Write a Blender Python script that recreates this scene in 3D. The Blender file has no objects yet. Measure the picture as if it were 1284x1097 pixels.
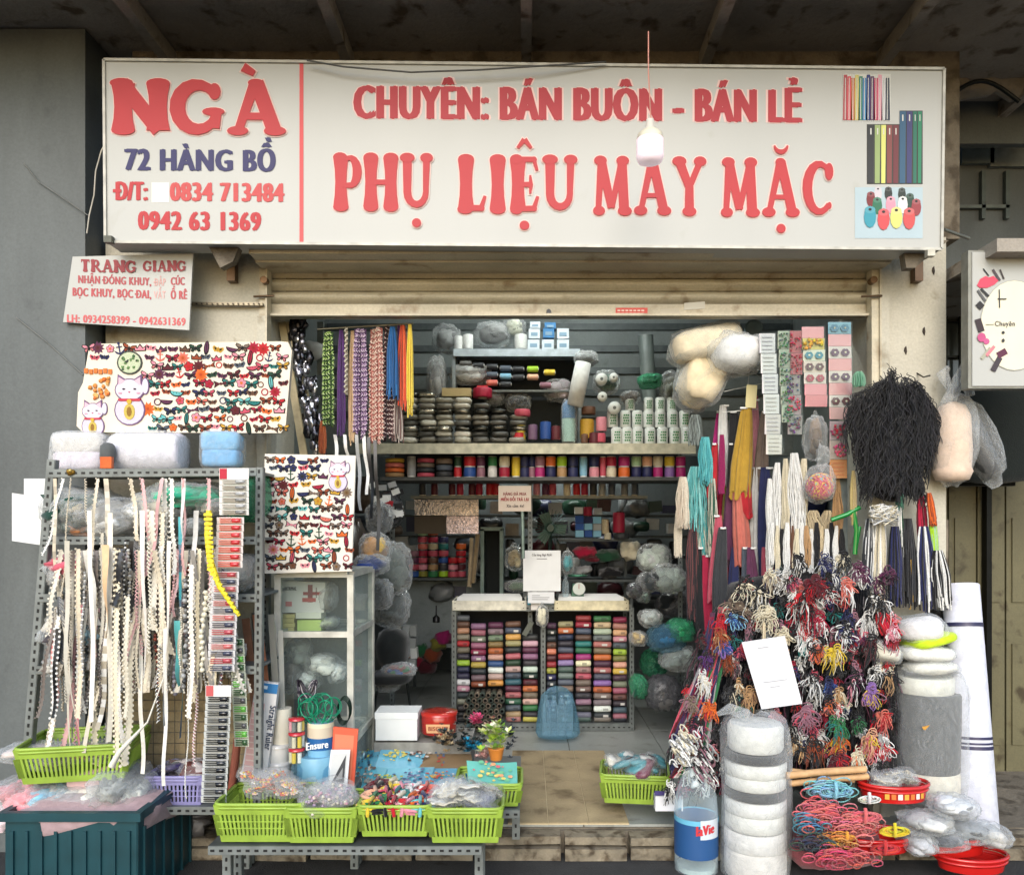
import bpy, math, random
import numpy as np
from mathutils import Matrix, Vector
R = random.Random(7)
NR = np.random.RandomState(7)
scene = bpy.context.scene
COL = scene.collection
PI = math.pi
# ---------------------------------------------------------------- camera, world, sun
EYE = 1.45
CAMD = 4.0
cam = bpy.data.cameras.new("camera"); camo = bpy.data.objects.new("camera", cam); COL.objects.link(camo)
camo.location = (0, -CAMD, EYE); camo.rotation_euler = (math.radians(90), 0, 0)
cam.sensor_width = 36; cam.lens = 36 * 1000 / 1284
cam.shift_x = -(660 - 642) / 1284; cam.shift_y = (660 - 548.5) / 1284
cam.clip_end = 300; cam.clip_start = 0.05
scene.camera = camo
world = bpy.data.worlds.new("World"); scene.world = world; world.use_nodes = True
wn = world.node_tree; bg = wn.nodes['Background']
sky = wn.nodes.new('ShaderNodeTexSky'); sky.sky_type = 'NISHITA'; sky.sun_disc = False
SUN_EL, SUN_AZ = math.radians(31), math.radians(186)
sky.sun_elevation = SUN_EL; sky.sun_rotation = SUN_AZ; sky.air_density = 1.2; sky.dust_density = 1.5; sky.ozone_density = 1.6
wn.links.new(sky.outputs[0], bg.inputs[0]); bg.inputs[1].default_value = 0.145
sl = bpy.data.lights.new("sun", 'SUN'); sl.energy = .85; sl.angle = math.radians(40); sl.color = (1, .995, .985)
so = bpy.data.objects.new("sun", sl); COL.objects.link(so)
sd = Vector((math.sin(SUN_AZ) * math.cos(SUN_EL), math.cos(SUN_AZ) * math.cos(SUN_EL), math.sin(SUN_EL)))
so.rotation_euler = sd.to_track_quat('Z', 'Y').to_euler(); so.location = sd * 12
scene.view_settings.view_transform = 'Standard'; scene.view_settings.look = 'None'
scene.view_settings.gamma = 1; scene.view_settings.use_curve_mapping = False
scene.view_settings.exposure = 1.14
try:
    scene.cycles.max_bounces = 8; scene.cycles.transparent_max_bounces = 24; scene.cycles.diffuse_bounces = 4
except Exception: pass

# ---------------------------------------------------------------- helpers
def W(px, py, Y):
    """photo pixel -> point of the plane at depth Y"""
    d = (Y + CAMD) / 1000.0
    return np.array([(px - 660) * d, Y, EYE - (py - 660) * d])
def m(px, Y):            # pixels -> metres at depth Y
    return px * (Y + CAMD) / 1000.0
def lin(c):
    return tuple(((x / 255.0) / 12.92 if x <= 10 else ((x / 255.0 + .055) / 1.055) ** 2.4) for x in c[:3])
ALB = 0.80
PAL = dict(white=(238,238,234), cream=(228,218,190), grey=(128,128,126), silver=(170,172,172), black=(24,24,27), charcoal=(52,54,58),
    red=(200,30,42), crimson=(176,24,60), rose=(208,84,104), pink=(232,150,165), magenta=(190,34,120), plum=(98,44,78), purple=(96,52,128),
    mauve=(160,112,128), navy=(38,44,92), blue=(40,84,160), teal=(34,124,120), turquoise=(110,196,196), green=(44,124,72),
    lime=(170,214,40), olive=(150,144,52), yellow=(232,200,56), orange=(232,110,40), rust=(160,72,36), tan=(190,150,104), brown=(110,74,54),
    peach=(232,176,142), salmon=(226,120,104), taupe=(130,112,98), maroon=(96,24,36), beige=(214,196,160), slate=(84,94,108), violet=(150,110,180),
    skyblue=(140,196,224), mint=(168,206,160), gold=(206,160,50), dkgreen=(32,72,50))
NICE = dict(dkgreen='dark green', skyblue='sky blue')
def C_(c): return PAL[c] if isinstance(c, str) else c
def nice(c): return NICE.get(c, c)
ORD = ['', 'first', 'second', 'third', 'fourth', 'fifth', 'sixth', 'seventh', 'eighth', 'ninth', 'tenth', 'eleventh', 'twelfth', 'thirteenth', 'fourteenth',
       'fifteenth', 'sixteenth', 'seventeenth', 'eighteenth', 'nineteenth', 'twentieth', 'twenty-first', 'twenty-second', 'twenty-third', 'twenty-fourth',
       'twenty-fifth', 'twenty-sixth', 'twenty-seventh', 'twenty-eighth', 'twenty-ninth', 'thirtieth'] + ['thirty-' + x for x in ('first','second','third','fourth','fifth','sixth','seventh','eighth','ninth')]

# ---------------------------------------------------------------- materials
MATS = {}
def nodes(mt):
    mt.use_nodes = True; nt = mt.node_tree; return nt, nt.nodes['Principled BSDF'], nt.nodes['Material Output']
def base_color(nt, var=0.12, scale=60.0, soft=.5):
    a = nt.nodes.new('ShaderNodeAttribute'); a.attribute_name = 'Col'
    oi = nt.nodes.new('ShaderNodeObjectInfo')
    mx = nt.nodes.new('ShaderNodeMixRGB'); mx.blend_type = 'MULTIPLY'; mx.inputs[0].default_value = 1
    nt.links.new(a.outputs['Color'], mx.inputs[1]); nt.links.new(oi.outputs['Color'], mx.inputs[2])
    tc = nt.nodes.new('ShaderNodeTexCoord')
    nz = nt.nodes.new('ShaderNodeTexNoise'); nz.inputs['Scale'].default_value = scale; nz.inputs['Detail'].default_value = 4
    nt.links.new(tc.outputs['Object'], nz.inputs['Vector'])
    mr = nt.nodes.new('ShaderNodeMapRange'); mr.inputs[1].default_value = .3; mr.inputs[2].default_value = .7
    mr.inputs[3].default_value = 1 - var; mr.inputs[4].default_value = 1 + var * .5
    nt.links.new(nz.outputs[0], mr.inputs[0])
    m2 = nt.nodes.new('ShaderNodeMixRGB'); m2.blend_type = 'MULTIPLY'; m2.inputs[0].default_value = 1
    nt.links.new(mx.outputs[0], m2.inputs[1]); nt.links.new(mr.outputs[0], m2.inputs[2])
    return m2.outputs[0], nz, tc
def make(name, rough=.6, metal=0., var=.12, scale=60., bump=0., bscale=None, spec=.5, coat=0., sheen=0.):
    mt = bpy.data.materials.new(name); nt, p, out = nodes(mt)
    c, nz, tc = base_color(nt, var, scale)
    nt.links.new(c, p.inputs['Base Color'])
    p.inputs['Roughness'].default_value = rough; p.inputs['Metallic'].default_value = metal
    p.inputs['Specular IOR Level'].default_value = spec; p.inputs['Coat Weight'].default_value = coat; p.inputs['Sheen Weight'].default_value = sheen
    if bump:
        b = nt.nodes.new('ShaderNodeBump'); b.inputs['Strength'].default_value = bump; b.inputs['Distance'].default_value = .004
        n2 = nt.nodes.new('ShaderNodeTexNoise'); n2.inputs['Scale'].default_value = bscale or scale; n2.inputs['Detail'].default_value = 5
        nt.links.new(tc.outputs['Object'], n2.inputs['Vector']); nt.links.new(n2.outputs[0], b.inputs['Height']); nt.links.new(b.outputs[0], p.inputs['Normal'])
    MATS[name] = mt; return mt
make('matte', .85, bump=.15); make('paper', .75, var=.05, scale=12); make('plastic', .42, var=.24, scale=9, bump=.15, bscale=30)
make('gloss', .18, var=.05, scale=15, coat=.4); make('metal', .42, .75, var=.3, scale=14, bump=.15, bscale=60)
make('steel_paint', .5, .2, var=.28, scale=16, bump=.15, bscale=40)
make('yarn', .9, var=.25, scale=220, bump=.5, bscale=500, spec=.2, sheen=.2)
make('fabric', .88, var=.16, scale=25, bump=.5, bscale=160, spec=.2, sheen=.2)
make('thread', .55, var=.12, scale=90, bump=.35, bscale=300, spec=.5)
make('foil', .22, .9, var=.4, scale=45, bump=1., bscale=55)
make('wood', .6, var=.3, scale=20, bump=.2, bscale=50); make('print', .6, var=.04, scale=10)
make('embroidery', .8, var=.25, scale=420, bump=.5, bscale=600)
make('satin', .4, var=.12, scale=40, bump=.25, bscale=60)
def make_film(name, base, opac, tint, rough=.2, bs=22., bd=.014):
    mt = bpy.data.materials.new(name); nt, p, out = nodes(mt)
    p.inputs['Base Color'].default_value = (*tint, 1); p.inputs['Roughness'].default_value = rough; p.inputs['Specular IOR Level'].default_value = .9
    tr = nt.nodes.new('ShaderNodeBsdfTransparent'); tr.inputs[0].default_value = (*[1 - (1 - t) * .45 for t in tint], 1)
    mx = nt.nodes.new('ShaderNodeMixShader'); tc = nt.nodes.new('ShaderNodeTexCoord')
    nz = nt.nodes.new('ShaderNodeTexNoise'); nz.inputs['Scale'].default_value = bs; nz.inputs['Detail'].default_value = 6; nz.inputs['Distortion'].default_value = 1.4
    nt.links.new(tc.outputs['Object'], nz.inputs['Vector'])
    bp = nt.nodes.new('ShaderNodeBump'); bp.inputs['Strength'].default_value = 1; bp.inputs['Distance'].default_value = bd
    nt.links.new(nz.outputs[0], bp.inputs['Height']); nt.links.new(bp.outputs[0], p.inputs['Normal'])
    lw = nt.nodes.new('ShaderNodeLayerWeight'); lw.inputs[0].default_value = .35; nt.links.new(bp.outputs[0], lw.inputs['Normal'])
    mr = nt.nodes.new('ShaderNodeMapRange'); mr.inputs[3].default_value = base; mr.inputs[4].default_value = opac
    nt.links.new(lw.outputs['Facing'], mr.inputs[0]); nt.links.new(mr.outputs[0], mx.inputs[0])
    nt.links.new(tr.outputs[0], mx.inputs[1]); nt.links.new(p.outputs[0], mx.inputs[2]); nt.links.new(mx.outputs[0], out.inputs[0])
    MATS[name] = mt
make_film('clear', .05, .55, (.9, .92, .92), .14); make_film('milky', .14, .7, (.86, .87, .86), .22); make_film('packet_film', .02, .32, (.92, .93, .93), .12, 30)
make_film('bluebag', .06, .5, (.30, .58, .74), .15); make_film('greenbag', .2, .75, (.10, .52, .28)); make_film('blackbag', .6, .95, (.10, .10, .11), .25)
make_film('glass', .02, .28, (.75, .82, .80), .03, .5, .0005); make_film('bottle', .10, .6, (.76, .88, .94), .06, 8, .004)
def emit(name, col, s):
    mt = bpy.data.materials.new(name); nt, p, out = nodes(mt)
    p.inputs['Base Color'].default_value = (*col, 1); p.inputs['Emission Color'].default_value = (*col, 1); p.inputs['Emission Strength'].default_value = s
    MATS[name] = mt
emit('bulb_glow', (.90, .74, .80), .16); emit('fill_tube_glow', (.94, 1, .97), 44); emit('dim_tube_glow', (.94, 1, .97), 1.1)

# ---------------------------------------------------------------- mesh builder
class MB:
    def __init__(s): s.v = []; s.f = []; s.n = 0
    def add(s, v, f, col, smooth=False):
        v = np.asarray(v, float).reshape(-1, 3); f = np.asarray(f, int)
        if f.ndim == 1: f = f.reshape(1, -1)
        cc = np.asarray(col, float)
        if cc.ndim == 1: cc = np.repeat(cc.reshape(1, -1)[:, :3], len(f), 0)
        s.v.append(v); s.f.append((f + s.n, cc, smooth)); s.n += len(v); return s
    def box(s, c, size, col, rot=None, top=None):
        hx, hy, hz = [x / 2 for x in size]
        t = top or (1, 1)
        v = np.array([(-hx,-hy,-hz),(hx,-hy,-hz),(hx,hy,-hz),(-hx,hy,-hz),(-hx*t[0],-hy*t[1],hz),(hx*t[0],-hy*t[1],hz),(hx*t[0],hy*t[1],hz),(-hx*t[0],hy*t[1],hz)])
        if rot is not None: v = v @ np.array(rot).T
        return s.add(v + np.asarray(c), [(0,3,2,1),(4,5,6,7),(0,1,5,4),(1,2,6,5),(2,3,7,6),(3,0,4,7)], lin(C_(col)))
    def bar(s, a, b, w, h, col, up=(0, -1, 0)):
        a = np.asarray(a, float); b = np.asarray(b, float); t = b - a; L = np.linalg.norm(t); t = t / L
        u = np.cross(t, up); u = u / (np.linalg.norm(u) + 1e-9); n = np.cross(u, t)
        return s.box((a + b) / 2, (w, h, L), col, rot=np.array([u, -n, t]).T)
    def quad(s, pts, col): return s.add(pts, [tuple(range(len(pts)))], lin(C_(col)))
    def prism(s, poly, org, ux, uz, depth, col, front=0.0, smooth=False):
        """polygon in (u,v) extruded towards -Y-ish normal"""
        poly = np.asarray(poly, float); org = np.asarray(org, float); ux = np.asarray(ux, float); uz = np.asarray(uz, float)
        n = np.cross(uz, ux) * -1  # towards the viewer for ux=+x, uz=+z
        n = -np.cross(ux, uz) if False else np.cross(ux, uz); n = n / np.linalg.norm(n)
        base = org + poly[:, :1] * ux + poly[:, 1:2] * uz
        k = len(poly); v = np.vstack([base + n * front, base + n * (front + depth)])
        s.add(v, [tuple(range(k, 2 * k))], lin(C_(col)))
        idx = np.arange(k); nx = (idx + 1) % k
        s.add(v, np.stack([idx, nx, nx + k, idx + k], 1), lin(C_(col)), smooth)
        return s
    def tube(s, path, r, col, n=4, caps=True):
        P = np.asarray(path, float); K = len(P)
        T = np.gradient(P, axis=0); T /= (np.linalg.norm(T, axis=1, keepdims=True) + 1e-12)
        ref = np.array([0.13, 1.0, 0.21]) if abs(T[:, 1]).mean() < .8 else np.array([1., .1, .2])
        U = np.cross(T, ref); U /= (np.linalg.norm(U, axis=1, keepdims=True) + 1e-12); V = np.cross(T, U)
        a = np.arange(n) * 2 * PI / n; rr = np.broadcast_to(np.asarray(r, float), (K,))
        v = P[:, None, :] + rr[:, None, None] * (np.cos(a)[None, :, None] * U[:, None, :] + np.sin(a)[None, :, None] * V[:, None, :])
        i = np.arange(K - 1)[:, None] * n; j = np.arange(n)[None, :]; j2 = (j + 1) % n
        f = np.stack([i + j, i + j2, i + n + j2, i + n + j], -1).reshape(-1, 4)
        c = lin(C_(col)) if not isinstance(col, np.ndarray) else col
        s.add(v.reshape(-1, 3), f, c, n > 3)
        if caps and n > 3:
            s.add(v[0], [tuple(range(n))[::-1]], c if not isinstance(col, np.ndarray) else col[0]); s.add(v[-1], [tuple(range(n))], c if not isinstance(col, np.ndarray) else col[-1])
        return s
    def lathe(s, c, prof, col, n=16, axis='z', rot=None, cols=None, cap=True):
        prof = np.asarray(prof, float); K = len(prof); a = np.arange(n) * 2 * PI / n
        v = np.stack([prof[:, :1] * np.cos(a), prof[:, :1] * np.sin(a), np.repeat(prof[:, 1:2], n, 1)], -1).reshape(-1, 3)
        if axis == 'x': v = v[:, [2, 1, 0]]
        if axis == 'y': v = v[:, [0, 2, 1]]
        if rot is not None: v = v @ np.array(rot).T
        v = v + np.asarray(c)
        i = np.arange(K - 1)[:, None] * n; j = np.arange(n)[None, :]; j2 = (j + 1) % n
        f = np.stack([i + j, i + j2, i + n + j2, i + n + j], -1).reshape(-1, 4)
        if cols is None: cc = lin(C_(col))
        else: cc = np.repeat(np.array([lin(C_(x)) for x in cols]), n, 0)
        s.add(v, f, cc, True)
        if cap:
            s.add(v[:n], [tuple(range(n))[::-1]], lin(C_(cols[0] if cols else col))); s.add(v[-n:], [tuple(range(n))], lin(C_(cols[-1] if cols else col)))
        return s
    def ribbon(s, path, w, col, wdir=(1, 0, 0), twist=0., cols=None):
        P = np.asarray(path, float); K = len(P); wd = np.asarray(wdir, float)
        a = np.linspace(0, twist, K); d = np.cos(a)[:, None] * wd + np.sin(a)[:, None] * np.array([0, 1., 0]) * np.linalg.norm(wd)
        ww = np.broadcast_to(np.asarray(w, float), (K,))[:, None]
        v = np.concatenate([P - d * ww / 2, P + d * ww / 2]); i = np.arange(K - 1)
        f = np.stack([i, i + 1, i + 1 + K, i + K], 1)
        cc = lin(C_(col)) if cols is None else np.array([lin(C_(cols[k % len(cols)])) for k in range(K - 1)])
        return s.add(v, f, cc, cols is None)
    def blob(s, c, rad, col, nu=14, nv=9, p=1.0, noise=.06, seed=0, rot=None, freq=3., ridge=0.):
        u = np.arange(nu) * 2 * PI / nu; w = np.linspace(-PI / 2, PI / 2, nv)
        sp = lambda x: np.sign(x) * np.abs(x) ** p
        U, V = np.meshgrid(u, w)
        X = sp(np.cos(V)) * sp(np.cos(U)); Y = sp(np.cos(V)) * sp(np.sin(U)); Z = sp(np.sin(V))
        rs = np.random.RandomState(seed + 11); N = np.zeros_like(X)
        for k in range(5):
            d = rs.normal(size=3) * freq * (1 + k * .5); N += np.sin(d[0] * X + d[1] * Y + d[2] * Z + rs.rand() * 6) / (1 + k * .4)
        f_ = 1 + noise * N
        for k in range(6 if ridge else 0):
            d = rs.normal(size=3) * (4 + 2.2 * k); f_ += ridge * (np.abs(np.sin(d[0] * X + d[1] * Y + d[2] * Z + rs.rand() * 6)) - .6) / (1 + k * .35)
        v = np.stack([X * f_ * rad[0], Y * f_ * rad[1], Z * f_ * rad[2]], -1).reshape(-1, 3)
        if rot is not None: v = v @ np.array(rot).T
        v = v + np.asarray(c); i = np.arange(nv - 1)[:, None] * nu; j = np.arange(nu)[None, :]; j2 = (j + 1) % nu
        f = np.stack([i + j, i + j2, i + nu + j2, i + nu + j], -1).reshape(-1, 4)
        return s.add(v, f, lin(C_(col)), True)
    def build(s, name, mat, parent=None, local=False, loc=None):
        me = bpy.data.meshes.new(name)
        V = np.vstack(s.v)
        if parent is not None and not local:
            o = np.zeros(3); q = parent
            while q is not None: o += np.array(q.location); q = q.parent
            V = V - o
        if loc is not None: V = V - np.asarray(loc)
        me.vertices.add(len(V)); me.vertices.foreach_set('co', V.astype(np.float32).ravel())
        li = np.concatenate([f.ravel() for f, c, sm in s.f]); tot = np.concatenate([np.full(len(f), f.shape[1]) for f, c, sm in s.f])
        st = np.concatenate([[0], np.cumsum(tot)[:-1]])
        me.loops.add(len(li)); me.loops.foreach_set('vertex_index', li.astype(np.int32))
        me.polygons.add(len(tot)); me.polygons.foreach_set('loop_start', st.astype(np.int32)); me.polygons.foreach_set('loop_total', tot.astype(np.int32))
        me.polygons.foreach_set('use_smooth', np.concatenate([np.full(len(f), sm) for f, c, sm in s.f]))
        cc = np.vstack([c for f, c, sm in s.f]); cc = np.hstack([cc * ALB, np.ones((len(cc), 1))])
        at = me.attributes.new('Col', 'FLOAT_COLOR', 'FACE'); at.data.foreach_set('color', cc.astype(np.float32).ravel())
        me.update(); me.validate()
        me.materials.append(MATS[mat] if isinstance(mat, str) else mat)
        o = bpy.data.objects.new(name, me); COL.objects.link(o)
        if parent is not None: o.parent = parent
        if loc is not None: o.location = tuple(float(x) for x in loc)
        return o
def tag(o, label, cat, group=None):
    o['label'] = label; o['category'] = cat
    if group: o['group'] = group
    return o
def thing(name, label, cat, loc, group=None):
    o = bpy.data.objects.new(name, None); COL.objects.link(o); o.location = tuple(float(x) for x in loc); o.empty_display_size = .05
    return tag(o, label, cat, group)
def solo(name, mb, mat, label, cat, group=None):
    V = np.vstack(mb.v); lo, hi = V.min(0), V.max(0)
    o = mb.build(name, mat, loc=((lo[0] + hi[0]) / 2, (lo[1] + hi[1]) / 2, lo[2]))
    return tag(o, label, cat, group)
def struct(name, mb, mat, parent=None):
    o = mb.build(name, mat, parent)
    if parent is None: o['kind'] = 'structure'
    return o
def stuff(name, mb, mat, parent=None):
    o = mb.build(name, mat, parent); o['kind'] = 'stuff'; return o
def copy_thing(src, loc, label, group=None, rot=None, color=None, scale=None):
    r = src.copy(); COL.objects.link(r); r.location = tuple(float(x) for x in loc); r['label'] = label
    if group: r['group'] = group
    if rot is not None: r.rotation_euler = rot
    if scale is not None: r.scale = scale
    if color is not None: r.color = (*color, 1)
    for ch in src.children:
        c = ch.copy(); COL.objects.link(c); c.parent = r
    return r
def rotY(a): return np.array([[math.cos(a), 0, math.sin(a)], [0, 1, 0], [-math.sin(a), 0, math.cos(a)]])
def rotX(a): return np.array([[1, 0, 0], [0, math.cos(a), -math.sin(a)], [0, math.sin(a), math.cos(a)]])
def rotZ(a): return np.array([[math.cos(a), -math.sin(a), 0], [math.sin(a), math.cos(a), 0], [0, 0, 1]])
def ell(cx, cy, rx, ry, n=12, a0=0): 
    return [(cx + rx * math.cos(a0 + 2 * PI * k / n), cy + ry * math.sin(a0 + 2 * PI * k / n)) for k in range(n)]

# ---------------------------------------------------------------- lettering
_tc = {}
def text_mesh(body):
    if body in _tc: return _tc[body]
    cu = bpy.data.curves.new('lettering', 'FONT'); cu.body = body; cu.size = 1; cu.resolution_u = 3; cu.space_character = 1.14
    o = bpy.data.objects.new('lettering', cu); COL.objects.link(o); bpy.context.view_layer.update()
    dg = bpy.context.evaluated_depsgraph_get(); me = bpy.data.meshes.new_from_object(o.evaluated_get(dg))
    v = np.array([x.co[:2] for x in me.vertices]); f = [tuple(p.vertices) for p in me.polygons]
    bpy.data.objects.remove(o); bpy.data.curves.remove(cu); bpy.data.meshes.remove(me)
    _tc[body] = (v, f); return v, f
def caph():
    v, f = text_mesh('H'); return v[:, 1].max()
def sans(mb, body, x0px, x1px, ybase, capx, Y, col, bold=.10, slope=0., front=.0012, italic=0., y_per=None):
    """flat print: body fitted from x0px to x1px, base line at ybase, capital height capx pixels"""
    stroke_d = [i for i, ch in enumerate(body) if ch == 'Đ']; body = body.replace('Đ', 'D')
    v, f = text_mesh(body)
    if len(v) == 0: return
    lo, hi = v[:, 0].min(), v[:, 0].max(); H = caph()
    b = bold * capx
    for i in stroke_d:
        q0 = 0
        if i: q0 = text_mesh(body[:i] + 'D')[0][:, 0].max() - (text_mesh('D')[0][:, 0].max() - text_mesh('D')[0][:, 0].min()) - lo
        ss = (x1px - x0px - b) / (hi - lo); xx = x0px + q0 * ss; yy = ybase + (xx - x0px) * slope - capx * .5; hh = capx * .09; d = (Y + CAMD) / 1000
        mb.add([((X - 660) * d, Y - front - .0011, EYE - (Z - 660) * d) for X, Z in ((xx - capx * .14, yy - hh), (xx + capx * .34, yy - hh), (xx + capx * .34, yy + hh), (xx - capx * .14, yy + hh))], [(0, 1, 2, 3)], lin(C_(col)))
    sx = (x1px - x0px - b) / (hi - lo); sy = (capx) / H
    k = 0; steps = [(-.5, 0), (.5, 0), (-.17, .25), (.17, -.25), (0, 0)] if bold > 0 else [(0, 0)]
    tri = [p for p in f if len(p) == 3]; quad = [p for p in f if len(p) == 4]; rest = [p for p in f if len(p) > 4]
    for dx, dy in steps:
        X = x0px + b / 2 + (v[:, 0] - lo) * sx + dx * b + italic * v[:, 1] * sy; Yp = ybase - v[:, 1] * sy + dy * b * .5
        Yp = Yp + (X - x0px) * slope
        d = (Y + CAMD) / 1000; P = np.stack([(X - 660) * d, np.full(len(X), Y - front - k * .00012), EYE - (Yp - 660) * d], 1)
        base = mb.n; mb.v.append(P); mb.n += len(P); c = lin(C_(col))
        for grp in (tri, quad):
            if grp: mb.f.append((np.array(grp) + base, np.repeat([c], len(grp), 0), False))
        for p in rest: mb.f.append((np.array([p]) + base, np.array([c]), False))
        k += 1
def arc(cx, cy, rx, ry, a0, a1, n=14): return [(cx + rx * math.cos(math.radians(a0 + (a1 - a0) * k / n)), cy + ry * math.sin(math.radians(a0 + (a1 - a0) * k / n))) for k in range(n + 1)]
ST = .34  # stem
def stem(x, y0=.08, y1=.92, w=ST): return ('s', [(x, y0), (x, y0 + .25 * (y1 - y0)), (x, (y0 + y1) / 2), (x, y0 + .75 * (y1 - y0)), (x, y1)], [w * 1.25, w, w * .92, w, w * 1.25])
def serif(x, y, rx=.21, ry=.085): return ('b', (x, y, rx, ry))
GL = {
 'N': (1.0, [stem(.2), stem(.82), ('s', [(.17, .93), (.84, .08)], [.27, .27]), serif(.2, .08), serif(.17, .93), serif(.82, .93)]),
 'G': (1.0, [('s', arc(.5, .5, .36, .40, 38, 335), [.14, .17, .19, .22, .25, .27, .28, .28, .27, .25, .22, .2, .18, .17, .16]), ('b', (.80, .78, .11, .15)), serif(.78, .42, .20, .075), ('s', [(.83, .42), (.80, .12)], [.2, .18])]),
 'A': (1.05, [('s', [(.5, .95), (.2, .08)], [.2, .15]), ('s', [(.52, .95), (.84, .08)], [.26, .26]), ('s', [(.3, .34), (.7, .34)], [.13, .13]), serif(.19, .08, .19), serif(.85, .08, .20), ('b', (.51, .94, .14, .07))]),
 'P': (.84, [stem(.24), serif(.24, .07, .22), serif(.22, .93, .20), ('s', [(.24, .9), (.5, .92)] + arc(.5, .68, .20, .24, 80, -80, 8) + [(.28, .44)], [.13, .14] + [.17, .2, .23, .25, .26, .25, .23, .2, .17] + [.12])]),
 'H': (1.0, [stem(.22), stem(.78), ('s', [(.2, .5), (.8, .5)], [.15, .15]), serif(.22, .07), serif(.78, .07), serif(.22, .93), serif(.78, .93)]),
 'U': (.96, [('s', [(.22, .93), (.22, .4)] + arc(.48, .34, .26, .22, 180, 360, 8) + [(.74, .4), (.76, .93)], [.26, .22] + [.22, .22, .21, .2, .2, .19, .18, .17, .16] + [.16, .2]), serif(.22, .93), serif(.76, .93, .18)]),
 'L': (.82, [stem(.26), serif(.26, .93), serif(.24, .07), ('s', [(.2, .09), (.66, .09), (.76, .3)], [.17, .18, .08])]),
 'I': (.5, [stem(.25), serif(.25, .07), serif(.25, .93)]),
 'E': (.86, [stem(.26), ('s', [(.2, .93), (.68, .93), (.76, .74)], [.14, .16, .08]), ('s', [(.2, .08), (.68, .09), (.78, .3)], [.15, .17, .08]), ('s', [(.3, .5), (.56, .5)], [.13, .14]), ('s', [(.58, .66), (.6, .5), (.58, .34)], [.05, .11, .05]), serif(.22, .07, .17), serif(.22, .93, .17)]),
 'M': (1.15, [('s', [(.18, .08), (.26, .93)], [.16, .2]), ('s', [(.9, .08), (.84, .93)], [.28, .26]), ('s', [(.26, .93), (.55, .12)], [.26, .22]), ('s', [(.84, .93), (.55, .12)], [.18, .16]), serif(.2, .07, .17), serif(.92, .07, .20), serif(.24, .93, .18), serif(.86, .93, .18)]),
 'Y': (.95, [('s', [(.2, .93), (.48, .48)], [.26, .22]), ('s', [(.78, .93), (.48, .48)], [.17, .17]), ('s', [(.48, .5), (.48, .08)], [.23, .26]), serif(.48, .07, .2), serif(.2, .93, .2), serif(.78, .93, .18)]),
 'C': (.92, [('s', arc(.52, .5, .34, .41, 45, 318), [.13, .15, .18, .21, .24, .26, .27, .27, .26, .24, .22, .2, .18, .16, .12]), ('b', (.78, .78, .12, .15)), ('b', (.79, .2, .06, .06))]),
 'T': (.86, [stem(.43), ('s', [(.08, .74), (.12, .92), (.74, .92), (.78, .74)], [.08, .17, .17, .08]), serif(.43, .07)]),
 'R': (.98, [stem(.24), serif(.24, .07, .2), serif(.22, .93, .18), ('s', [(.24, .9), (.5, .92)] + arc(.5, .70, .18, .21, 80, -80, 8) + [(.28, .49)], [.13, .14] + [.17, .2, .22, .24, .24, .24, .22, .2, .17] + [.12]), ('s', [(.5, .48), (.72, .2), (.86, .08)], [.2, .22, .2]), serif(.86, .07, .14)]),
 ' ': (.55, []),
}
DIA = {'grave': [('s', [(.26, 1.22), (.46, 1.10)], [.17, .11])], 'dot': [('b', (.5, -.2, .13, .08))], 'hat': [('s', [(.32, 1.12), (.5, 1.27)], [.08, .14]), ('s', [(.5, 1.27), (.68, 1.12)], [.14, .08])],
       'breve': [('s', arc(.5, 1.26, .19, .15, 195, 345, 8), [.05, .08, .11, .13, .14, .13, .11, .08, .05])]}
def slab(mb, spec, x0, x1, ytop, ybase, Y, col, slope=0., front=.001, grow=0., gcol=None, track=.02):
    """display lettering; spec = list of (letter, [diacritics])"""
    tot = sum(GL[g][0] + track for g, _ in spec); sx = (x1 - x0) / tot; sy = ybase - ytop; cur = x0; d = (Y + CAMD) / 1000; k = 0
    for g, dia in spec:
        wd, st = GL[g]; st = list(st)
        for q in dia:
            for e in DIA[q]:
                off = wd / 2 - .5
                st.append((e[0], [(a + off, b) for a, b in e[1]], e[2]) if e[0] == 's' else (e[0], (e[1][0] + off, *e[1][1:])))
        def emitpoly(poly, kk):
            nonlocal k; k += 1; kk = k
            P = []
            for u, v in poly:
                X = cur + u * sx; Yp = ybase - v * sy + (cur + u * sx - x0) * slope
                P.append(((X - 660) * d, Y - front - kk * .00004, EYE - (Yp - 660) * d))
            mb.add(P, [tuple(range(len(P)))], lin(C_(col)))
        gx = grow / abs(sx); gy = grow / abs(sy); asp = sy / sx
        for e in st:
            k += 1
            if e[0] == 'b':
                x, y, rx, ry = e[1]; emitpoly(ell(x, y, rx + gx, ry + gy, 14), k)
            else:
                P = np.array(e[1], float); Wd = np.array(e[2], float)[:len(P)]
                Q = P * [1, asp]; T = np.gradient(Q, axis=0) if len(Q) > 2 else np.repeat([Q[1] - Q[0]], 2, 0)
                T = T / (np.linalg.norm(T, axis=1, keepdims=True) + 1e-9); N = np.stack([-T[:, 1], T[:, 0]], 1)
                # widths are horizontal-ish units
                if grow:
                    Q = Q.copy(); Q[0] -= T[0] * gx; Q[-1] += T[-1] * gx
                A = Q + N * (Wd / 2 + gx)[:, None]; B = Q - N * (Wd / 2 + gx)[:, None]
                A = A / [1, asp]; B = B / [1, asp]
                for i in range(len(Q) - 1):
                    emitpoly([A[i], A[i + 1], B[i + 1], B[i]], k + .3 * (i % 2))
                for i in range(1, len(Q) - 1):
                    r = (Wd[i] / 2 + gx) * .98; emitpoly(ell(P[i][0], P[i][1], r, r / asp, 8), k + .6)
        cur += (wd + track) * sx
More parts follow.
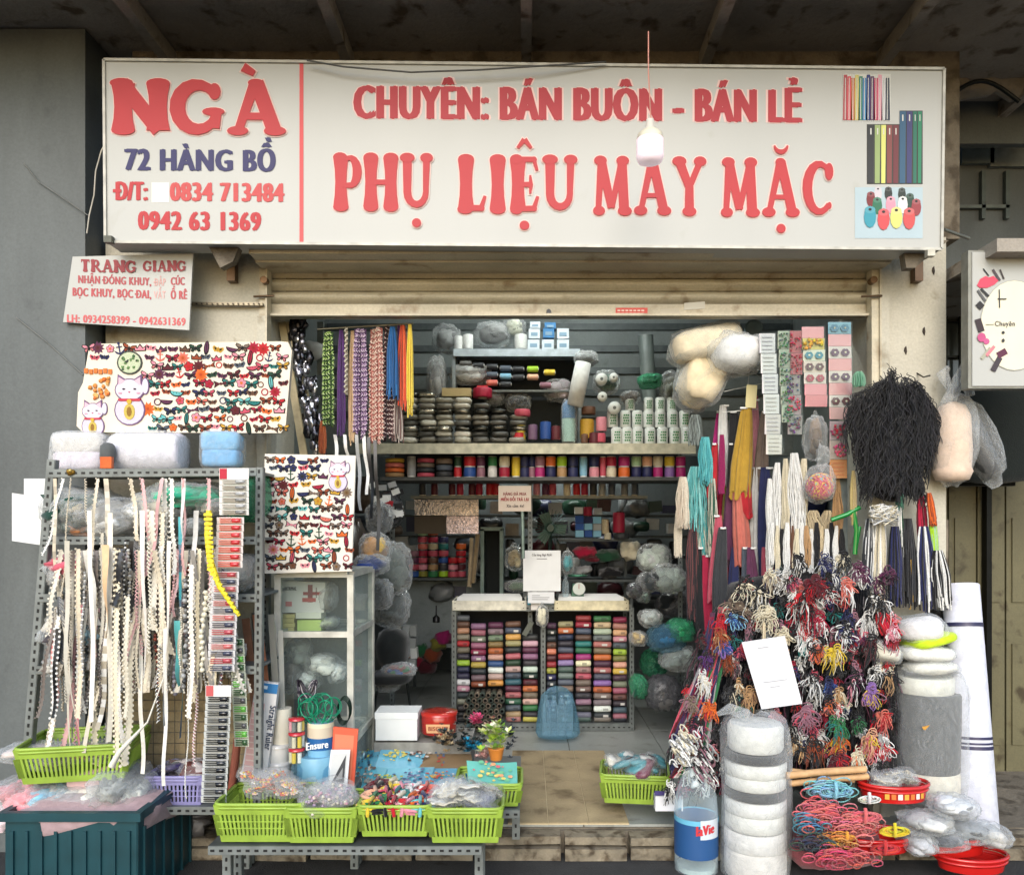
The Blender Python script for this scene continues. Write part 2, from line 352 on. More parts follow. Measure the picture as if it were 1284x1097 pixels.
# ================================================================ SETTING
def setting_mat(name, kind, base, rough=.85, **k):
    mt = bpy.data.materials.new(name); nt, p, out = nodes(mt); p.inputs['Roughness'].default_value = rough
    tc = nt.nodes.new('ShaderNodeTexCoord'); ge = nt.nodes.new('ShaderNodeNewGeometry')
    def noise(s, d=6, dist=0., vec=None):
        n = nt.nodes.new('ShaderNodeTexNoise'); n.inputs['Scale'].default_value = s; n.inputs['Detail'].default_value = d; n.inputs['Distortion'].default_value = dist
        nt.links.new(vec or ge.outputs['Position'], n.inputs['Vector']); return n.outputs[0]
    def ramp(x, stops):
        r = nt.nodes.new('ShaderNodeValToRGB'); nt.links.new(x, r.inputs[0])
        while len(r.color_ramp.elements) < len(stops): r.color_ramp.elements.new(.5)
        for e, (a, c) in zip(r.color_ramp.elements, stops): e.position = a; e.color = (*c, 1)
        return r.outputs[0]
    def mul(a, b, f=1.):
        q = nt.nodes.new('ShaderNodeMixRGB'); q.blend_type = 'MULTIPLY'; q.inputs[0].default_value = f; nt.links.new(a, q.inputs[1]); nt.links.new(b, q.inputs[2]); return q.outputs[0]
    B = np.array(lin(base)) * ALB
    mp = nt.nodes.new('ShaderNodeMapping'); mp.inputs['Scale'].default_value = k.get('stretch', (1, 1, 1)); nt.links.new(ge.outputs['Position'], mp.inputs[0])
    a = ramp(noise(k.get('s1', 3), 8, .3, mp.outputs[0]), [(.3, B * k.get('lo', .7)), (.7, B * 1.08)])
    dirt = np.array(k.get('dirt', (.35, .28, .2)))
    b = ramp(noise(k.get('s2', 9), 10, .3), [(k.get('d0', .30), dirt), (k.get('d0', .30) + .14, np.ones(3))])
    c = ramp(noise(90, 3), [(.3, np.ones(3) * k.get('sp', .85)), (.7, np.ones(3))])
    nt.links.new(mul(mul(a, b), c), p.inputs['Base Color'])
    bp = nt.nodes.new('ShaderNodeBump'); bp.inputs['Strength'].default_value = k.get('bump', .4); bp.inputs['Distance'].default_value = .01
    nt.links.new(noise(k.get('bs', 40), 8), bp.inputs['Height']); nt.links.new(bp.outputs[0], p.inputs['Normal'])
    MATS[name] = mt
setting_mat('plaster', 0, (210, 205, 188), s2=7, d0=.27, dirt=(.55, .5, .42), s1=2.2, lo=.84, dd=0)
setting_mat('asphalt', 0, (62, 62, 62), .9, s1=6, bump=.9, bs=140, d0=.2)
setting_mat('dark_wall', 0, (100, 106, 106), .6, s1=2.4, lo=.68, d0=.22, dirt=(.8, .8, .8), bump=.12, stretch=(2, 2, .4))
setting_mat('concrete', 0, (132, 122, 106), .9, s1=4, bump=.8, d0=.36, dirt=(.45, .42, .38))
setting_mat('stone', 0, (156, 144, 122), .85, s1=9, s2=14, lo=.55, bump=1., bs=26, d0=.38, dirt=(.35, .3, .25))
setting_mat('floor_tile', 0, (182, 186, 180), .35, s1=1.6, d0=.3, dirt=(.7, .68, .64), bump=.05)
setting_mat('mat_tile', 0, (188, 168, 130), .95, s1=5, s2=5, d0=.31, dirt=(.5, .45, .4), bump=.2)
setting_mat('interior_wall', 0, (150, 158, 156), .7, s1=2, d0=.25, dirt=(.7, .7, .7), bump=.1)
setting_mat('soffit', 0, (176, 168, 156), .9, s1=3, bump=.5)
setting_mat('shutter_paint', 0, (216, 206, 180), .5, s1=5, s2=7, lo=.78, d0=.28, dirt=(.55, .45, .36), bump=.1, stretch=(.6, 1, 4))
setting_mat('sign_face', 0, (184, 185, 180), .45, s1=1.3, s2=3.5, lo=.97, d0=.22, dirt=(.86, .84, .78), bump=.0, sp=.985, stretch=(1, 1, .25))
setting_mat('olive_door', 0, (112, 106, 76), .6, s1=2, lo=.75, bump=.1)

# street, shop floor (tiles), step
struct('street', MB().box((0, -5, -.17), (40, 11, .1), 'grey'), 'asphalt')
fl = struct('shop_floor', MB().box((.2, 1.97, -.11), (8, 4.2, .2), 'grey'), 'concrete')
TS = .6
for ix in range(-3, 5):
    for iy in range(0, 7):
        x = ix * TS + .28 + TS / 2; y = -.12 + iy * TS + TS / 2
        if -1.75 < x < 2.3 and y < 4.1:
            MB().box((x, y, -.004), (TS - .006, TS - .006, .012), 'grey').build('tile', 'floor_tile', fl)
step = struct('stone_step', MB().box((.3, -.10, -.08), (5.4, .12, .13), 'grey'), 'concrete')
x = -2.3
while x < 2.9:
    w = R.uniform(.26, .5)
    for row, (z, h) in enumerate(((-.09, .064), (-.032, .046))):
        mbs = MB().box((x + w / 2, -.19 - R.uniform(0, .02), z), (w - .02, .09 + (.03 if row == 0 else 0), h - .01), 'grey', rot=rotY(R.uniform(-.02, .02)))
        mbs.build('stone', 'stone', step)
    x += w
# door mat: sheet of printed cork tiles
dm = thing('door_mat', 'tan tile-patterned door mat with dark scuffs on the shop doorstep', 'mat', W(705, 985, -.13 + .3))
bx0, bx1 = -.09, .50; by0, by1 = -.125, 1.13
for i in range(3):
    for j in range(4):
        w = (bx1 - bx0) / 3; h = (by1 - by0) / 4
        MB().box((bx0 + (i + .5) * w, by0 + (j + .5) * h, .008), (w - .004, h - .004, .008), 'tan').build('tile', 'mat_tile', dm)
MB().box(((bx0 + bx1) / 2, (by0 + by1) / 2, .0045), (bx1 - bx0, by1 - by0, .005), 'beige').build('backing', 'matte', dm)

# facade pilasters, wall above, awning slab, neighbours
def vis(n, px0, py0, px1, py1, Y, depth, mat, name=None, parent=None):
    a = W(px0, py0, Y); b = W(px1, py1, Y)
    return struct(n, MB().box(((a[0] + b[0]) / 2, Y + depth / 2, (a[2] + b[2]) / 2), (abs(b[0] - a[0]), depth, abs(a[2] - b[2])), 'grey'), mat, parent)
lp = struct('wall_left_of_shop', MB().box((-1.71, .25, 1.35), (.80, .5, 3.1), 'cream'), 'plaster')
struct('jamb_strip', MB().box((-1.32, -.012, 1.25), (.05, .02, 2.5), 'cream'), 'plaster', lp)
rp = struct('wall_right_of_shop', MB().box((1.935, .25, 1.35), (.34, .5, 3.1), 'cream'), 'plaster')
struct('jamb_strip', MB().box((1.79, -.012, 1.3), (.045, .02, 2.6), 'cream'), 'plaster', rp)
struct('wall_above_shop', MB().box((.1, .27, 3.65), (4.2, .44, 1.48), 'cream'), 'concrete')
struct('wall_lintel', MB().box((.25, .40, 2.78), (3.1, .18, .28), 'cream'), 'concrete')
struct('awning_slab', MB().box((0, -.15, 3.92), (9.5, 1.8, .12), 'grey'), 'soffit')
for k in range(9):
    xx = -3.6 + k * .9
    tag(MB().box((xx, -.2, 3.81), (.05, 1.8, .08), 'grey').build('awning_beam', 'soffit', loc=(xx, -.2, 3.81)), 'dark beam number %s under the awning above the shop sign' % ORD[k + 1], 'beam', 'beams under the awning')
struct('neighbour_wall_left', MB().box((-2.44, .3, 1.7), (.62, .9, 4.3), 'grey'), 'dark_wall')
struct('alley_back_wall', MB().box((-5.2, 1.9, 1.7), (5.4, .2, 4.3), 'grey'), 'dark_wall')
# alley: blue shutter and shelf
ab = thing('corrugated_shutter', 'pale blue corrugated shutter at the end of the dark alley', 'shutter', W(14, 660, 1.6))
for k in range(10):
    MB().box(W(-20 + k * 6, 390, 1.6), (.024, .03, .42), (120, 178, 214)).build('corrugation', 'steel_paint', ab)
solo('alley_beam', MB().box(W(8, 310, 1.5), (.34, .1, .06), (150, 120, 86)), 'wood', 'pale brown board high in the alley beside the dark wall', 'board')
solo('alley_lamp_strip', MB().box(W(4, 174, 1.2), (.3, .04, .02), (210, 120, 110)), 'plastic', 'thin pink strip on the alley wall', 'strip')
# right neighbour
struct('neighbour_wall_right', MB().box((3.4, .9, 1.7), (2.55, .2, 4.3), 'grey'), 'dark_wall')
struct('neighbour_soffit', MB().box((3.0, .2, 2.72), (1.75, 1.2, .06), 'grey'), 'soffit')
gr = thing('window_grille', 'dark square window grille beside the cream pilaster', 'grille', W(1185, 560, .7))
for k in range(5): MB().box(W(1150 + k * 18, 470, .72), (.014, .014, .78), (30, 34, 34)).build('bar', 'metal', gr)
for k in range(4): MB().box(W(1190, 402 + k * 45, .735), (.42, .012, .014), (30, 34, 34)).build('bar', 'metal', gr)
MB().box(W(1190, 470, .78), (.5, .02, .82), (58, 66, 68)).build('pane', 'gloss', gr)
solo('dark_tarpaulin', MB().blob(W(1250, 545, .35), (.34, .12, .26), (26, 32, 30), 24, 12, .4, .04, 3, ridge=.04), 'fabric', 'dark green tarpaulin bundled beneath the salon sign box', 'tarpaulin')
solo('dark_tarpaulin', MB().box(W(1215, 585, .5), (.5, .04, .22), (30, 34, 32)), 'fabric', 'dark cloth strip above the olive folding door', 'cloth')
nd = thing('neighbour_door', 'olive panelled folding door half hidden behind the white fabric roll', 'door', W(1235, 900, .75))
for k in range(4):
    xx = W(1172 + k * 36, 800, .75)[0]
    MB().box((xx, .78, .78), (.16, .04, 1.9), (120, 116, 84)).build('panel', 'olive_door', nd)
    MB().box((xx, .755, 1.25), (.10, .012, .5), (84, 82, 62)).build('pane', 'olive_door', nd)
    MB().box((xx, .755, .45), (.10, .012, .6), (110, 104, 78)).build('panel', 'olive_door', nd)
MB().box((W(1240, 800, .7)[0], .72, .78), (.03, .05, 1.95), (24, 26, 26)).build('pole', 'metal', nd)
struct('green_awning_fascia', MB().box(W(1240, 150, .55), (.6, .05, .3), (70, 96, 90)), 'dark_wall')
an = thing('rolled_tarpaulin', 'pale crumpled tarpaulin rolled above the green fascia', 'tarpaulin', W(1230, 110, .3))
MB().tube([W(1190 + 12 * k, 108 + 5 * math.sin(k), .35) for k in range(12)], [.06 + .012 * math.sin(k * 2.1) for k in range(12)], (150, 142, 128), 9).build('roll', 'fabric', an)
MB().tube([W(1190 + 8 * k, 122 - 20 * math.sin(k / 3.2), .2) for k in range(12)], .012, (40, 44, 46), 6).build('pipe', 'metal', an)
for k, (px, py, w, h, c) in enumerate(((1225, 195, 40, 22, (118, 128, 124)), (1270, 190, 60, 40, (120, 126, 124)), (1220, 260, 90, 4, (104, 112, 108)), (1195, 245, 5, 60, (86, 96, 94)), (1232, 245, 5, 60, (86, 96, 94)), (1262, 245, 5, 60, (86, 96, 94)))):
    solo('wall_conduit' if h > 50 or h < 10 else 'wall_plate', MB().box(W(px, py, .78), (m(w, .78), .03, m(h, .78)), c), 'steel_paint', '%s fixed on the dark wall beyond the sign, %s one' % ('grey bar' if h > 50 or h < 10 else 'pale plate', ORD[k + 1]), 'fitting', 'fittings on the dark wall')
solo('broken_bracket_rod', MB().tube([W(1184, 288, -.2), W(1215, 299, -.1)], .008, (150, 150, 140), 6), 'metal', 'short pale rod sticking out beside the big sign corner', 'rod')

# ================================================================ INTERIOR SHELL
struct('interior_wall_left', MB().box((-1.63, 2.3, 1.7), (.1, 3.6, 3.4), 'grey'), 'interior_wall')
struct('interior_wall_right', MB().box((2.13, 2.3, 1.7), (.1, 3.6, 3.4), 'grey'), 'interior_wall')
struct('interior_wall_back', MB().box((.25, 4.1, 1.7), (3.9, .1, 3.4), 'grey'), 'dark_wall')
struct('ceiling', MB().box((.25, 2.3, 3.3), (3.9, 3.6, .1), 'grey'), 'interior_wall')
for Yt, nm in ((.9, 'shop ceiling near the shutter'), (3.3, 'shop ceiling at the back')):  # two tube lamps added to brighten the dark shop interior
    t_ = thing('added_fill_lamp', 'added fluorescent fill lamp on the ' + nm, 'lamp', (.2, Yt, 3.15 if Yt < 2 else 2.6)); zt_ = 3.15 if Yt < 2 else 2.3
    MB().box((.2, Yt, zt_), (1.3, .07, .04), (210, 210, 206)).build('housing', 'steel_paint', t_); MB().lathe((.2, Yt, zt_ - .04), [(.016, -.62), (.016, .62)], 'white', 10, 'x').build('tube', 'fill_tube_glow', t_)
up = struct('upper_partition', MB().box((.25, 2.25, 2.65), (3.7, .06, 1.3), 'grey'), 'interior_wall')
for k in range(5):
    MB().box((.25, 2.205, 2.32 + k * .17), (3.6, .03, .05), (92, 100, 100)).build('rail', 'steel_paint', up)

# ================================================================ ROLLER SHUTTER
sh = thing('roller_shutter', 'half raised cream roller shutter with a rusty bottom rail', 'shutter', (.22, .08, 2.5))
zs = [W(0, y, .08)[2] for y in (350, 366, 382)]
xl, xr = W(338, 0, .08)[0], W(1088, 0, .08)[0]
prof = lambda z0, h: [(0, 0)]
for k, (ya, yb) in enumerate(((331, 349), (350, 365), (366, 381))):
    za, zb = W(0, ya, .08)[2], W(0, yb, .08)[2]; n = 7
    pts = [(y_, z_) for y_, z_ in [(.0 - .034 * math.sin(PI * i / n), zb + (za - zb) * i / n) for i in range(n + 1)]]
    V = [(xx, .08 + p[0], p[1]) for xx in (xl, xr) for p in pts] ; mbs = MB()
    mbs.add(V, [(i, i + 1, i + n + 2, i + n + 1) for i in range(n)], lin((214, 198, 160)), True); mbs.build('slat', 'shutter_paint', sh)
za, zb = W(0, 382, .07)[2], W(0, 399, .07)[2]
MB().box(((xl + xr) / 2, .075, (za + zb) / 2), (xr - xl, .03, za - zb), 'cream').build('bottom_rail', 'shutter_paint', sh)
MB().box(((xl + xr) / 2, .045, zb + .006), (xr - xl, .05, .012), (120, 104, 84)).build('bottom_lip', 'shutter_paint', sh)
hb = thing('shutter_header', 'grooved beige shutter housing under the shop sign', 'shutter housing', (.22, -.1, 2.7))
for k, (y0, y1, Y, sx0, sx1) in enumerate(((308, 318, -.22, 312, 1130), (319, 329, -.12, 320, 1118), (330, 334, -.05, 326, 1106))):
    a = W(sx0, y0, Y); b = W(sx1, y1, Y)
    MB().box(((a[0] + b[0]) / 2, Y + .06, (a[2] + b[2]) / 2), (b[0] - a[0], .12, a[2] - b[2]), (160, 146, 120)).build('fold', 'shutter_paint', hb)
for s, px in ((0, 332), (1, 1094)):
    g = thing('guide_rail', 'worn cream steel shutter guide rail at the %s' % ('sticker boards side' if s == 0 else 'hanging cords side'), 'rail', W(px, 1030, .02))
    a = W(px, 338, .02); b = W(px + (2 if s else -2), 1015, .02)
    MB().bar(b, a, .035, .06, (206, 190, 150)).build('channel', 'shutter_paint', g)
    MB().bar(b + [.022, -.01, 0], a + [.022, -.01, 0], .008, .07, (150, 130, 100)).build('lip', 'shutter_paint', g)
    MB().lathe(W(px, 352, -.04), [(.018, -.02), (.018, .02)], (120, 92, 66), 10, 'y').build('bolt', 'metal', g)
    MB().tube([W(px - 14, 372, -.03), W(px + 12, 371, -.03)], .006, (110, 90, 70), 5).build('pin', 'metal', g)
# stickers on the shutter rail
def flat(name, px0, py0, px1, py1, Y, col, mat, label, cat, depth=.004, slope=0., group=None):
    a, b, c, d = W(px0, py0, Y), W(px1, py0 + slope, Y), W(px1, py1 + slope, Y), W(px0, py1, Y)
    mb = MB(); n = np.array([0, depth, 0]); V = [a, b, c, d, a + n, b + n, c + n, d + n]
    mb.add(V, [(0, 3, 2, 1), (4, 5, 6, 7), (0, 1, 5, 4), (1, 2, 6, 5), (2, 3, 7, 6), (3, 0, 4, 7)], lin(C_(col)))
    return solo(name, mb, mat, label, cat, group)
st = flat('rail_sticker', 772, 386, 812, 397, .058, (222, 90, 80), 'print', 'red sticker with pale writing on the shutter bottom rail', 'sticker', .003)
mb = MB()
for j in range(2):
    for i in range(7): mb.box(W(776 + i * 5, 389.5 + j * 4, .056), (.014, .001, .008), (245, 214, 200))
mb.build('lettering', 'print', st)
flat('rail_sticker', 858, 380, 884, 389, .057, (214, 210, 196), 'print', 'torn white sticker on the shutter bottom rail', 'sticker', .003, -2)
flat('rail_sticker', 828, 388, 852, 395, .057, (200, 192, 172), 'print', 'scraped beige sticker remnant between the red and white stickers', 'sticker', .003, -2)
mb = MB(); mb.lathe(W(688, 391, .05), [(.012, -.01), (.012, .01)], (60, 60, 62), 10, 'y')
solo('shutter_lock', mb, 'metal', 'small round steel lock on the shutter rail', 'lock')

# ================================================================ SIGN
YS = -.30
sg = thing('shop_sign', 'large white shop sign with red Vietnamese lettering above the shutter', 'sign', W(655, 308, YS))
A, B, C, D_ = W(131, 76, YS), W(1183, 87.5, YS), W(1180, 313, YS), W(133, 304, YS)
n = np.array([0, .14, 0]); mb = MB()
mb.add([A, B, C, D_, A + n, B + n, C + n, D_ + n], [(0, 3, 2, 1), (4, 5, 6, 7), (0, 1, 5, 4), (1, 2, 6, 5), (2, 3, 7, 6), (3, 0, 4, 7)], lin('x' and (225, 222, 212)))
mb.build('panel', 'sign_face', sg)
for a, b in ((A, B), (B, C), (C, D_), (D_, A)):
    MB().bar(a + [0, -.004, 0], b + [0, -.004, 0], .012, .012, (196, 194, 184)).build('frame', 'steel_paint', sg)
SL = 10.0 / 1050
RED, PALE, NAVY = (188, 46, 52), (236, 200, 194), (44, 42, 96)
mb = MB(); mb.quad([W(375.5, 78, YS - .0015), W(380.5, 78, YS - .0015), W(380.5, 304, YS - .0015), W(375.5, 304, YS - .0015)], (216, 82, 84)); mb.build('divider', 'print', sg)
def slab2(spec, *a, **k):
    b = MB(); slab(b, spec, *a, (236, 204, 196), grow=1.6, front=.0008, **{q: v for q, v in k.items()}); b.build('letter_outline', 'print', sg)
    b = MB(); slab(b, spec, *a, RED, front=.006, **k); b.build('lettering', 'print', sg)
L = lambda s: [(c, []) for c in s]
slab2([('N', []), ('G', []), ('A', ['grave'])], 141, 361, 100, 170, YS, slope=SL * .6)
slab2([('P', []), ('H', []), ('U', ['dot'])], 417, 545, 193, 265, YS, slope=SL)
slab2([('L', []), ('I', []), ('E', ['hat', 'dot']), ('U', [])], 572, 726, 195, 268, YS, slope=SL)
slab2(L('MAY'), 742, 886, 197, 270, YS, slope=SL)
slab2([('M', []), ('A', ['breve', 'dot']), ('C', [])], 902, 1046, 199, 272, YS, slope=SL)
def lt(body, x0, x1, yb, cp, col=RED, bold=.11, Y=YS, par=None, slope=SL, outline=True, italic=0.):
    if outline:
        b = MB(); sans(b, body, x0 - 1.5, x1 + 1.5, yb + .6, cp + 1.2, Y, PALE, bold + .10, slope, .0010, italic); b.build('letter_outline', 'print', par or sg)
    b = MB(); sans(b, body, x0, x1, yb, cp, Y, col, bold, slope, .0024, italic); b.build('lettering', 'print', par or sg)
lt('CHUYÊN: BÁN BUÔN - BÁN LẺ', 443, 1006, 148.5, 40, (176, 44, 54), .16)
lt('72 HÀNG BỒ', 156, 346, 213.5, 26, NAVY, .17, outline=False)
lt('Đ/T:', 145, 186, 251, 22.5, bold=.17, outline=False)
lt('0834 713484', 213, 357, 252, 22.5, (200, 74, 74), .17, outline=False)
lt('0942 63 1369', 173, 328, 288, 22.5, bold=.17, outline=False)
mb = MB(); mb.quad([W(190, 229, YS - .001), W(212, 229, YS - .001), W(212, 254, YS - .001), W(190, 254, YS - .001)], (240, 238, 226)); mb.build('patch', 'print', sg)
# printed pictures on the sign: zips, zip rolls and thread cones
def picture(x0, y0, x1, y1, bgc):
    b = MB(); b.quad([W(x0, y0, YS - .0015), W(x1, y0, YS - .0015), W(x1, y1, YS - .0015), W(x0, y1, YS - .0015)], bgc); return b
b = picture(1057, 93, 1117, 152, (206, 208, 202))
for k, c in enumerate(((176, 80, 86), (214, 90, 100), (196, 120, 70), (206, 196, 120), (60, 130, 110), (70, 130, 180), (50, 60, 120), (90, 50, 90), (196, 70, 100), (222, 160, 176), (210, 210, 214), (60, 66, 80))):
    x = 1058 + k * 4.8; b.quad([W(x, 94 + (k % 3) * 2, YS - .003), W(x + 4.4, 94 + (k % 3) * 2, YS - .003), W(x + 4.4 + (k % 2), 151, YS - .003), W(x - 1, 151, YS - .003)], c)
    b.quad([W(x + 1.6, 98, YS - .0042), W(x + 2.6, 98, YS - .0042), W(x + 2.2, 150, YS - .0042), W(x + 1.2, 150, YS - .0042)], (200, 200, 196))
b.build('picture', 'print', sg)
b = picture(1087, 156, 1157, 231, (60, 62, 58)); b.quad([W(1128, 139, YS - .0018), W(1157, 139, YS - .0018), W(1157, 157, YS - .0018), W(1128, 157, YS - .0018)], (56, 62, 70))
for k, (x, w, c) in enumerate(((1088, 8, (40, 42, 44)), (1097, 7, (150, 170, 110)), (1105, 6, (214, 216, 120)), (1112, 7, (130, 70, 66)), (1120, 7, (110, 50, 56)), (1128, 8, (50, 90, 120)), (1137, 7, (60, 60, 110)), (1145, 5, (40, 110, 90)), (1151, 5, (46, 130, 96)))):
    top = 157 if x < 1127 else 140
    b.quad([W(x, top, YS - .003), W(x + w, top, YS - .003), W(x + w - 1, 230, YS - .003), W(x, 230, YS - .003)], c)
    b.quad([W(x + w * .4, top + 4, YS - .0042), W(x + w * .6, top + 4, YS - .0042), W(x + w * .6, top + 12, YS - .0042), W(x + w * .4, top + 12, YS - .0042)], (214, 214, 206))
b.build('picture', 'print', sg)
b = picture(1072, 235, 1157, 299, (176, 196, 204))
k = 0
for x, y, c, s in ((1101, 243, (206, 200, 206), .8), (1114, 243, (40, 44, 42), .8), (1131, 244, (44, 54, 48), .8), (1092, 250, (120, 40, 44), .9), (1141, 252, (40, 70, 56), .9), (1100, 258, (40, 110, 80), 1), (1117, 257, (226, 150, 170), 1), (1132, 257, (230, 230, 228), 1), (1149, 260, (150, 60, 66), 1), (1091, 272, (50, 150, 170), 1.25), (1108, 275, (208, 76, 80), 1.25), (1124, 273, (222, 218, 120), 1.25), (1140, 274, (206, 80, 80), 1.25)):
    for q, (rx, ry, cc, dy) in enumerate(((6.2 * s, 11 * s, c, 0), (5.4 * s, 3.6 * s, tuple(int(v * .8 + 40) for v in c), -7 * s), (1.7 * s, 1.4 * s, (30, 30, 30), -7.4 * s))):
        k += 1; b.add([W(x + u, y + v + dy, YS - .0022 - k * .0001) for u, v in (ell(0, 0, rx, ry, 12))], [tuple(range(12))], lin(cc))
b.build('picture', 'print', sg)
for px in (289, 1146):
    br = thing('sign_bracket', 'rusty triangular bracket holding the sign on the %s pilaster' % ('wide cream' if px < 600 else 'narrow cream'), 'bracket', W(px, 345, -.1))
    P = [(-.10, 0), (.07, 0), (.03, -.10), (-.03, -.13)] if px < 600 else [(-.08, 0), (.14, 0), (-.02, -.13), (-.06, -.13)]
    MB().prism(P, W(px, 306, -.2), (1, 0, 0), (0, 0, 1), .05, (140, 118, 92)).build('gusset', 'concrete', br)
    MB().box(W(px + 3, 338, -.02), (.04, .06, .13), (120, 96, 76)).build('foot', 'metal', br)
for k, (px, py) in enumerate(((137, 301), (1166, 318))):
    solo('sign_clip', MB().box(W(px, py, -.32), (.035, .03, .03), (86, 88, 76) if k == 0 else (200, 196, 180)), 'steel_paint', ['small dark clip under the sign by the dark wall', 'small pale clip under the sign over the narrow pilaster'][k], 'clip')
# cables
mb = MB(); mb.tube([W(385, 76, -.35), W(430, 84, -.36), W(515, 91, -.36), W(600, 88, -.36), W(680, 83, -.36), W(760, 78, -.33)], .004, (70, 72, 70), 5)
solo('sagging_cable', mb, 'plastic', 'thin grey cable sagging across the top edge of the sign', 'cable')
mb = MB(); mb.tube([W(135, 175, -.22), W(127, 190, -.22), W(120, 215, -.22), W(118, 245, -.22), W(112, 270, -.22), W(109, 293, -.22)], .0035, (196, 190, 176), 5)
solo('loose_wire', mb, 'plastic', 'loose pale wire end hanging on the dark wall beside the sign', 'wire')
mb = MB(); mb.tube([W(30, 205, -.16), W(48, 228, -.165), W(78, 248, -.17), W(110, 270, -.17)], .003, (120, 122, 118), 4); mb.tube([W(20, 398, -.16), W(60, 430, -.16), W(104, 470, -.16)], .003, (120, 122, 118), 4)
solo('wall_wire', mb, 'plastic', 'thin slack wire crossing the dark wall diagonally', 'wire')
mb = MB(); mb.bar(W(236, 381, -.03), W(330, 382, -.03), .014, .02, (150, 140, 120))
for k in range(14): mb.lathe(W(240 + k * 6.5, 381, -.045), [(.004, -.003), (.004, .003)], (70, 64, 56), 6, 'y')
solo('slotted_bar', mb, 'metal', 'horizontal slotted steel bar bolted to the wide cream pilaster', 'bar')
# bulb
bl = thing('hanging_bulb', 'glowing pinkish LED bulb hanging from a cord in front of the sign', 'light bulb', W(815, 180, -.75))
MB().tube([W(813, 40, -.75), W(813, 90, -.75), W(816, 150, -.75)], .003, (196, 130, 110), 5).build('cord', 'plastic', bl)
c = W(815, 160, -.75); MB().lathe(c, [(.004, .035), (.016, .03), (.018, .0), (.03, -.012)], (226, 220, 206), 16).build('socket', 'plastic', bl)
MB().lathe(c, [(.030, -.012), (.050, -.03), (.055, -.05)], (226, 220, 196), 20).build('bulb_base', 'plastic', bl)
MB().lathe(c, [(.055, -.051), (.056, -.12), (.048, -.14), (.03, -.148), (.001, -.15)], (240, 220, 226), 20).build('bulb', 'bulb_glow', bl)

# small TRANG GIANG board
YB = -.18
tg = thing('tailor_sign', 'crooked white board with dark red writing under the big sign', 'sign', W(160, 410, YB))
P = [W(91, 322, YB), W(242, 318, YB), W(237, 414, YB), W(79, 404, YB)]; n = np.array([0, .012, 0])
MB().add(P + [q + n for q in P], [(0, 3, 2, 1), (4, 5, 6, 7), (0, 1, 5, 4), (1, 2, 6, 5), (2, 3, 7, 6), (3, 0, 4, 7)], lin((226, 218, 198))).build('panel', 'sign_face', tg)
b = MB(); TS_ = .03
slab(b, L('TRANG'), 101, 172, 325, 341, YB, (150, 50, 56), slope=.03); slab(b, L('GIANG'), 179, 234, 327, 341, YB, (150, 50, 56), slope=-.0); b.build('lettering', 'print', tg)
b = MB()
sans(b, 'NHẬN ĐÓNG KHUY,', 98, 190, 355, 9.5, YB, (178, 80, 84), .14, .035); sans(b, 'CÚC', 214, 232, 357.5, 9.5, YB, (178, 80, 84), .14, .0)
sans(b, 'ĐẬP', 194, 208, 358.5, 9, YB, (214, 160, 154), .05, 0)
sans(b, 'BỌC KHUY, BỌC ĐAI,', 91, 190, 371, 10, YB, (186, 80, 84), .14, .035); sans(b, 'Ổ RÊ', 214, 235, 375, 10, YB, (186, 80, 84), .14, 0)
sans(b, 'VẮT', 193, 208, 374.5, 9, YB, (224, 170, 164), .05, 0)
sans(b, 'LH: 0934258399 - 0942631369', 84, 233, 404, 9.5, YB, (206, 96, 98), .14, .03); b.build('lettering', 'print', tg)
# make-up lightbox on the neighbour's wall
YL = -.30
lb = thing('salon_lightbox', 'cream salon sign box with lips and make-up drawings round a circle', 'sign', W(1250, 487, YL))
a = W(1214, 314, YL); b_ = W(1330, 487, YL)
MB().box(((a[0] + b_[0]) / 2, YL + .03, (a[2] + b_[2]) / 2), (b_[0] - a[0], .06, a[2] - b_[2]), (150, 150, 140)).build('box', 'steel_paint', lb)
MB().box(((a[0] + b_[0]) / 2 + .006, YL - .003, (a[2] + b_[2]) / 2), (b_[0] - a[0] - .02, .006, a[2] - b_[2] - .02), (232, 226, 196)).build('panel', 'sign_face', lb)
b = MB(); Y = YL - .009; kk = 0
def dr(poly, col):
    global kk
    kk += 1; b.add([W(x, y, Y - kk * .0002) for x, y in poly], [tuple(range(len(poly)))], lin(col))
dr(ell(1272, 408, 43, 57, 28), (170, 170, 160)); dr(ell(1272, 408, 42, 56, 28), (236, 230, 204))
dr([(1225, 358), (1229, 350), (1236, 346), (1240, 348), (1246, 346), (1252, 352), (1247, 357), (1238, 361), (1229, 361)], (220, 70, 96))
for x0, y0, x1, y1, w, cc in ((1233, 337, 1240, 346, 1.5, (30, 30, 30)), (1245, 338, 1254, 352, 3, (80, 70, 76)), (1254, 338, 1259, 350, 2, (60, 50, 50)), (1226, 364, 1236, 378, 3, (90, 90, 90)), (1230, 362, 1240, 372, 3, (40, 40, 40)), (1226, 380, 1232, 386, 8, (34, 30, 32)), (1226, 400, 1231, 416, 8, (50, 34, 40)), (1231, 450, 1242, 436, 4, (170, 170, 150)), (1237, 446, 1247, 434, 4, (220, 130, 140)), (1245, 465, 1254, 448, 7, (60, 50, 58)), (1251, 446, 1262, 440, 8, (90, 30, 60)), (1253, 363, 1253.5, 386, 1.5, (40, 36, 36)), (1251, 375, 1262, 375, 1.5, (40, 36, 36)), (1236, 407, 1246, 407, .8, (140, 130, 110))):
    L_ = math.hypot(x1 - x0, y1 - y0); nx, ny = -(y1 - y0) / L_ * w / 2, (x1 - x0) / L_ * w / 2
    dr([(x0 + nx, y0 + ny), (x1 + nx, y1 + ny), (x1 - nx, y1 - ny), (x0 - nx, y0 - ny)], cc)
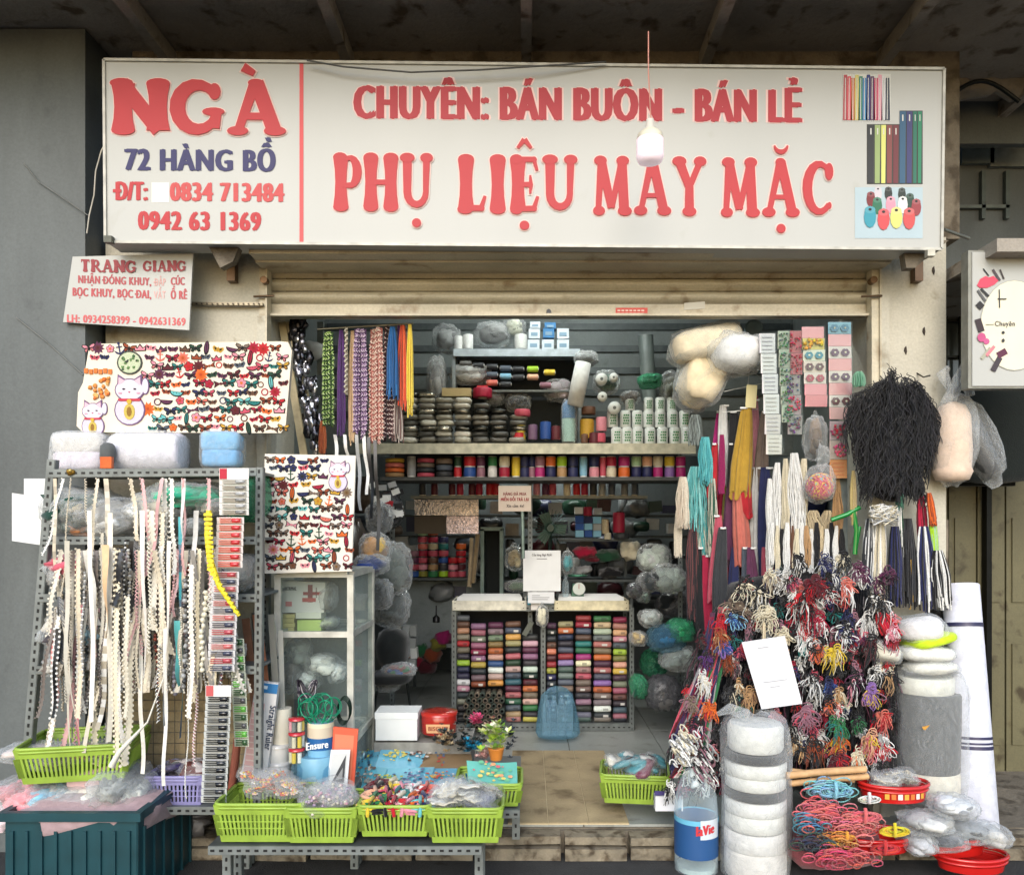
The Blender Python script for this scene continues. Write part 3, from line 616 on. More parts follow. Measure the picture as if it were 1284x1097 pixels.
dr(ell(1231, 423, 5.5, 6, 8), (196, 80, 130)); dr(ell(1237, 428, 4, 4, 8), (200, 90, 140)); dr(ell(1258, 417, 2, 2, 8), (50, 50, 50)); dr(ell(1258, 427, 2, 2.5, 8), (50, 50, 50))
sans(b, 'Chuyên', 1247, 1272, 409, 6, Y, (70, 60, 60), .04, 0, .004)
b.build('picture', 'print', lb)
# ================================================================ BUILDERS FOR GOODS
def slotted(parent, a, b, w=.035, col=(128, 134, 132), name='post', nslot=None, face=(0, -1, 0)):
    a = np.asarray(a, float); b = np.asarray(b, float); L = np.linalg.norm(b - a)
    mb = MB().bar(a, b, w, .004, col, up=face); t = (b - a) / L; u = np.cross(t, face); u /= np.linalg.norm(u)
    mb.bar(a + u * w / 2 + np.array([0, .016, 0]), b + u * w / 2 + np.array([0, .016, 0]), .004, .03, col, up=face)
    n = nslot or int(L / .035)
    for i in range(n):
        p = a + t * L * (i + .5) / n + np.array(face) * .0032
        mb.bar(p - t * .008, p + t * .008, .009, .002, (26, 28, 30), up=face)
    return mb.build(name, 'steel_paint', parent)
BASKETS = {}
def basket(px, py, wpx, Y, h, depth, col, label, name='basket', slots='bars', rz=0., group=None, tilt=0.):
    """basket whose front bottom centre shows at px,py"""
    c = W(px, py, Y); w = m(wpx, Y); o = thing(name, label, 'basket', (c[0], c[1] + depth / 2, c[2]), group)
    o.rotation_euler = (tilt, 0, rz); hw, hd = w / 2, depth / 2; t = .86
    def ring(mb, z0, z1, s0, s1, th, cl):
        for sx, sy in ((0, -1), (0, 1), (-1, 0), (1, 0)):
            def P(s, z):
                if sy: return [(-hw * s, sy * hd * s, z), (hw * s, sy * hd * s, z)]
                return [(sx * hw * s, -hd * s, z), (sx * hw * s, hd * s, z)]
            a, b = P(s0, z0), P(s1, z1); n = np.array([sx, sy, 0]) * th
            V = [np.array(v) for v in (a[0], a[1], b[1], b[0])]; V = V + [v + n for v in V]
            mb.add(V, [(0, 1, 2, 3), (4, 5, 6, 7), (0, 1, 5, 4), (1, 2, 6, 5), (2, 3, 7, 6), (3, 0, 4, 7)], lin(C_(cl)))
    S = lambda z: t + (1 - t) * z / h
    mb = MB(); ring(mb, 0, h * .18, S(0), S(h * .18), .003, col); ring(mb, h * .74, h, S(h * .74), 1, .003, col)
    mb.add([(-hw * t, -hd * t, .002), (hw * t, -hd * t, .002), (hw * t, hd * t, .002), (-hw * t, hd * t, .002)], [(0, 1, 2, 3)], lin(C_(col)))
    z0, z1 = h * .18, h * .74
    def side(fn, L, z0=z0, z1=z1):
        n = max(4, int(L / .018))
        for i in range(n + 1):
            u = -1 + 2 * i / n; wbar = .0045 if 0 < i < n else .012
            mb.bar(fn(u, z0), fn(u, z1), wbar * 2, .003, col)
        if slots == 'grid':
            for q in (.33, .66):
                z = z0 + (z1 - z0) * q; mb.bar(fn(-1, z), fn(1, z), .006, .004, col, up=(0, 0, 1))
    side(lambda u, z: np.array([u * hw * S(z), -hd * S(z), z]), w); side(lambda u, z: np.array([u * hw * S(z), hd * S(z), z]), w)
    side(lambda u, z: np.array([-hw * S(z), u * hd * S(z), z]), depth); side(lambda u, z: np.array([hw * S(z), u * hd * S(z), z]), depth)
    mb.build('wall', 'plastic', o, local=True)
    rm = MB(); r = .012; P = []
    for cx, cy, a0 in ((hw, hd, 0), (-hw, hd, 90), (-hw, -hd, 180), (hw, -hd, 270)):
        sx, sy = (1 if cx > 0 else -1), (1 if cy > 0 else -1)
        for a in (0, 30, 60, 90): P.append((cx - sx * .03 + .03 * math.cos(math.radians(a0 + a)), cy - sy * .03 + .03 * math.sin(math.radians(a0 + a)), h))
    P.append(P[0]); P = np.array(P); rm.tube(P, .008, col, 6); rm.tube(P + [0, 0, -.014], .006, col, 5)
    rm.build('rim', 'plastic', o, local=True)
    o['_top'] = h; BASKETS[label] = (o, hw, hd, h); return o
def packet_mesh(kind, cols, seed):
    r = random.Random(seed); b = MB()
    return b
PK = {}
def packet_src(kind, seed, pal):
    """one clear packet: contents + film"""
    r = random.Random(seed); b = MB()
    if kind == 'beads':
        for i in range(22): b.blob((r.uniform(-.035, .035), r.uniform(-.045, .045), r.uniform(.004, .016)), (.008, .008, .006), r.choice(pal), 5, 4, noise=0)
    elif kind == 'lace':
        for i in range(9):
            x = -.035 + i * .0085; b.tube([(x + .004 * math.sin(q * 2 + i), -.05 + .012 * q, .010 + .004 * math.sin(q + i)) for q in range(9)], .0045, r.choice(pal), 4, False)
    elif kind == 'cloth':
        b.blob((0, 0, .016), (.05, .06, .016), r.choice(pal), 12, 6, .7, .12, seed); b.blob((.01, .02, .026), (.03, .03, .01), r.choice(pal), 8, 5, .7, .1, seed + 1)
    elif kind == 'flowers':
        for i in range(9):
            cx, cy = r.uniform(-.035, .035), r.uniform(-.045, .045); cl = r.choice(pal)
            for q in range(5):
                a = q * 2 * PI / 5; b.blob((cx + .009 * math.cos(a), cy + .009 * math.sin(a), .014), (.008, .008, .003), cl, 5, 4, noise=0)
            b.blob((cx, cy, .018), (.005, .005, .004), 'yellow', 5, 4, noise=0)
    elif kind == 'cord':
        c = r.choice(pal)
        for i in range(9):
            a = r.uniform(-.25, .25); rr = r.uniform(.6, 1)
            P = [(.042 * rr * math.cos(q * PI / 5) , .055 * rr * math.sin(q * PI / 5), .014 + .009 * math.sin(i * 2 + q) * .6 + i * .001) for q in range(11)]; b.tube(P, .0048, c, 4, False)
        b.tube([(-.05, 0, .014), (-.03, 0, .03), (0, 0, .034), (.03, 0, .03), (.05, 0, .014)], .007, c, 5)
    f = MB().blob((0, 0, .014), (.056, .068, .017), 'white', 16, 9, .55, .05, seed + 3, ridge=.06)
    return b, f
def packets(bk, n, kind, pals, label, name='packet', cat='packet', film='packet_film', seed=1, heap=.05, mat='satin', group=None, zoff=-.03, sc=1.0):
    """a heap of packets in basket bk"""
    o, hw, hd, h = BASKETS[bk] if isinstance(bk, str) else bk
    r = random.Random(seed); srcs = []
    for i in range(n):
        u, v = r.uniform(-.8, .8), r.uniform(-.8, .8)
        hz = heap * (1 - .5 * (u * u + v * v)) * (.5 + .5 * i / n) + h + zoff
        p = np.array(o.matrix_basis @ Vector((u * (hw - .03), v * (hd - .03), hz)))
        lb = label + ', %s %s' % ('outer' if u < -.27 else 'centre' if u < .27 else 'inner', 'front' if v < -.27 else 'middle' if v < .27 else 'back'); group = group or label[:60]
        if len(srcs) < 5:
            b, f = packet_src(kind, seed * 10 + i, pals); src = b.build(name, mat, local=True); ff = f.build('film', film, src, local=True)
            src.location = tuple(p); tag(src, lb, cat, group); srcs.append(src); q = src
        else: q = copy_thing(srcs[i % 5], p, lb)
        q.rotation_euler = (r.uniform(-.4, .5) - v * .2, r.uniform(-.3, .3) + u * .35, r.uniform(-1.6, 1.6)); s = r.uniform(.8, 1.15) * sc; q.scale = (s, s, s)
def hang_ribbon(px, y0, y1, Y, w, cols, label, kind='flat', sway=6., drift=0., seed=0, name='ribbon', cat='ribbon', group=None, mat='satin', two=False):
    r = random.Random(seed * 7 + int(px)); K = 16; ph = r.uniform(0, 6)
    if isinstance(cols, (str, tuple)) : cols = [cols]
    b = MB()
    def path(ox=0, yy1=y1, oY=0):
        return [W(px + ox + drift * (i / K) + sway * math.sin(ph + i * .5) * (i / K) * .3, y0 + (yy1 - y0) * i / K, Y + oY + .012 * math.sin(ph + i * .5)) for i in range(K + 1)]
    w = w * dict(fringe=1, pompom=.6, braid=.75).get(kind, 1.05); wm = m(w, Y)
    if kind == 'flat':
        b.ribbon(path(), wm, cols[0], (1, 0, 0), r.uniform(-1.6, 1.6), cols if len(cols) > 1 else None)
    elif kind == 'lace':
        P = np.array(path()); b.ribbon(P, wm * .7, cols[0], (1, 0, 0), r.uniform(-.5, .5))
        n = int((y1 - y0) / 3.2); t = np.linspace(0, K, n); PP = np.stack([np.interp(t, np.arange(K + 1), P[:, k]) for k in range(3)], 1)
        for i, p in enumerate(PP): b.lathe(p + [wm * .38 * (1 if i % 2 else -1), -.002, 0], [(wm * .2, -.001), (wm * .2, .001)], cols[-1], 6, 'y')
    elif kind == 'pompom':
        P = np.array(path()); b.tube(P, wm * .14, cols[0], 4, False); n = int((y1 - y0) / (w * .95)) + 1; t = np.linspace(0, K, n); PP = np.stack([np.interp(t, np.arange(K + 1), P[:, k]) for k in range(3)], 1)
        for i, p in enumerate(PP): b.blob(p + [wm * .15 * math.sin(i * 2.3), 0, 0], (wm * .48,) * 3, cols[i % len(cols)], 7, 5, noise=.12, seed=i)
    elif kind == 'fringe':
        P = np.array(path()); b.ribbon(P, wm * .3, cols[0]); n = int((y1 - y0) / 1.6); t = np.linspace(0, K, n); PP = np.stack([np.interp(t, np.arange(K + 1), P[:, k]) for k in range(3)], 1)
        for i, p in enumerate(PP): b.tube([p, p + [wm * r.uniform(.3, .6), -.004, -wm * .35], p + [wm * r.uniform(.5, .9), 0, -wm * .9]], .0018, cols[i % len(cols)], 3, False)
    elif kind == 'braid':
        P = np.array(path()); n = int((y1 - y0) / (w * .55)); t = np.linspace(0, K, n + 1); PP = np.stack([np.interp(t, np.arange(K + 1), P[:, k]) for k in range(3)], 1)
        for i in range(n):
            a, c_ = PP[i], PP[i + 1]; sgn = 1 if i % 2 else -1
            b.tube([a + [-sgn * wm * .42, .003, 0], (a + c_) / 2 + [0, -.003, 0], c_ + [sgn * wm * .42, .003, -wm * .3]], wm * .17, cols[i % len(cols)], 4, False)
    return solo(name, b, mat, label, cat, group)
def hank(cx, y0, y1, Y, wpx, cols, label, name='hank', n=40, rr=.0032, top=.35, mat='yarn', cat='hank', seed=0, group=None, wave=.3, depth=None, drift=0, loops=False):
    """a hank of yarn or cord: many strands from a gathered top"""
    r = random.Random(seed + int(cx * 3)); b = MB(); w = m(wpx, Y); dp = depth or w * .45; K = 9
    top_ = W(cx, y0, Y); bot = W(cx + drift, y1, Y); L = top_[2] - bot[2]
    for i in range(n):
        a = r.uniform(0, 2 * PI); q = math.sqrt(r.random()); u, v = q * math.cos(a), q * math.sin(a); ln = r.uniform(.76, 1.0); ph = r.uniform(0, 6); P = []
        for k in range(K):
            t = k / (K - 1); s = top + (1 - top) * min(1, t * 2.2) ** .7; wv = wave * .12 * math.sin(ph + t * 7)
            P.append((top_[0] + (bot[0] - top_[0]) * t + (u + wv) * w / 2 * s, Y + v * dp / 2 * s, top_[2] - L * ln * t))
        if loops: P[-1] = (P[-1][0] + .01, P[-1][1], P[-1][2] + .01)
        b.tube(P, rr * r.uniform(.8, 1.2), r.choice(cols), 4 if rr > .003 else 3, False)
    return solo(name, b, mat, label, cat, group)
def bag(px, py, Y, rx, ry, rz, contents, film, label, seed=0, name='plastic_bag', cat='bag', group=None, tie=True, rot=None, p=.8, cn=.1):
    """closed film bag with soft goods inside; px,py = centre"""
    c = W(px, py, Y); b = MB(); r = random.Random(seed)
    for i, (fx, fy, fz, s, cl) in enumerate(contents):
        for q in range(5):
            u = [r.uniform(-.5, .5) * s for _ in range(3)] if q else [0, 0, 0]; s2 = s * (.8 if q == 0 else r.uniform(.35, .6)); g = r.uniform(.82, 1.22)
            b.blob(c + np.array([(fx * (q == 0) + u[0]) * rx, (fy + u[1] - .2 * (q > 0)) * ry, (fz * (q == 0) + u[2]) * rz]), (rx * s2, ry * s2, rz * s2), tuple(min(255, v * g) for v in C_(cl)), 14, 10, .85, cn, seed + i * 7 + q, rot, 4, cn * .5)
    o = solo(name, b, 'fabric', label, cat, group)
    f = MB().blob(c, (rx, ry, rz), 'white', 40, 26, p, .035, seed + 50, rot, 4., .075)
    if tie: f.blob(c + np.array([0, 0, rz * 1.08]), (rx * .22, ry * .22, rz * .22), 'white', 8, 6, 1, .2, seed + 60)
    f.build('film', film, o); return o
def spool(c, r, h, thread, label, axis='z', core='beige', name='thread_spool', group=None, n=14, flange=.0, cat='spool'):
    b = MB(); b.lathe(c, [(r * .93, -h / 2 * .9), (r, -h * .36), (r, h * .36), (r * .93, h / 2 * .9)], thread, n, axis)
    o = solo(name, b, 'thread', label, cat, group)
    k = MB().lathe(c, [(r * .45, -h / 2), (r * .45, h / 2)], core, 10, axis)
    if flange: k.lathe(c + np.array([0, 0, h * .47]) if axis == 'z' else c, [(r * flange, -h * .03), (r * flange, h * .03)], core, n, axis); k.lathe(c - np.array([0, 0, h * .47]) if axis == 'z' else c, [(r * flange, -h * .03), (r * flange, h * .03)], core, n, axis)
    k.build('core', 'plastic', o); return o

# ---------------------------------------------------------------- embroidered patches
def patch_mesh(kind):
    b = MB(); dk = (20, 18, 20); X, Z = (1, 0, 0), (0, 0, 1); O = (0, 0, 0)
    W1 = (255, 255, 255)
    if kind == 'butterfly':
        for s in (-1, 1):
            b.prism([(s * x, y) for x, y in ((0, .0), (.25, .42), (.85, .62), (1.0, .3), (.7, -.02), (.1, -.1))], O, X, Z, .05, dk); b.prism([(s * x, y) for x, y in ((0, -.02), (.6, -.04), (.72, -.42), (.42, -.62), (.05, -.2))], O, X, Z, .045, dk)
            b.prism([(s * x, y) for x, y in ((.12, .05), (.32, .36), (.78, .5), (.85, .3), (.6, .08))], O, X, Z, .07, W1); b.prism([(s * x, y) for x, y in ((.14, -.1), (.52, -.1), (.58, -.38), (.4, -.5))], O, X, Z, .07, (225, 205, 190))
            b.prism([(s * x, y) for x, y in ((.62, .38), (.72, .42), (.72, .32))], O, X, Z, .085, (240, 235, 220))
        b.prism(ell(0, -.05, .07, .4, 8), O, X, Z, .09, dk)
    elif kind == 'flower':
        for k in range(5):
            a = PI / 2 + k * 2 * PI / 5; b.prism(ell(.48 * math.cos(a), .48 * math.sin(a), .4, .4, 8), O, X, Z, .04 + k * .004, dk); b.prism(ell(.48 * math.cos(a), .48 * math.sin(a), .3, .3, 8), O, X, Z, .07 + k * .004, W1)
        b.prism(ell(0, 0, .24, .24, 8), O, X, Z, .11, (240, 200, 60))
    elif kind == 'anchor':
        b.prism([(-.08, .6), (.08, .6), (.08, -.7), (-.08, -.7)], O, X, Z, .07, W1); b.prism([(-.4, .35), (.4, .35), (.4, .22), (-.4, .22)], O, X, Z, .08, W1)
        for s in (-1, 1): b.prism([(0, -.75), (s * .5, -.5), (s * .75, -.05), (s * .5, -.2), (0, -.55)], O, X, Z, .06 + s * .004, W1)
        b.prism(ell(0, .75, .18, .18, 8), O, X, Z, .09, W1)
    elif kind == 'bow':
        for s in (-1, 1): b.prism([(0, 0), (s * .95, .5), (s * .8, 0), (s * .95, -.5)], O, X, Z, .05, dk); b.prism([(s * .15, 0), (s * .78, .34), (s * .66, 0), (s * .78, -.34)], O, X, Z, .08, W1)
        b.prism(ell(0, 0, .2, .2, 8), O, X, Z, .1, W1)
    elif kind == 'crown':
        b.prism([(-.8, -.45), (-.9, .35), (-.4, .05), (0, .6), (.4, .05), (.9, .35), (.8, -.45)], O, X, Z, .05, dk); b.prism([(-.65, -.33), (-.72, .12), (-.35, -.1), (0, .36), (.35, -.1), (.72, .12), (.65, -.33)], O, X, Z, .08, W1)
    elif kind == 'melon':
        b.prism([(-1, .0)] + arc(0, 0, 1, .75, 180, 360, 8) + [(1, 0)], O, X, Z, .05, dk); b.prism(arc(0, -.05, .82, .52, 180, 360, 8), O, X, Z, .08, W1)
        for x in (-.4, 0, .4): b.prism(ell(x, -.22, .06, .08, 6), O, X, Z, .1, dk)
    elif kind == 'ring':
        b.lathe((0, -.05, 0), [(.45, -.04), (.45, .04), (.65, .04), (.65, -.04), (.45, -.04)], W1, 12, 'y', cap=False)
    elif kind == 'moth':
        for s in (-1, 1): b.prism([(0, .2), (s * .8, .5), (s * .95, .1), (s * .5, -.5), (0, -.3)], O, X, Z, .05, W1); b.prism([(s * .2, .12), (s * .65, .3), (s * .6, .0), (s * .3, -.2)], O, X, Z, .075, dk)
        b.prism(ell(0, 0, .1, .45, 8), O, X, Z, .09, (230, 220, 200))
    elif kind == 'sun':
        P = []
        for k in range(20):
            a = k * PI / 10; rr = 1 if k % 2 == 0 else .62; P.append((rr * math.cos(a), rr * math.sin(a)))
        b.prism(P, O, X, Z, .05, W1); b.prism(ell(0, 0, .45, .45, 10), O, X, Z, .08, (240, 225, 170)); b.prism(ell(0, 0, .2, .2, 8), O, X, Z, .1, (210, 160, 70))
    elif kind == 'feather':
        b.prism(ell(0, 0, .38, 1, 12), O, X, Z, .05, dk); b.prism(ell(0, .05, .24, .8, 12), O, X, Z, .08, W1); b.prism([(-.05, .7), (.05, .7), (.05, -.8), (-.05, -.8)], O, X, Z, .1, dk)
    me = b.build('patch', 'embroidery', local=True); d = me.data; bpy.data.objects.remove(me); return d
PM = {k: patch_mesh(k) for k in ('butterfly', 'flower', 'anchor', 'bow', 'crown', 'melon', 'ring', 'moth', 'sun', 'feather')}
def put_patch(parent, kind, p, s, col, rz=0., tilt=0.):
    o = bpy.data.objects.new(kind + '_patch', PM[kind]); COL.objects.link(o); o.parent = parent
    o.location = tuple(np.asarray(p) - np.array(parent.location)); o.scale = (s, s * .6, s); o.rotation_euler = (tilt, rz, 0)
    c = lin(C_(col)); o.color = (*c, 1); return o
def cat_patch(parent, px, py, s, Y):
    b = MB(); c = W(px, py, Y); X, Z = (1, 0, 0), (0, 0, 1); dk = (120, 90, 130)
    def e(cx, cy, rx, ry, col, dep, n=18): b.prism([(x, y) for x, y in ell(cx, cy, rx, ry, n)], c, (s, 0, 0), (0, 0, s), dep, col)
    e(0, -.45, .62, .62, dk, .003); e(0, -.45, .57, .57, (222, 214, 232), .0045); e(0, .35, .60, .46, dk, .004); 
    for q in (-1, 1):
        b.prism([(q * .5, .5), (q * .48, .98), (q * .12, .74)], c, (s, 0, 0), (0, 0, s), .0035, dk); b.prism([(q * .44, .52), (q * .43, .86), (q * .16, .7)], c, (s, 0, 0), (0, 0, s), .0065, (240, 200, 214))
    e(0, .35, .55, .41, (232, 228, 240), .006)
    e(.62, .5, .16, .34, dk, .003); e(.62, .5, .12, .30, (232, 226, 240), .0048)
    b.prism([(-.45, .0), (.45, .0), (.42, -.1), (-.42, -.1)], c, (s, 0, 0), (0, 0, s), .008, (206, 60, 80)); e(0, -.12, .1, .1, (222, 180, 60), .0095, 10)
    e(0, -.52, .22, .32, (214, 190, 90), .0075, 14); e(0, -.52, .10, .2, (150, 110, 40), .009, 8)
    for q in (-1, 1): e(q * .22, .38, .06, .035, (60, 40, 60), .0085, 8); e(q * .36, .22, .08, .04, (236, 170, 190), .0085, 8)
    e(0, .26, .04, .03, (200, 80, 110), .0085, 6); return b.build('lucky_cat_patch', 'embroidery', parent)
PCOL = ['crimson', 'red', 'teal', 'navy', 'maroon', 'rust', 'orange', 'rose', 'dkgreen', 'slate', 'brown', 'plum', 'salmon', 'turquoise', 'gold', 'pink', 'taupe']
# board 1
Y1 = -.34
b1 = thing('patch_board', 'wide tilted cream board pinned with rows of colourful embroidered patches', 'display board', W(230, 545, Y1))
O = [(112, 434), (122, 431), (352, 428), (361, 429), (366, 440), (358, 536), (352, 543), (104, 542), (96, 534), (98, 492), (104, 480)]
P = [W(x, y, Y1) for x, y in O]; n = np.array([0, .03, 0]); k = len(P)
MB().add(P + [q + n for q in P], [tuple(range(k))], lin((236, 226, 206))).add(P + [q + n for q in P], [(i, (i + 1) % k, (i + 1) % k + k, i + k) for i in range(k)], lin((206, 196, 176))).build('panel', 'paper', b1)
r = random.Random(5); pts = []
cat_patch(b1, 163, 500, .115, Y1 - .002); cat_patch(b1, 117, 524, .085, Y1 - .002)
b = MB()
for q in range(6): b.box(W(108 + q * 6, 465 + (q % 2), Y1 - .004), (.017, .005, .022), (232, 130, 60))
for q in range(20): b.blob(W(112 + r.uniform(0, 24), 474 + r.uniform(0, 26), Y1 - .005), (.010, .004, .010), r.choice([(236, 150, 70), (240, 186, 110), (228, 120, 50)]), 7, 5, noise=.2, seed=q)
b.build('orange_lettering_patch', 'embroidery', b1)
b = MB(); b.prism(ell(163, 0, 16, 15, 18), W(0, 455, Y1) * 0 + W(660, 455, Y1) - np.array([m(660, Y1), 0, 0]), (m(1, Y1), 0, 0), (0, 0, m(1, Y1)), .004, (70, 74, 66)).prism(ell(163, 0, 14, 13, 18), W(660, 455, Y1) - np.array([m(660, Y1), 0, 0]), (m(1, Y1), 0, 0), (0, 0, m(1, Y1)), .006, (206, 216, 180))
for q in range(14): b.blob(W(163 + r.uniform(-10, 10), 455 + r.uniform(-9, 9), Y1 - .007), (.007, .003, .007), r.choice([(70, 110, 70), (110, 150, 90), (60, 70, 60)]), 6, 4, noise=.2, seed=q)
b.build('green_floral_patch', 'embroidery', b1)
y = 437
KN = ['butterfly'] * 9 + ['moth'] * 4 + ['flower', 'bow', 'crown', 'melon', 'ring', 'anchor', 'sun', 'feather']
row = 0
while y < 541:
    x = 110 + (row % 2) * 7 + r.uniform(0, 3)
    while x < 356:
        lim = 99 + (541 - y) * .08
        if not (140 < x < 184 and 440 < y < 540) and not (96 < x < 141 and 458 < y < 541) and x > lim:
            kd = r.choice(KN); s = m(r.uniform(7.6, 9.8), Y1)
            put_patch(b1, kd, W(x + r.uniform(-1.5, 1.5), y + r.uniform(-1.5, 1.5), Y1 - .001), s * (.8 if kd in ('ring', 'flower', 'moth') else 1), r.choice(PCOL), r.uniform(-.25, .25))
        x += r.uniform(12, 15.5)
    y += 11; row += 1
# board 2
Y2 = -.28
b2 = thing('patch_board', 'upright white board of butterfly patches standing on the glass cabinet', 'display board', W(387, 717, Y2))
P = [W(*p, Y2) for p in ((332, 569), (446, 571), (441, 716), (329, 719))]
MB().add(P + [q + n * .6 for q in P], [(0, 3, 2, 1), (4, 5, 6, 7), (0, 1, 5, 4), (1, 2, 6, 5), (2, 3, 7, 6), (3, 0, 4, 7)], lin((232, 226, 214))).build('panel', 'paper', b2)
cat_patch(b2, 424, 596, .072, Y2 - .002)
y = 577; row = 0
while y < 713:
    x = 338 + (row % 2) * 4
    while x < 438:
        if not (408 < x and y < 616):
            kd = r.choice(KN); s = m(r.uniform(7.4, 9), Y2)
            put_patch(b2, kd, W(x + r.uniform(-1.5, 1.5), y + r.uniform(-1, 1), Y2 - .001), s * (.8 if kd in ('ring', 'flower', 'moth') else 1), r.choice(PCOL), r.uniform(-.2, .2))
        x += r.uniform(12.5, 15)
    y += 10.2; row += 1

# ================================================================ LEFT RACK
YR = -.52
rk = thing('slotted_angle_rack', 'grey slotted steel rack draped with lace and ribbons outside the shop', 'rack', W(180, 1060, YR + .2))
TL, TR = W(62, 578, YR), W(318, 586, YR)
slotted(rk, W(33, 945, YR), W(64, 576, YR), .034); slotted(rk, W(322, 1020, YR), W(325, 586, YR), .03)
slotted(rk, W(60, 950, YR + .45), W(85, 600, YR + .45), .034); slotted(rk, W(330, 1000, YR + .45), W(334, 598, YR + .45), .034)
for k, (y, x0, x1) in enumerate(((592, 60, 322), (676, 52, 322), (748, 48, 322), (838, 44, 322), (1014, 180, 322))):
    a, b_ = W(x0, y, YR), W(x1, y - (2 if k == 0 else 0), YR)
    MB().box(((a[0] + b_[0]) / 2, YR + .22, a[2]), (b_[0] - a[0], .42, .012), (118, 124, 124)).build('shelf', 'steel_paint', rk)
    slotted(rk, a + [0, -.004, -.005], b_ + [0, -.004, -.005], .034, name='shelf_edge')
# backing board + wire grid under the rack
bk = thing('wire_grid_panel', 'rusty wire grid over brown packing board behind the hanging ribbons', 'grid panel', W(225, 960, YR + .28))
MB().box((W(225, 900, YR + .3)[0], YR + .32, W(225, 890, YR + .3)[2]), (m(186, YR + .3), .02, m(170, YR + .3)), (166, 140, 106)).build('board', 'mat_tile', bk)
mb = MB()
for k in range(14): mb.tube([W(138 + k * 13.5, 805, YR + .28), W(138 + k * 13.5, 975, YR + .28)], .0018, (140, 132, 120), 4, False)
for k in range(13): mb.tube([W(136, 810 + k * 13.5, YR + .282), W(318, 810 + k * 13.5, YR + .282)], .0018, (140, 132, 120), 4, False)
mb.build('grid', 'metal', bk)
# rolls on top
def roll_pack(x0, x1, y0, y1, Y, col, film, label, seed, second=None):
    c = W((x0 + x1) / 2, (y0 + y1) / 2, Y); hw = m((x1 - x0) / 2, Y); hh = m((y1 - y0) / 2, Y); b = MB()
    if second:
        b.blob(c + [0, 0, hh * .42], (hw, hw * .55, hh * .55), col, 26, 10, .45, .02, seed); b.blob(c - [0, 0, hh * .45], (hw * .95, hw * .55, hh * .52), second, 26, 10, .45, .02, seed)
    else: b.lathe(c, [(hh * .35, -hw), (hh * .9, -hw), (hh, -hw * .9), (hh * 1.02, 0), (hh, hw * .9), (hh * .9, hw), (hh * .35, hw)], col, 22, 'x')
    o = solo('fabric_roll', b, 'fabric', label, 'fabric roll'); 
    MB().blob(c, (hw * 1.06, hw * .62, hh * 1.06), 'white', 24, 12, .42, .03, seed + 2, freq=5).build('film', film, o)
YT = YR + .2
roll_pack(70, 136, 542, 592, YT, (226, 224, 222), 'milky', 'white wadding roll in cloudy film at the outer end of the rack top', 3, (226, 218, 232))
roll_pack(144, 230, 543, 592, YT - .03, (232, 230, 240), 'clear', 'large pale lilac-white roll in the middle of the rack top', 4)
roll_pack(254, 304, 541, 587, YT, (130, 186, 226), 'clear', 'sky blue wadding roll at the inner end of the rack top', 5, (122, 178, 222))
mb = MB(); mb.blob(W(135, 570, YR + .05), (.03, .03, .05), (96, 100, 100), 10, 8, .7, .05, 1); mb.box(W(134, 580, YR + .02), (.05, .02, .05), (222, 110, 60))
solo('rag_bundle', mb, 'fabric', 'small grey and orange bundle wedged between the two white rolls', 'bundle')
mb = MB(); mb.blob(W(88, 592, YR - .01), (.018, .01, .014), (180, 140, 60), 10, 7, 1, .15, 3); mb.blob(W(88, 590, YR - .02), (.009, .008, .008), (226, 200, 120), 8, 5)
solo('brass_ornament', mb, 'metal', 'little brass ornament on the rack edge below the white roll', 'ornament')
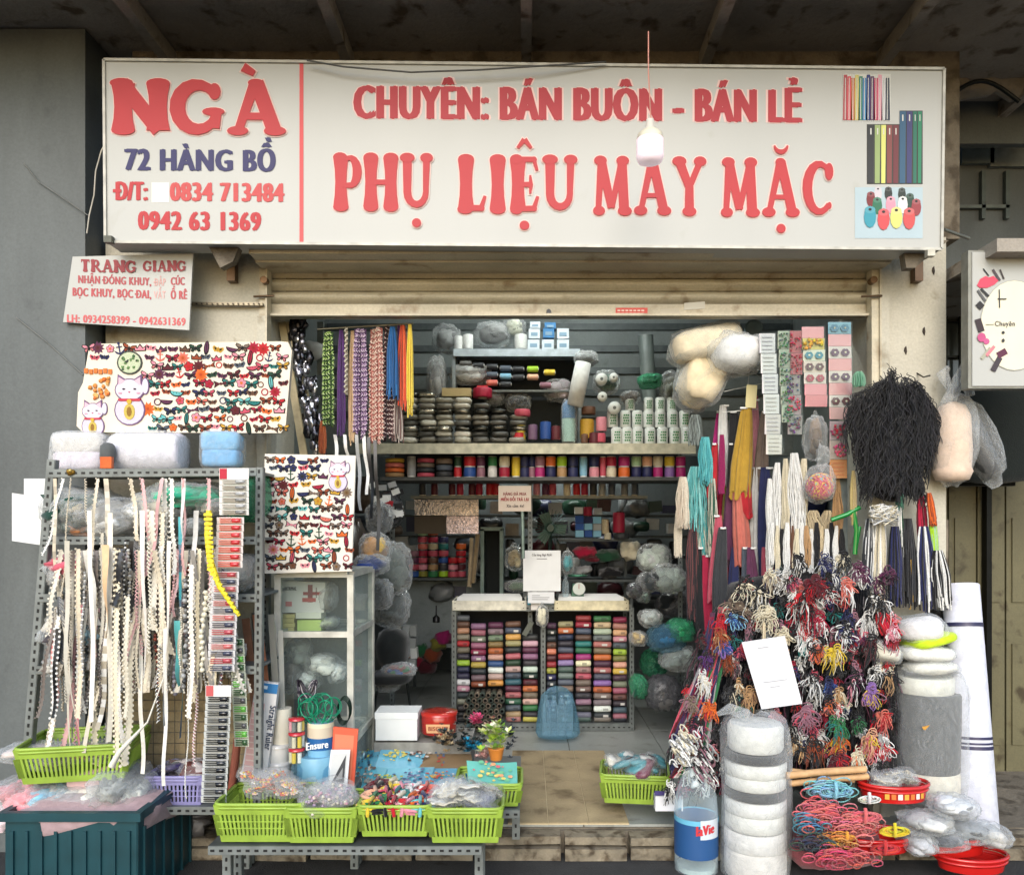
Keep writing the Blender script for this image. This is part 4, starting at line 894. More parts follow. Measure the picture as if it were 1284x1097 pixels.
# bags on the shelves
BG = [
 (90, 640, .14, .15, .09, [(0, 0, 0, .8, (40, 84, 72)), (.3, 0, .2, .5, (90, 110, 104))], 'milky', 'grey green film bag at the outer end of the rack top shelf'),
 (155, 650, .13, .14, .08, [(0, 0, 0, .8, (190, 188, 182)), (-.4, 0, -.2, .5, (120, 120, 118))], 'clear', 'clear bag of grey lace beside the grey green bag'),
 (205, 640, .12, .14, .08, [(0, 0, 0, .8, (222, 214, 194))], 'clear', 'cream lace bag in the middle of the rack top shelf'),
 (240, 622, .16, .15, .055, [(0, 0, 0, .8, (60, 190, 150)), (.3, 0, .2, .5, (40, 160, 120))], 'clear', 'bright green bag of ribbon under the sky blue roll'),
 (312, 622, .07, .16, .10, [(0, 0, 0, .7, (60, 110, 84)), (.2, -.2, .3, .4, (180, 190, 180))], 'greenbag', 'dark green bag of ribbon at the inner end of the rack top shelf'),
 (110, 664, .07, .10, .03, [(0, 0, 0, .9, (234, 160, 110))], 'clear', 'small orange ribbon bundle on the rack top shelf'),
 (120, 675 - 14, .10, .05, .02, [(0, 0, 0, .9, (236, 150, 150))], 'clear', 'thin pink ribbon bundle below the orange bundle'),
 (85, 715, .12, .16, .07, [(0, 0, .3, .7, (236, 110, 130)), (0, 0, -.3, .7, (240, 226, 222)), (.3, -.2, 0, .4, (200, 40, 70))], 'clear', 'clear bag of pink and white trims on the second rack shelf'),
 (145, 718, .11, .16, .07, [(0, 0, 0, .8, (210, 200, 180)), (.2, -.3, 0, .5, (60, 60, 66))], 'clear', 'clear bag of beige and dark trims on the second rack shelf'),
 (200, 716, .12, .16, .07, [(0, 0, 0, .8, (196, 190, 176)), (-.2, -.3, 0, .5, (70, 74, 90))], 'clear', 'clear bag of lace with navy trim on the second rack shelf'),
 (250, 712, .10, .16, .08, [(0, 0, 0, .8, (226, 216, 196)), (.2, -.3, 0, .4, (190, 50, 46))], 'clear', 'clear bag of cream lace with a red piece on the second rack shelf'),
 (300, 716, .07, .14, .07, [(0, 0, 0, .8, (200, 196, 190))], 'clear', 'grey white trims bag at the inner end of the second rack shelf'),
 (90, 790, .13, .18, .07, [(0, 0, 0, .85, (214, 204, 184)), (.3, -.3, .1, .5, (70, 66, 70))], 'clear', 'clear bag of cream and black lace on the third rack shelf'),
 (135, 785, .11, .16, .07, [(0, 0, 0, .85, (150, 184, 196))], 'clear', 'pale blue trims bag on the third rack shelf'),
 (180, 790, .12, .17, .07, [(0, 0, 0, .85, (222, 214, 200))], 'clear', 'plump cream lace bag on the third rack shelf'),
 (245, 800, .14, .16, .06, [(0, 0, 0, .85, (228, 216, 188))], 'clear', 'long cream bag bulging over the third rack shelf'),
 (85, 845 - 16, .12, .16, .05, [(0, 0, 0, .85, (190, 186, 176))], 'clear', 'grey lace bag at the outer end of the fourth rack shelf'),
 (150, 825, .14, .16, .05, [(0, 0, 0, .85, (232, 224, 208))], 'clear', 'flat white lace bag on the fourth rack shelf'),
 (235, 828, .13, .16, .045, [(0, 0, 0, .85, (214, 206, 190))], 'clear', 'flat beige lace bag on the fourth rack shelf')]
for k, (x, y, rx, ry, rz, ct, fl_, lab_) in enumerate(BG): bag(max(x, 104) if rx > .06 else x, y, YR + .14, rx * 1.1, ry, rz * 1.15, [(a_, b_ - .15, c_, min(.95, d_ * 1.15), e_) for a_, b_, c_, d_, e_ in ct], fl_, lab_, k * 3 + 1, tie=False, p=.7, cn=.2)
r = random.Random(17); q_ = 0
for sy_, zn in ((672, 'first'), (744, 'second'), (834, 'third')):
    for k in range(13):
        x = 76 + k * 18.3 + r.uniform(-4, 4); y = sy_ - r.uniform(12, 44); q_ += 1; c_ = r.choice([(226, 220, 206), (196, 190, 178), (170, 170, 168), (232, 230, 226), (210, 196, 166), (150, 156, 156), (110, 108, 106), (206, 180, 176)])
        bag(x, y, YR + .04 + r.uniform(0, .05), .048, .05, .036, [(0, 0, 0, .8, c_)], 'clear' if k % 3 else 'milky', 'small trims packet stuffed on the %s rack shelf below the top, %s along' % (zn, ORD[k + 1]), 600 + q_, name='trims_packet', tie=False, p=.7, cn=.2, cat='packet', group='trims packets stuffed on the rack')
# hanging ribbons
HR = [
 (168, 690, 790, 40, ['black', 'charcoal'], 'fringe', 'broad black fringe trim'), (74, 760, 830, 16, ['charcoal', 'grey'], 'fringe', 'grey fringe bunch'),
 (98, 700, 900, 7, [(226, 214, 190)], 'lace', 'cream scalloped lace'), (84, 690, 870, 6, [(210, 205, 190)], 'flat', 'narrow ivory ribbon'),
 (100, 770, 950, 7, [(240, 160, 170), (228, 140, 156)], 'flat', 'long pink ribbon'), (90, 735, 940, 6, [(236, 228, 210)], 'flat', 'plain cream ribbon'),
 (72, 800, 900, 8, ['black', 'white'], 'lace', 'black and white checked lace'), (112, 640, 905, 5, [(240, 238, 232)], 'flat', 'thin white tape'),
 (118, 720, 960, 8, [(236, 226, 200)], 'lace', 'wide cream lace'), (128, 680, 850, 5, [(228, 222, 205)], 'lace', 'dainty ivory lace'),
 (138, 655, 930, 6, [(238, 232, 216)], 'flat', 'smooth off-white ribbon'), (147, 700, 955, 8, [(232, 222, 196)], 'lace', 'broad eyelet lace'),
 (157, 690, 880, 5, [(60, 60, 62), 'white'], 'pompom', 'black and white bead trim'), (165, 800, 960, 10, [(236, 228, 206)], 'lace', 'heavy cream crochet lace'),
 (178, 640, 850, 6, [(240, 236, 228)], 'flat', 'glossy white ribbon'), (186, 690, 820, 6, [(224, 214, 190), (240, 236, 220)], 'braid', 'cream braided trim'),
 (196, 725, 880, 8, [(120, 60, 50), (170, 80, 60), 'black'], 'pompom', 'brown and rust beaded trim'), (204, 655, 860, 6, [(236, 224, 200)], 'lace', 'ivory lace with picot edge'),
 (200, 820, 905, 6, ['white', 'black'], 'braid', 'black and white twisted trim'), (212, 690, 910, 5, [(238, 236, 228)], 'flat', 'narrow white tape'),
 (216, 760, 870, 9, [(200, 196, 204), (150, 146, 160)], 'pompom', 'silver grey bobble trim'), (222, 790, 860, 7, [(110, 206, 206)], 'flat', 'turquoise satin ribbon'),
 (232, 740, 860, 11, ['grey', 'silver', 'charcoal'], 'pompom', 'grey sequin trim'), (240, 720, 900, 7, [(238, 232, 220)], 'lace', 'white guipure lace'),
 (247, 835, 960, 5, [(236, 180, 190), 'white'], 'braid', 'pink and white braid'), (250, 700, 880, 6, [(228, 216, 186)], 'lace', 'yellowed lace'),
 (258, 755, 840, 12, [(236, 230, 206)], 'pompom', 'cream pompom trim'), (262, 640, 690, 5, [(236, 232, 226)], 'flat', 'short white ribbon'),
 (226, 660, 925, 5, [(92, 200, 210), (90, 196, 206), (112, 140, 160), (110, 132, 150)], 'flat', 'turquoise ribbon fading to slate'), (271, 790, 935, 4, [(230, 220, 190)], 'flat', 'thin ivory string ribbon'),
 (230, 600, 700, 5, [(240, 238, 234)], 'flat', 'white ribbon tied at the rack top'), (160, 760, 900, 7, [(220, 214, 196)], 'lace', 'matte beige lace'),
 (246, 560 + 80, 760, 6, [(246, 244, 238)], 'flat', 'bright white band'), (190, 640, 790, 9, [(232, 226, 210)], 'lace', 'tangled cream lace'), (215, 600, 720, 6, [(240, 236, 226)], 'lace', 'white beaded lace tied over the shelf edge'),
 (132, 600 + 95, 800, 9, [(236, 196, 150)], 'flat', 'peach ribbon'), (270, 700, 830, 9, [(236, 230, 218)], 'lace', 'looped white lace'), (280, 690, 860, 5, [(150, 60, 60), 'white', 'navy'], 'braid', 'red, white and navy braid'),
 (106, 730, 860, 6, ['silver', 'white'], 'pompom', 'silver bobble trim'), (152, 610 + 90, 760, 10, ['charcoal', 'black'], 'lace', 'short black lace'),
 (64, 800, 880, 8, [(232, 150, 150)], 'fringe', 'faded pink fringe'), (176, 810, 970, 5, [(240, 236, 224)], 'flat', 'long narrow cream tape'), (207, 800, 985, 4, [(236, 234, 226)], 'flat', 'white ribbon reaching the crate'),
 (236, 860, 1000, 3, [(236, 234, 224)], 'pompom', 'fine pearl string')]
for k, (x, y0, y1, w, cl, kd, lab_) in enumerate(HR):
    hang_ribbon(x, y0 - 12 if y0 > 650 else y0, y1, YR - .06 - .035 * (k % 4), w, cl, lab_ + ' hanging from the steel rack', kd, 9, ((k * 37) % 13) - 7, k)
rr_ = random.Random(31)
for k in range(120):
    x = rr_.uniform(66, 290); y0 = rr_.choice([600, 690, 690, 762, 762, 762]); c_ = rr_.choice([(226, 220, 204), (222, 212, 190), (236, 234, 228), (206, 198, 180), (226, 224, 216), (150, 146, 140), (226, 214, 190), (120, 110, 104), (216, 170, 170)])
    kd = rr_.choice(['flat', 'flat', 'flat', 'lace', 'lace', 'lace', 'lace', 'braid', 'pompom'])
    hang_ribbon(x, y0, min(y0 + rr_.uniform(80, 200), 960 if x < 150 else 868), YR - .03 - .02 * (k % 5), rr_.uniform(3.5, 8), [c_, (rr_.choice([(190, 180, 160), c_, c_]))], {'flat': 'plain ribbon', 'lace': 'lace strip', 'braid': 'braided strip', 'pompom': 'bobble strip'}[kd] + ' hung from the %s rack shelf near its %s' % ({600: 'top', 690: 'second', 762: 'third'}[y0], 'outer post' if x < 130 else 'middle' if x < 220 else 'inner post'), kd, 12, rr_.uniform(-26, 26), k + 100, group={'flat': 'plain cream ribbons on the rack', 'lace': 'cream lace strips on the rack', 'braid': 'beige braids on the rack', 'pompom': 'ivory bobble strips on the rack'}[kd])
mb = MB(); mb.tube([W(262, 640, YR - .16), W(260, 670, YR - .17), W(263, 700, YR - .17), W(275, 735, YR - .17), W(300, 772, YR - .17)], [.012, .014, .014, .012, .008], (236, 214, 30), 6)
for q in range(22): mb.box(W(261 + (q * .3 if q < 12 else 3 + (q - 12) * 3.6), 645 + q * 5.8, YR - .18), (.034 - q * .0006, .01, .012), (240, 222, 40), rot=rotY(.5 if q > 11 else 0))
solo('yellow_garland', mb, 'satin', 'bright yellow plastic garland hanging across the needle cards', 'garland')
mb = MB(); P = [W(200, 905, YR - .15), W(235, 905, YR - .18)]; mb.tube([W(140, 960, YR - .2), W(150, 942, YR - .22), W(185, 905, YR - .2), (W(205, 850, YR - .2))], [.014, .01, .004, .003], (236, 232, 218), 6)
solo('white_lace_tail', mb, 'fabric', 'long white lace tail sagging into the lime basket', 'lace')

# card strips of needles and clips
def card_strip(x0, x1, y0, y1, n, Y, drift, cardc, barc, label, name='needle_card_strip', header=None, film=True):
    o = thing(name, label, 'card strip', W((x0 + x1) / 2 + drift, y1, Y)); h = (y1 - y0) / n
    for k in range(n):
        t = k / max(1, n - 1); ox = drift * t; yc = y0 + (k + .5) * h
        b = MB().box(W((x0 + x1) / 2 + ox, yc, Y + .004), (m(x1 - x0, Y), .003, m(h * .94, Y)), cardc, rot=rotX(.12))
        ci = barc[k % len(barc)] if not callable(barc) else barc(k)
        for q in range(3):
            b.box(W((x0 + x1) / 2 + ox, yc - h * .28 + q * h * .27, Y - .004), (m((x1 - x0) * .8, Y), .005, m(h * .12, Y)), ci)
        b.blob(W((x0 + x1) / 2 + ox + (x1 - x0) * .2, yc, Y - .006), (m((x1 - x0) * .18, Y), .006, m(h * .3, Y)), ci, 8, 5, .8)
        b.build('card', 'gloss', o)
    if header:
        b = MB().box(W((x0 + x1) / 2, y0 - 6, Y), (m(x1 - x0, Y), .004, m(14, Y)), (236, 234, 230)); b.box(W(x0 + 5, y0 - 6, Y - .003), (m(9, Y), .003, m(13, Y)), header); b.build('header_card', 'paper', o)
    return o
card_strip(275, 312, 600, 646, 6, YR - .12, 0, (238, 236, 232), ['silver', 'grey'], 'white card strip of silver needles clipped at the rack corner', header=(190, 40, 60))
card_strip(272, 306, 648, 712, 7, YR - .14, -2, (240, 232, 228), [(208, 60, 66), (196, 50, 56)], 'white card strip with red crochet hooks on the rack corner')
card_strip(266, 300, 716, 842, 14, YR - .12, -6, (226, 226, 228), [(176, 70, 80), (70, 76, 96), (200, 110, 110), (60, 64, 84)], 'long strip of packets with red and blue hooks by the rack post')
card_strip(258, 290, 872, 1006, 15, YR - .15, -6, (206, 210, 208), ['black', 'charcoal'], 'strip of black clips on grey cards hanging low beside the lilac crate', header=(200, 90, 90))
card_strip(288, 306, 800, 936, 13, YR - .05, 6, (214, 222, 204), [(60, 96, 60), (90, 90, 92), (110, 190, 80)], 'narrow strip of green and grey cards behind the black clips')
# papers stuck at the wall
flat('paper_sheet', 30, 600, 66, 672, -.4, (232, 234, 232), 'paper', 'white notice sheet sticking out beside the rack post, the rear one', 'paper', .002)
flat('paper_sheet', 15, 618, 56, 678, -.42, (236, 238, 236), 'paper', 'white notice sheet hanging lowest beside the rack post', 'paper', .002, 6)
# ================================================================ CRATES AND BASKETS, STREET SIDE
LIME = (156, 186, 70)
def low_table(name, x0, x1, Y0, Y1_, z, label, col=(120, 124, 122), floor=-.12):
    o = thing(name, label, 'low rack', ((x0 + x1) / 2, (Y0 + Y1_) / 2, floor))
    MB().box(((x0 + x1) / 2, (Y0 + Y1_) / 2, z - .008), (x1 - x0, Y1_ - Y0, .012), col).build('top', 'steel_paint', o)
    slotted(o, (x0, Y0 - .003, z - .02), (x1, Y0 - .003, z - .02), .034, name='edge')
    for x in (x0 + .02, x1 - .02):
        for y in (Y0 + .14, Y1_ - .02): slotted(o, (x, y, floor), (x, y, z - .02), .034, name='leg')
    return o
YB_ = -.78
zt = W(0, 1058, YB_)[2]
low_table('low_steel_rack', W(262, 0, YB_)[0], W(604, 0, YB_)[0], YB_ - .005, -.50, zt - .002, 'low grey slotted steel rack carrying the row of lime baskets', (84, 88, 86))
A_ = basket(324, 1057, 112, YB_, .155, .27, LIME, 'lime basket of orange flower packets, first in the row of four', slots='grid')
B_ = basket(402, 1058, 90, YB_ - .01, .14, .24, LIME, 'lime basket of pastel bead packets, second in the row of four')
C_b = basket(494, 1050, 92, YB_ - .0, .125, .25, LIME, 'lime basket of bright cord packets, third in the row of four')
D_b = basket(583, 1058, 94, YB_ - .01, .14, .25, LIME, 'lime basket of white lace flowers, last in the row of four')
E_b = basket(612, 1012, 84, -.44, .10, .26, LIME, 'lime basket under the blue sticker sheets beside the door mat')
F_b = basket(800, 1009, 86, -.08, .14, .26, LIME, 'lime basket of clear packets at the far side of the door mat', rz=-.12)
packets('lime basket of orange flower packets, first in the row of four', 18, 'flowers', [(232, 120, 70), (240, 190, 160), (226, 220, 210), (200, 90, 60), (120, 130, 120)], 'clear packet of orange and white fabric flowers in the first lime basket', seed=2, heap=.10, cat='packet')
packets('lime basket of pastel bead packets, second in the row of four', 16, 'beads', [(206, 150, 170), (226, 214, 196), (190, 160, 190), (230, 190, 190), (210, 205, 190)], 'clear packet of pastel beads in the second lime basket', seed=3, heap=.07)
packets('lime basket of white lace flowers, last in the row of four', 16, 'lace', [(238, 234, 222), (228, 220, 200), (240, 240, 236)], 'packet of white lace trim in the last lime basket', seed=5, heap=.09)
packets('lime basket of white lace flowers, last in the row of four', 4, 'lace', [(70, 76, 100), (110, 114, 130)], 'packet of navy and grey trim at the front of the last lime basket', seed=15, heap=.02, zoff=-.02)
packets('lime basket of clear packets at the far side of the door mat', 16, 'cloth', [(60, 50, 56), (200, 200, 196), (120, 60, 80), (90, 150, 160), (220, 216, 200)], 'small clear packet of mixed trims in the basket across the mat', seed=6, heap=.08)
packets('lime basket under the blue sticker sheets beside the door mat', 6, 'beads', [(220, 200, 60), (200, 90, 90)], 'clear packet of yellow beads beneath the blue sticker sheets', seed=16, heap=.0, zoff=-.06)
# cord packets C, one colour each
o, hw, hd, h = BASKETS['lime basket of bright cord packets, third in the row of four']; r = random.Random(9)
cc = ['yellow', 'black', 'red', 'pink', 'turquoise', 'green', 'crimson', 'cream', 'orange', 'navy', 'peach', 'rose', 'teal', 'white', 'red', 'black', 'yellow', 'pink', 'white', 'salmon', 'maroon', 'cream']
seen = {}
for i, c in enumerate(cc):
    b = MB(); n = 9
    for q in range(n):
        rr = .55 + .45 * q / n; b.tube([(.045 * rr * math.cos(t * PI / 5), .026 * rr * math.sin(t * PI / 5), .008 + .006 * math.sin(q * 2 + t * .6) + q * .0012) for t in range(11)], .0062, c, 4, False)
    b.tube([(0, -.035, .005), (0, -.03, .028), (0, 0, .034), (0, .03, .028), (0, .035, .005)], .006, c, 5, False)
    ob = b.build('cord_hank', 'yarn', local=True); row, cl = divmod(i, 5)
    u, v = -.78 + .39 * cl + (.1 if row % 2 else 0), -.8 + row * .4
    p = o.matrix_basis @ Vector((u * (hw - .02), v * (hd - .02), h - .03 + .035 * (v + .8) / 2))
    ob.location = p; ob.rotation_euler = (.3, r.uniform(-.2, .2), r.uniform(-.5, .5)); ob.scale = (1.35,) * 3; seen[c] = seen.get(c, 0) + 1
    tag(ob, '%s wound cord hank in the third lime basket%s' % (nice(c), ', the one %s' % ('further back' if seen[c] == 2 else 'behind that') if seen[c] > 1 else ''), 'cord', 'cord hanks in the third lime basket')

# teal crate, its goods, lime basket on top, grey bucket, lilac crate
YC = -.75
tc_ = thing('plastic_crate', 'large dark teal plastic crate full of fabric bags beside the rack', 'crate', W(96, 1122, YC))
a, b_ = W(8, 965, YC), W(172, 1122, YC); cx, w, z0, z1 = (a[0] + b_[0]) / 2, b_[0] - a[0], -.12, W(0, 1022, YC)[2]; dp = .54
TEAL = (22, 68, 76)
for nm, c, s in (('wall', (cx, YC, (z0 + z1) / 2), (w, .008, z1 - z0)), ('wall', (cx, YC + dp, (z0 + z1) / 2), (w, .008, z1 - z0)), ('wall', (cx - w / 2, YC + dp / 2, (z0 + z1) / 2), (.008, dp, z1 - z0)), ('wall', (cx + w / 2, YC + dp / 2, (z0 + z1) / 2), (.008, dp, z1 - z0)), ('floor', (cx, YC + dp / 2, z0 + .1), (w, dp, .01))):
    MB().box(c, s, TEAL).build(nm, 'plastic', tc_)
mb = MB()
for q in range(9): mb.box((cx - w / 2 + w * (q + .5) / 9, YC - .008, (z0 + z1) / 2 - .03), (.012, .012, z1 - z0 - .06), TEAL)
for q in range(6): mb.box((cx + w / 2 + .008, YC + dp * (q + .5) / 6, (z0 + z1) / 2 - .03), (.012, .012, z1 - z0 - .06), TEAL)
mb.build('rib', 'plastic', tc_)
mb = MB()
for c, s in (((cx, YC - .01, z1), (w + .05, .03, .035)), ((cx, YC + dp + .01, z1), (w + .05, .03, .035)), ((cx - w / 2 - .01, YC + dp / 2, z1 + .001), (.03, dp, .034)), ((cx + w / 2 + .01, YC + dp / 2, z1 + .001), (.03, dp, .034))): mb.box(c, s, TEAL)
mb.build('rim', 'plastic', tc_)
for k, (x, y, rx, ry, rz, ct, lab_) in enumerate((
  (40, 985, .12, .12, .05, [(0, 0, 0, .85, (240, 150, 156)), (.4, -.2, .2, .4, (240, 236, 230))], 'clear bag of pink and white cloth in the teal crate'),
  (75, 990, .10, .12, .045, [(0, 0, 0, .85, (140, 190, 214))], 'clear bag of pale blue cloth in the teal crate'),
  (115, 992, .11, .11, .045, [(0, 0, 0, .85, (232, 228, 216)), (0, -.3, .2, .4, (180, 160, 120))], 'clear bag of white ribbon with a green tag in the teal crate'),
  (152, 972, .08, .14, .05, [(0, 0, 0, .85, (150, 152, 148))], 'clear bag of grey fabric at the inner corner of the teal crate'),
  (28, 1006, .10, .10, .05, [(0, 0, 0, .85, (226, 190, 196))], 'clear bag of faded pink cloth at the outer corner of the teal crate'), (100, 1004, .10, .1, .05, [(0, 0, 0, .85, (196, 200, 204))], 'clear bag of grey white cloth at the front of the teal crate'), (140, 1000, .09, .1, .05, [(0, 0, 0, .85, (110, 116, 116))], 'dark grey film bag at the front of the teal crate'), (170, 985, .07, .1, .05, [(0, 0, 0, .85, (176, 178, 172))], 'clear grey film bag along the inner wall of the teal crate'),
  (62, 1000 - 16, .08, .06, .03, [(0, 0, 0, .85, (250, 246, 240))], 'small white packet between pink and blue bags in the teal crate'))):
    bag(x, y + 9, YC + .22, rx * 1.15, ry * 1.3, rz * 1.5, ct, 'clear', lab_, 40 + k, tie=False, p=.7, cn=.2)
P = MB().lathe(W(120, 974, YC + .2), [(.01, -.12), (.032, -.11), (.036, 0), (.032, .11), (.01, .12)], (238, 200, 200), 14, 'x', rot=rotY(-.28))
for q in range(3): P.blob(W(122 + q * 9, 973 - q * 3, YC + .162), (.014, .006, .018), (90, 96, 130), 8, 6)
solo('cloth_lining', MB().blob((cx, YC + .27, z1 - .045), (w * .5, dp * .5, .075), (176, 150, 152), 30, 14, .4, .05, 3, ridge=.12), 'fabric', 'crumpled pale cloth filling the teal crate', 'cloth')
solo('pink_roll', P, 'fabric', 'white and pink roll with blue oval print lying across the teal crate', 'roll')
LB = basket(80, 982, 134, YC + .10, .15, .34, LIME, 'wide lime basket resting on the teal crate', rz=.20, tilt=.0)
for k, (x, y, rx, c, lab_) in enumerate(((40, 938, .13, (226, 206, 196), 'crumpled cream packet in the wide lime basket'), (88, 940, .12, (112, 108, 104), 'dark grey ribbon packet in the wide lime basket'), (115, 936, .10, (206, 170, 120), 'tan ribbon packet in the wide lime basket'), (62, 948, .12, (236, 222, 210), 'white and tan packet at the front of the wide lime basket'), (135, 938, .06, (214, 206, 180), 'small beige packet at the inner end of the wide lime basket'))):
    bag(x, y + 4, YC + .24, rx, .1, .035, [(0, 0, 0, .9, c), (.3, -.2, .3, .5, tuple(int(v * .8) for v in c))], 'clear', lab_, 60 + k, tie=False, p=.7)
mb = MB(); mb.lathe(W(165, 965, YC + .62), [(.075, -.08), (.10, .1), (.108, .11), (.1, .112), (.095, .1), (.0, .08)], (150, 168, 176), 20)
solo('grey_bucket', mb, 'plastic', 'grey blue plastic bucket wedged behind the teal crate', 'bucket')
mb = MB().blob(W(150, 925, YC + .6), (.09, .08, .07), (52, 96, 70), 14, 9, .8, .12, 4)
solo('green_bag', mb, 'plastic', 'dark green plastic bag stuffed in the grey bucket', 'bag')
mb = MB()
for q in range(7): mb.lathe(W(95 + q * 6.4, 925 + (q % 2) * 2, YC + .66), [(.006, -.05), (.0105, -.05), (.0105, .05)], (176, 180, 176), 10, 'y')
solo('card_tubes', mb, 'paper', 'row of small grey tube ends behind the wide lime basket', 'tubes')
LL = basket(217, 1013, 74, YR + .02, .135, .26, (150, 146, 196), 'lilac slotted basket on the bottom shelf of the steel rack', slots='grid')
packets('lilac slotted basket on the bottom shelf of the steel rack', 8, 'cloth', [(60, 80, 74), (120, 70, 66), (70, 60, 110), (200, 190, 190)], 'dark packet heaped in the lilac basket', seed=8, heap=.03)
mb = MB(); c = W(236, 1047, -.17) ; c[2] = .03; mb.blob(c, (.11, .09, .05), (104, 100, 98), 18, 10, .9, .16, 7); mb.blob(c + [.04, -.02, .04], (.06, .05, .02), (90, 88, 88), 12, 7, .9, .2, 8)
solo('plastic_bag', mb, 'satin', 'crumpled grey plastic bag lying on the doorstep below the rack', 'bag')

# ================================================================ GOODS BEFORE THE CABINET
YG = -.40; zg = W(0, 985, YG)[2]
low_table('display_table', W(296, 0, YG)[0], W(446, 0, YG)[0], YG - .08, YG + .14, zg, 'low steel table carrying the ruler box and tins')
low_table('display_table', W(452, 0, -.35)[0], W(652, 0, -.35)[0], -.44, .40, .188, 'low table under the blue sticker sheets and white box', floor=0)
def standing(name, pts, Y, th, col, mat, label, cat):
    """upright slab from 4 pixel corners"""
    P = [W(x, y, Y) for x, y in pts]; n = np.array([0, th, 0]); o = thing(name, label, cat, (P[2] + P[3]) / 2)
    MB().add(P + [q + n for q in P], [(0, 3, 2, 1), (4, 5, 6, 7), (0, 1, 5, 4), (1, 2, 6, 5), (2, 3, 7, 6), (3, 0, 4, 7)], lin(C_(col))).build('box', mat, o); return o
ru = standing('ruler_box', [(321, 854), (349, 857), (333, 983), (301, 979)], YG - .02, .03, (222, 222, 222), 'paper', 'tall white and pink box of straight rulers with a blue top', 'box')
b = MB(); Yq = YG - .022
b.quad([W(x, y, Yq) for x, y in ((321, 855), (349, 858), (347, 870), (319, 867))], (40, 120, 180)); b.quad([W(x, y, Yq) for x, y in ((317, 880), (332, 882), (320, 976), (304, 974))], (226, 180, 176))
for q in range(12): b.quad([W(x, y, Yq - .001) for x, y in ((317 - q, 884 + q * 7.5), (329 - q, 885.5 + q * 7.5), (329 - q, 887 + q * 7.5), (317 - q, 885.5 + q * 7.5))], (236, 214, 206))
b.quad([W(x, y, Yq - .001) for x, y in ((323, 858), (336, 860), (335, 864), (322, 862))], (220, 236, 246)); b.build('print', 'print', ru)
b = MB(); bt = MB(); sans(bt, 'Straight Ruler', 0, 56, 0, 8, 0, (60, 70, 90), .10)
V = np.vstack(bt.v); d = (0 + CAMD) / 1000.0; U = V[:, 0] / d + 660; Vv = (EYE - V[:, 2]) / d + 660   # text space pixels
ang = math.radians(97.5); X = 339 + U * math.cos(ang) - Vv * math.sin(ang) * 1; Yp = 884 + U * math.sin(ang) + Vv * math.cos(ang); Yp = np.where(True, Yp, Yp)
dd = (Yq + CAMD) / 1000; bt.v = [np.stack([(X - 660) * dd, Yq - .001 + (V[:, 1] * .5), EYE - (Yp - 660) * dd], 1)]; bt.build('lettering', 'print', ru)
for k, (x0, y0, x1, y1, w, c) in enumerate(((308, 775, 324, 858, 10, (126, 84, 60)), (322, 770, 338, 850, 11, (158, 98, 66)), (318, 768, 326, 858, 5, (90, 90, 88)), (340, 770, 350, 870, 8, (140, 140, 132)), (352, 790, 356, 880, 6, (170, 172, 166)))):
    mb = MB().bar(W(x1, y1 + 60, YG + .02 + k * .012), W(x0, y0, YG + .05 + k * .012), m(w, YG), .006, c)
    solo('wooden_ruler' if k < 2 else 'plastic_ruler', mb, 'wood' if k < 2 else 'gloss', ['dark brown wooden ruler leaning outermost behind the ruler box', 'reddish wooden ruler leaning behind the ruler box', 'thin grey ruler between the wooden rulers', 'wide clear ruler leaning on the cabinet post', 'narrow clear ruler leaning on the cabinet glass'][k], 'ruler')
solo('card_tube', MB().lathe(W(294, 960, YG + .02), [(.018, -.13), (.018, .13)], (160, 90, 70), 12, rot=rotY(.12)), 'paper', 'brown rolled tube standing beside the lime basket corner', 'tube')
def can(px, y0, y1, wpx, Y, col, label, name='tin', bands=(), mat='gloss', cat='tin', lid=None):
    r = m(wpx / 2, Y); a, b_ = W(px, y0, Y), W(px, y1, Y); h = a[2] - b_[2]; o = solo(name, MB().lathe(b_ + [0, r, 0], [(r * .96, 0), (r, .004), (r, h - .004), (r * .97, h)], col, 24), mat, label, cat)
    for t0, t1, cc in bands: MB().lathe(b_ + [0, r, 0], [(r + .0008, h * t0), (r + .0008, h * t1)], cc, 24, cap=False).build('label_band', 'print', o)
    if lid: MB().lathe(b_ + [0, r, 0], [(r + .003, h - .014), (r + .003, h + .002), (r * .6, h + .004), (0.001, h + .004)], lid, 24).build('lid', mat, o)
    return o, r, h, b_
can(350, 890, 938, 24, YG + .03, (224, 220, 204), 'cream cardboard tub standing on the white tubs', 'cardboard_tub', mat='paper')
can(344, 936, 958, 30, YG + .01, (226, 226, 224), 'upper white plastic tub behind the ruler box', 'plastic_tub', lid=(214, 214, 212)); can(344, 958, 984, 31, YG + .01, (222, 222, 222), 'lower white plastic tub behind the ruler box', 'plastic_tub', lid=(210, 210, 210))
for k, (y0, y1) in enumerate(((899, 916), (917, 936), (937, 955))):
    c = W(372, y1, YG - .03); o = thing('thread_jar', '%s clear red-lidded jar of coloured thread before the cabinet' % ('topmost', 'middle', 'bottom')[k], 'jar', c, 'stacked clear jars')
    hh = m(y1 - y0, YG - .03); rr = m(10, YG - .03)
    MB().lathe(c, [(rr, 0), (rr, hh * .82)], 'white', 18).build('glass', 'glass', o); MB().lathe(c, [(rr * 1.02, hh * .82), (rr * 1.02, hh * .98), (0.001, hh * .98)], (196, 50, 60), 18).build('lid', 'gloss', o)
    for q in range(6): MB().lathe(c + [rr * .68 * math.cos(q * PI / 3 + .3), rr * .68 * math.sin(q * PI / 3 + .3), .002], [(rr * .28, 0), (rr * .28, hh * .7)], ['yellow', 'white', 'charcoal', 'pink', 'grey', 'cream'][(q + k) % 6], 8).build('thread', 'thread', o)
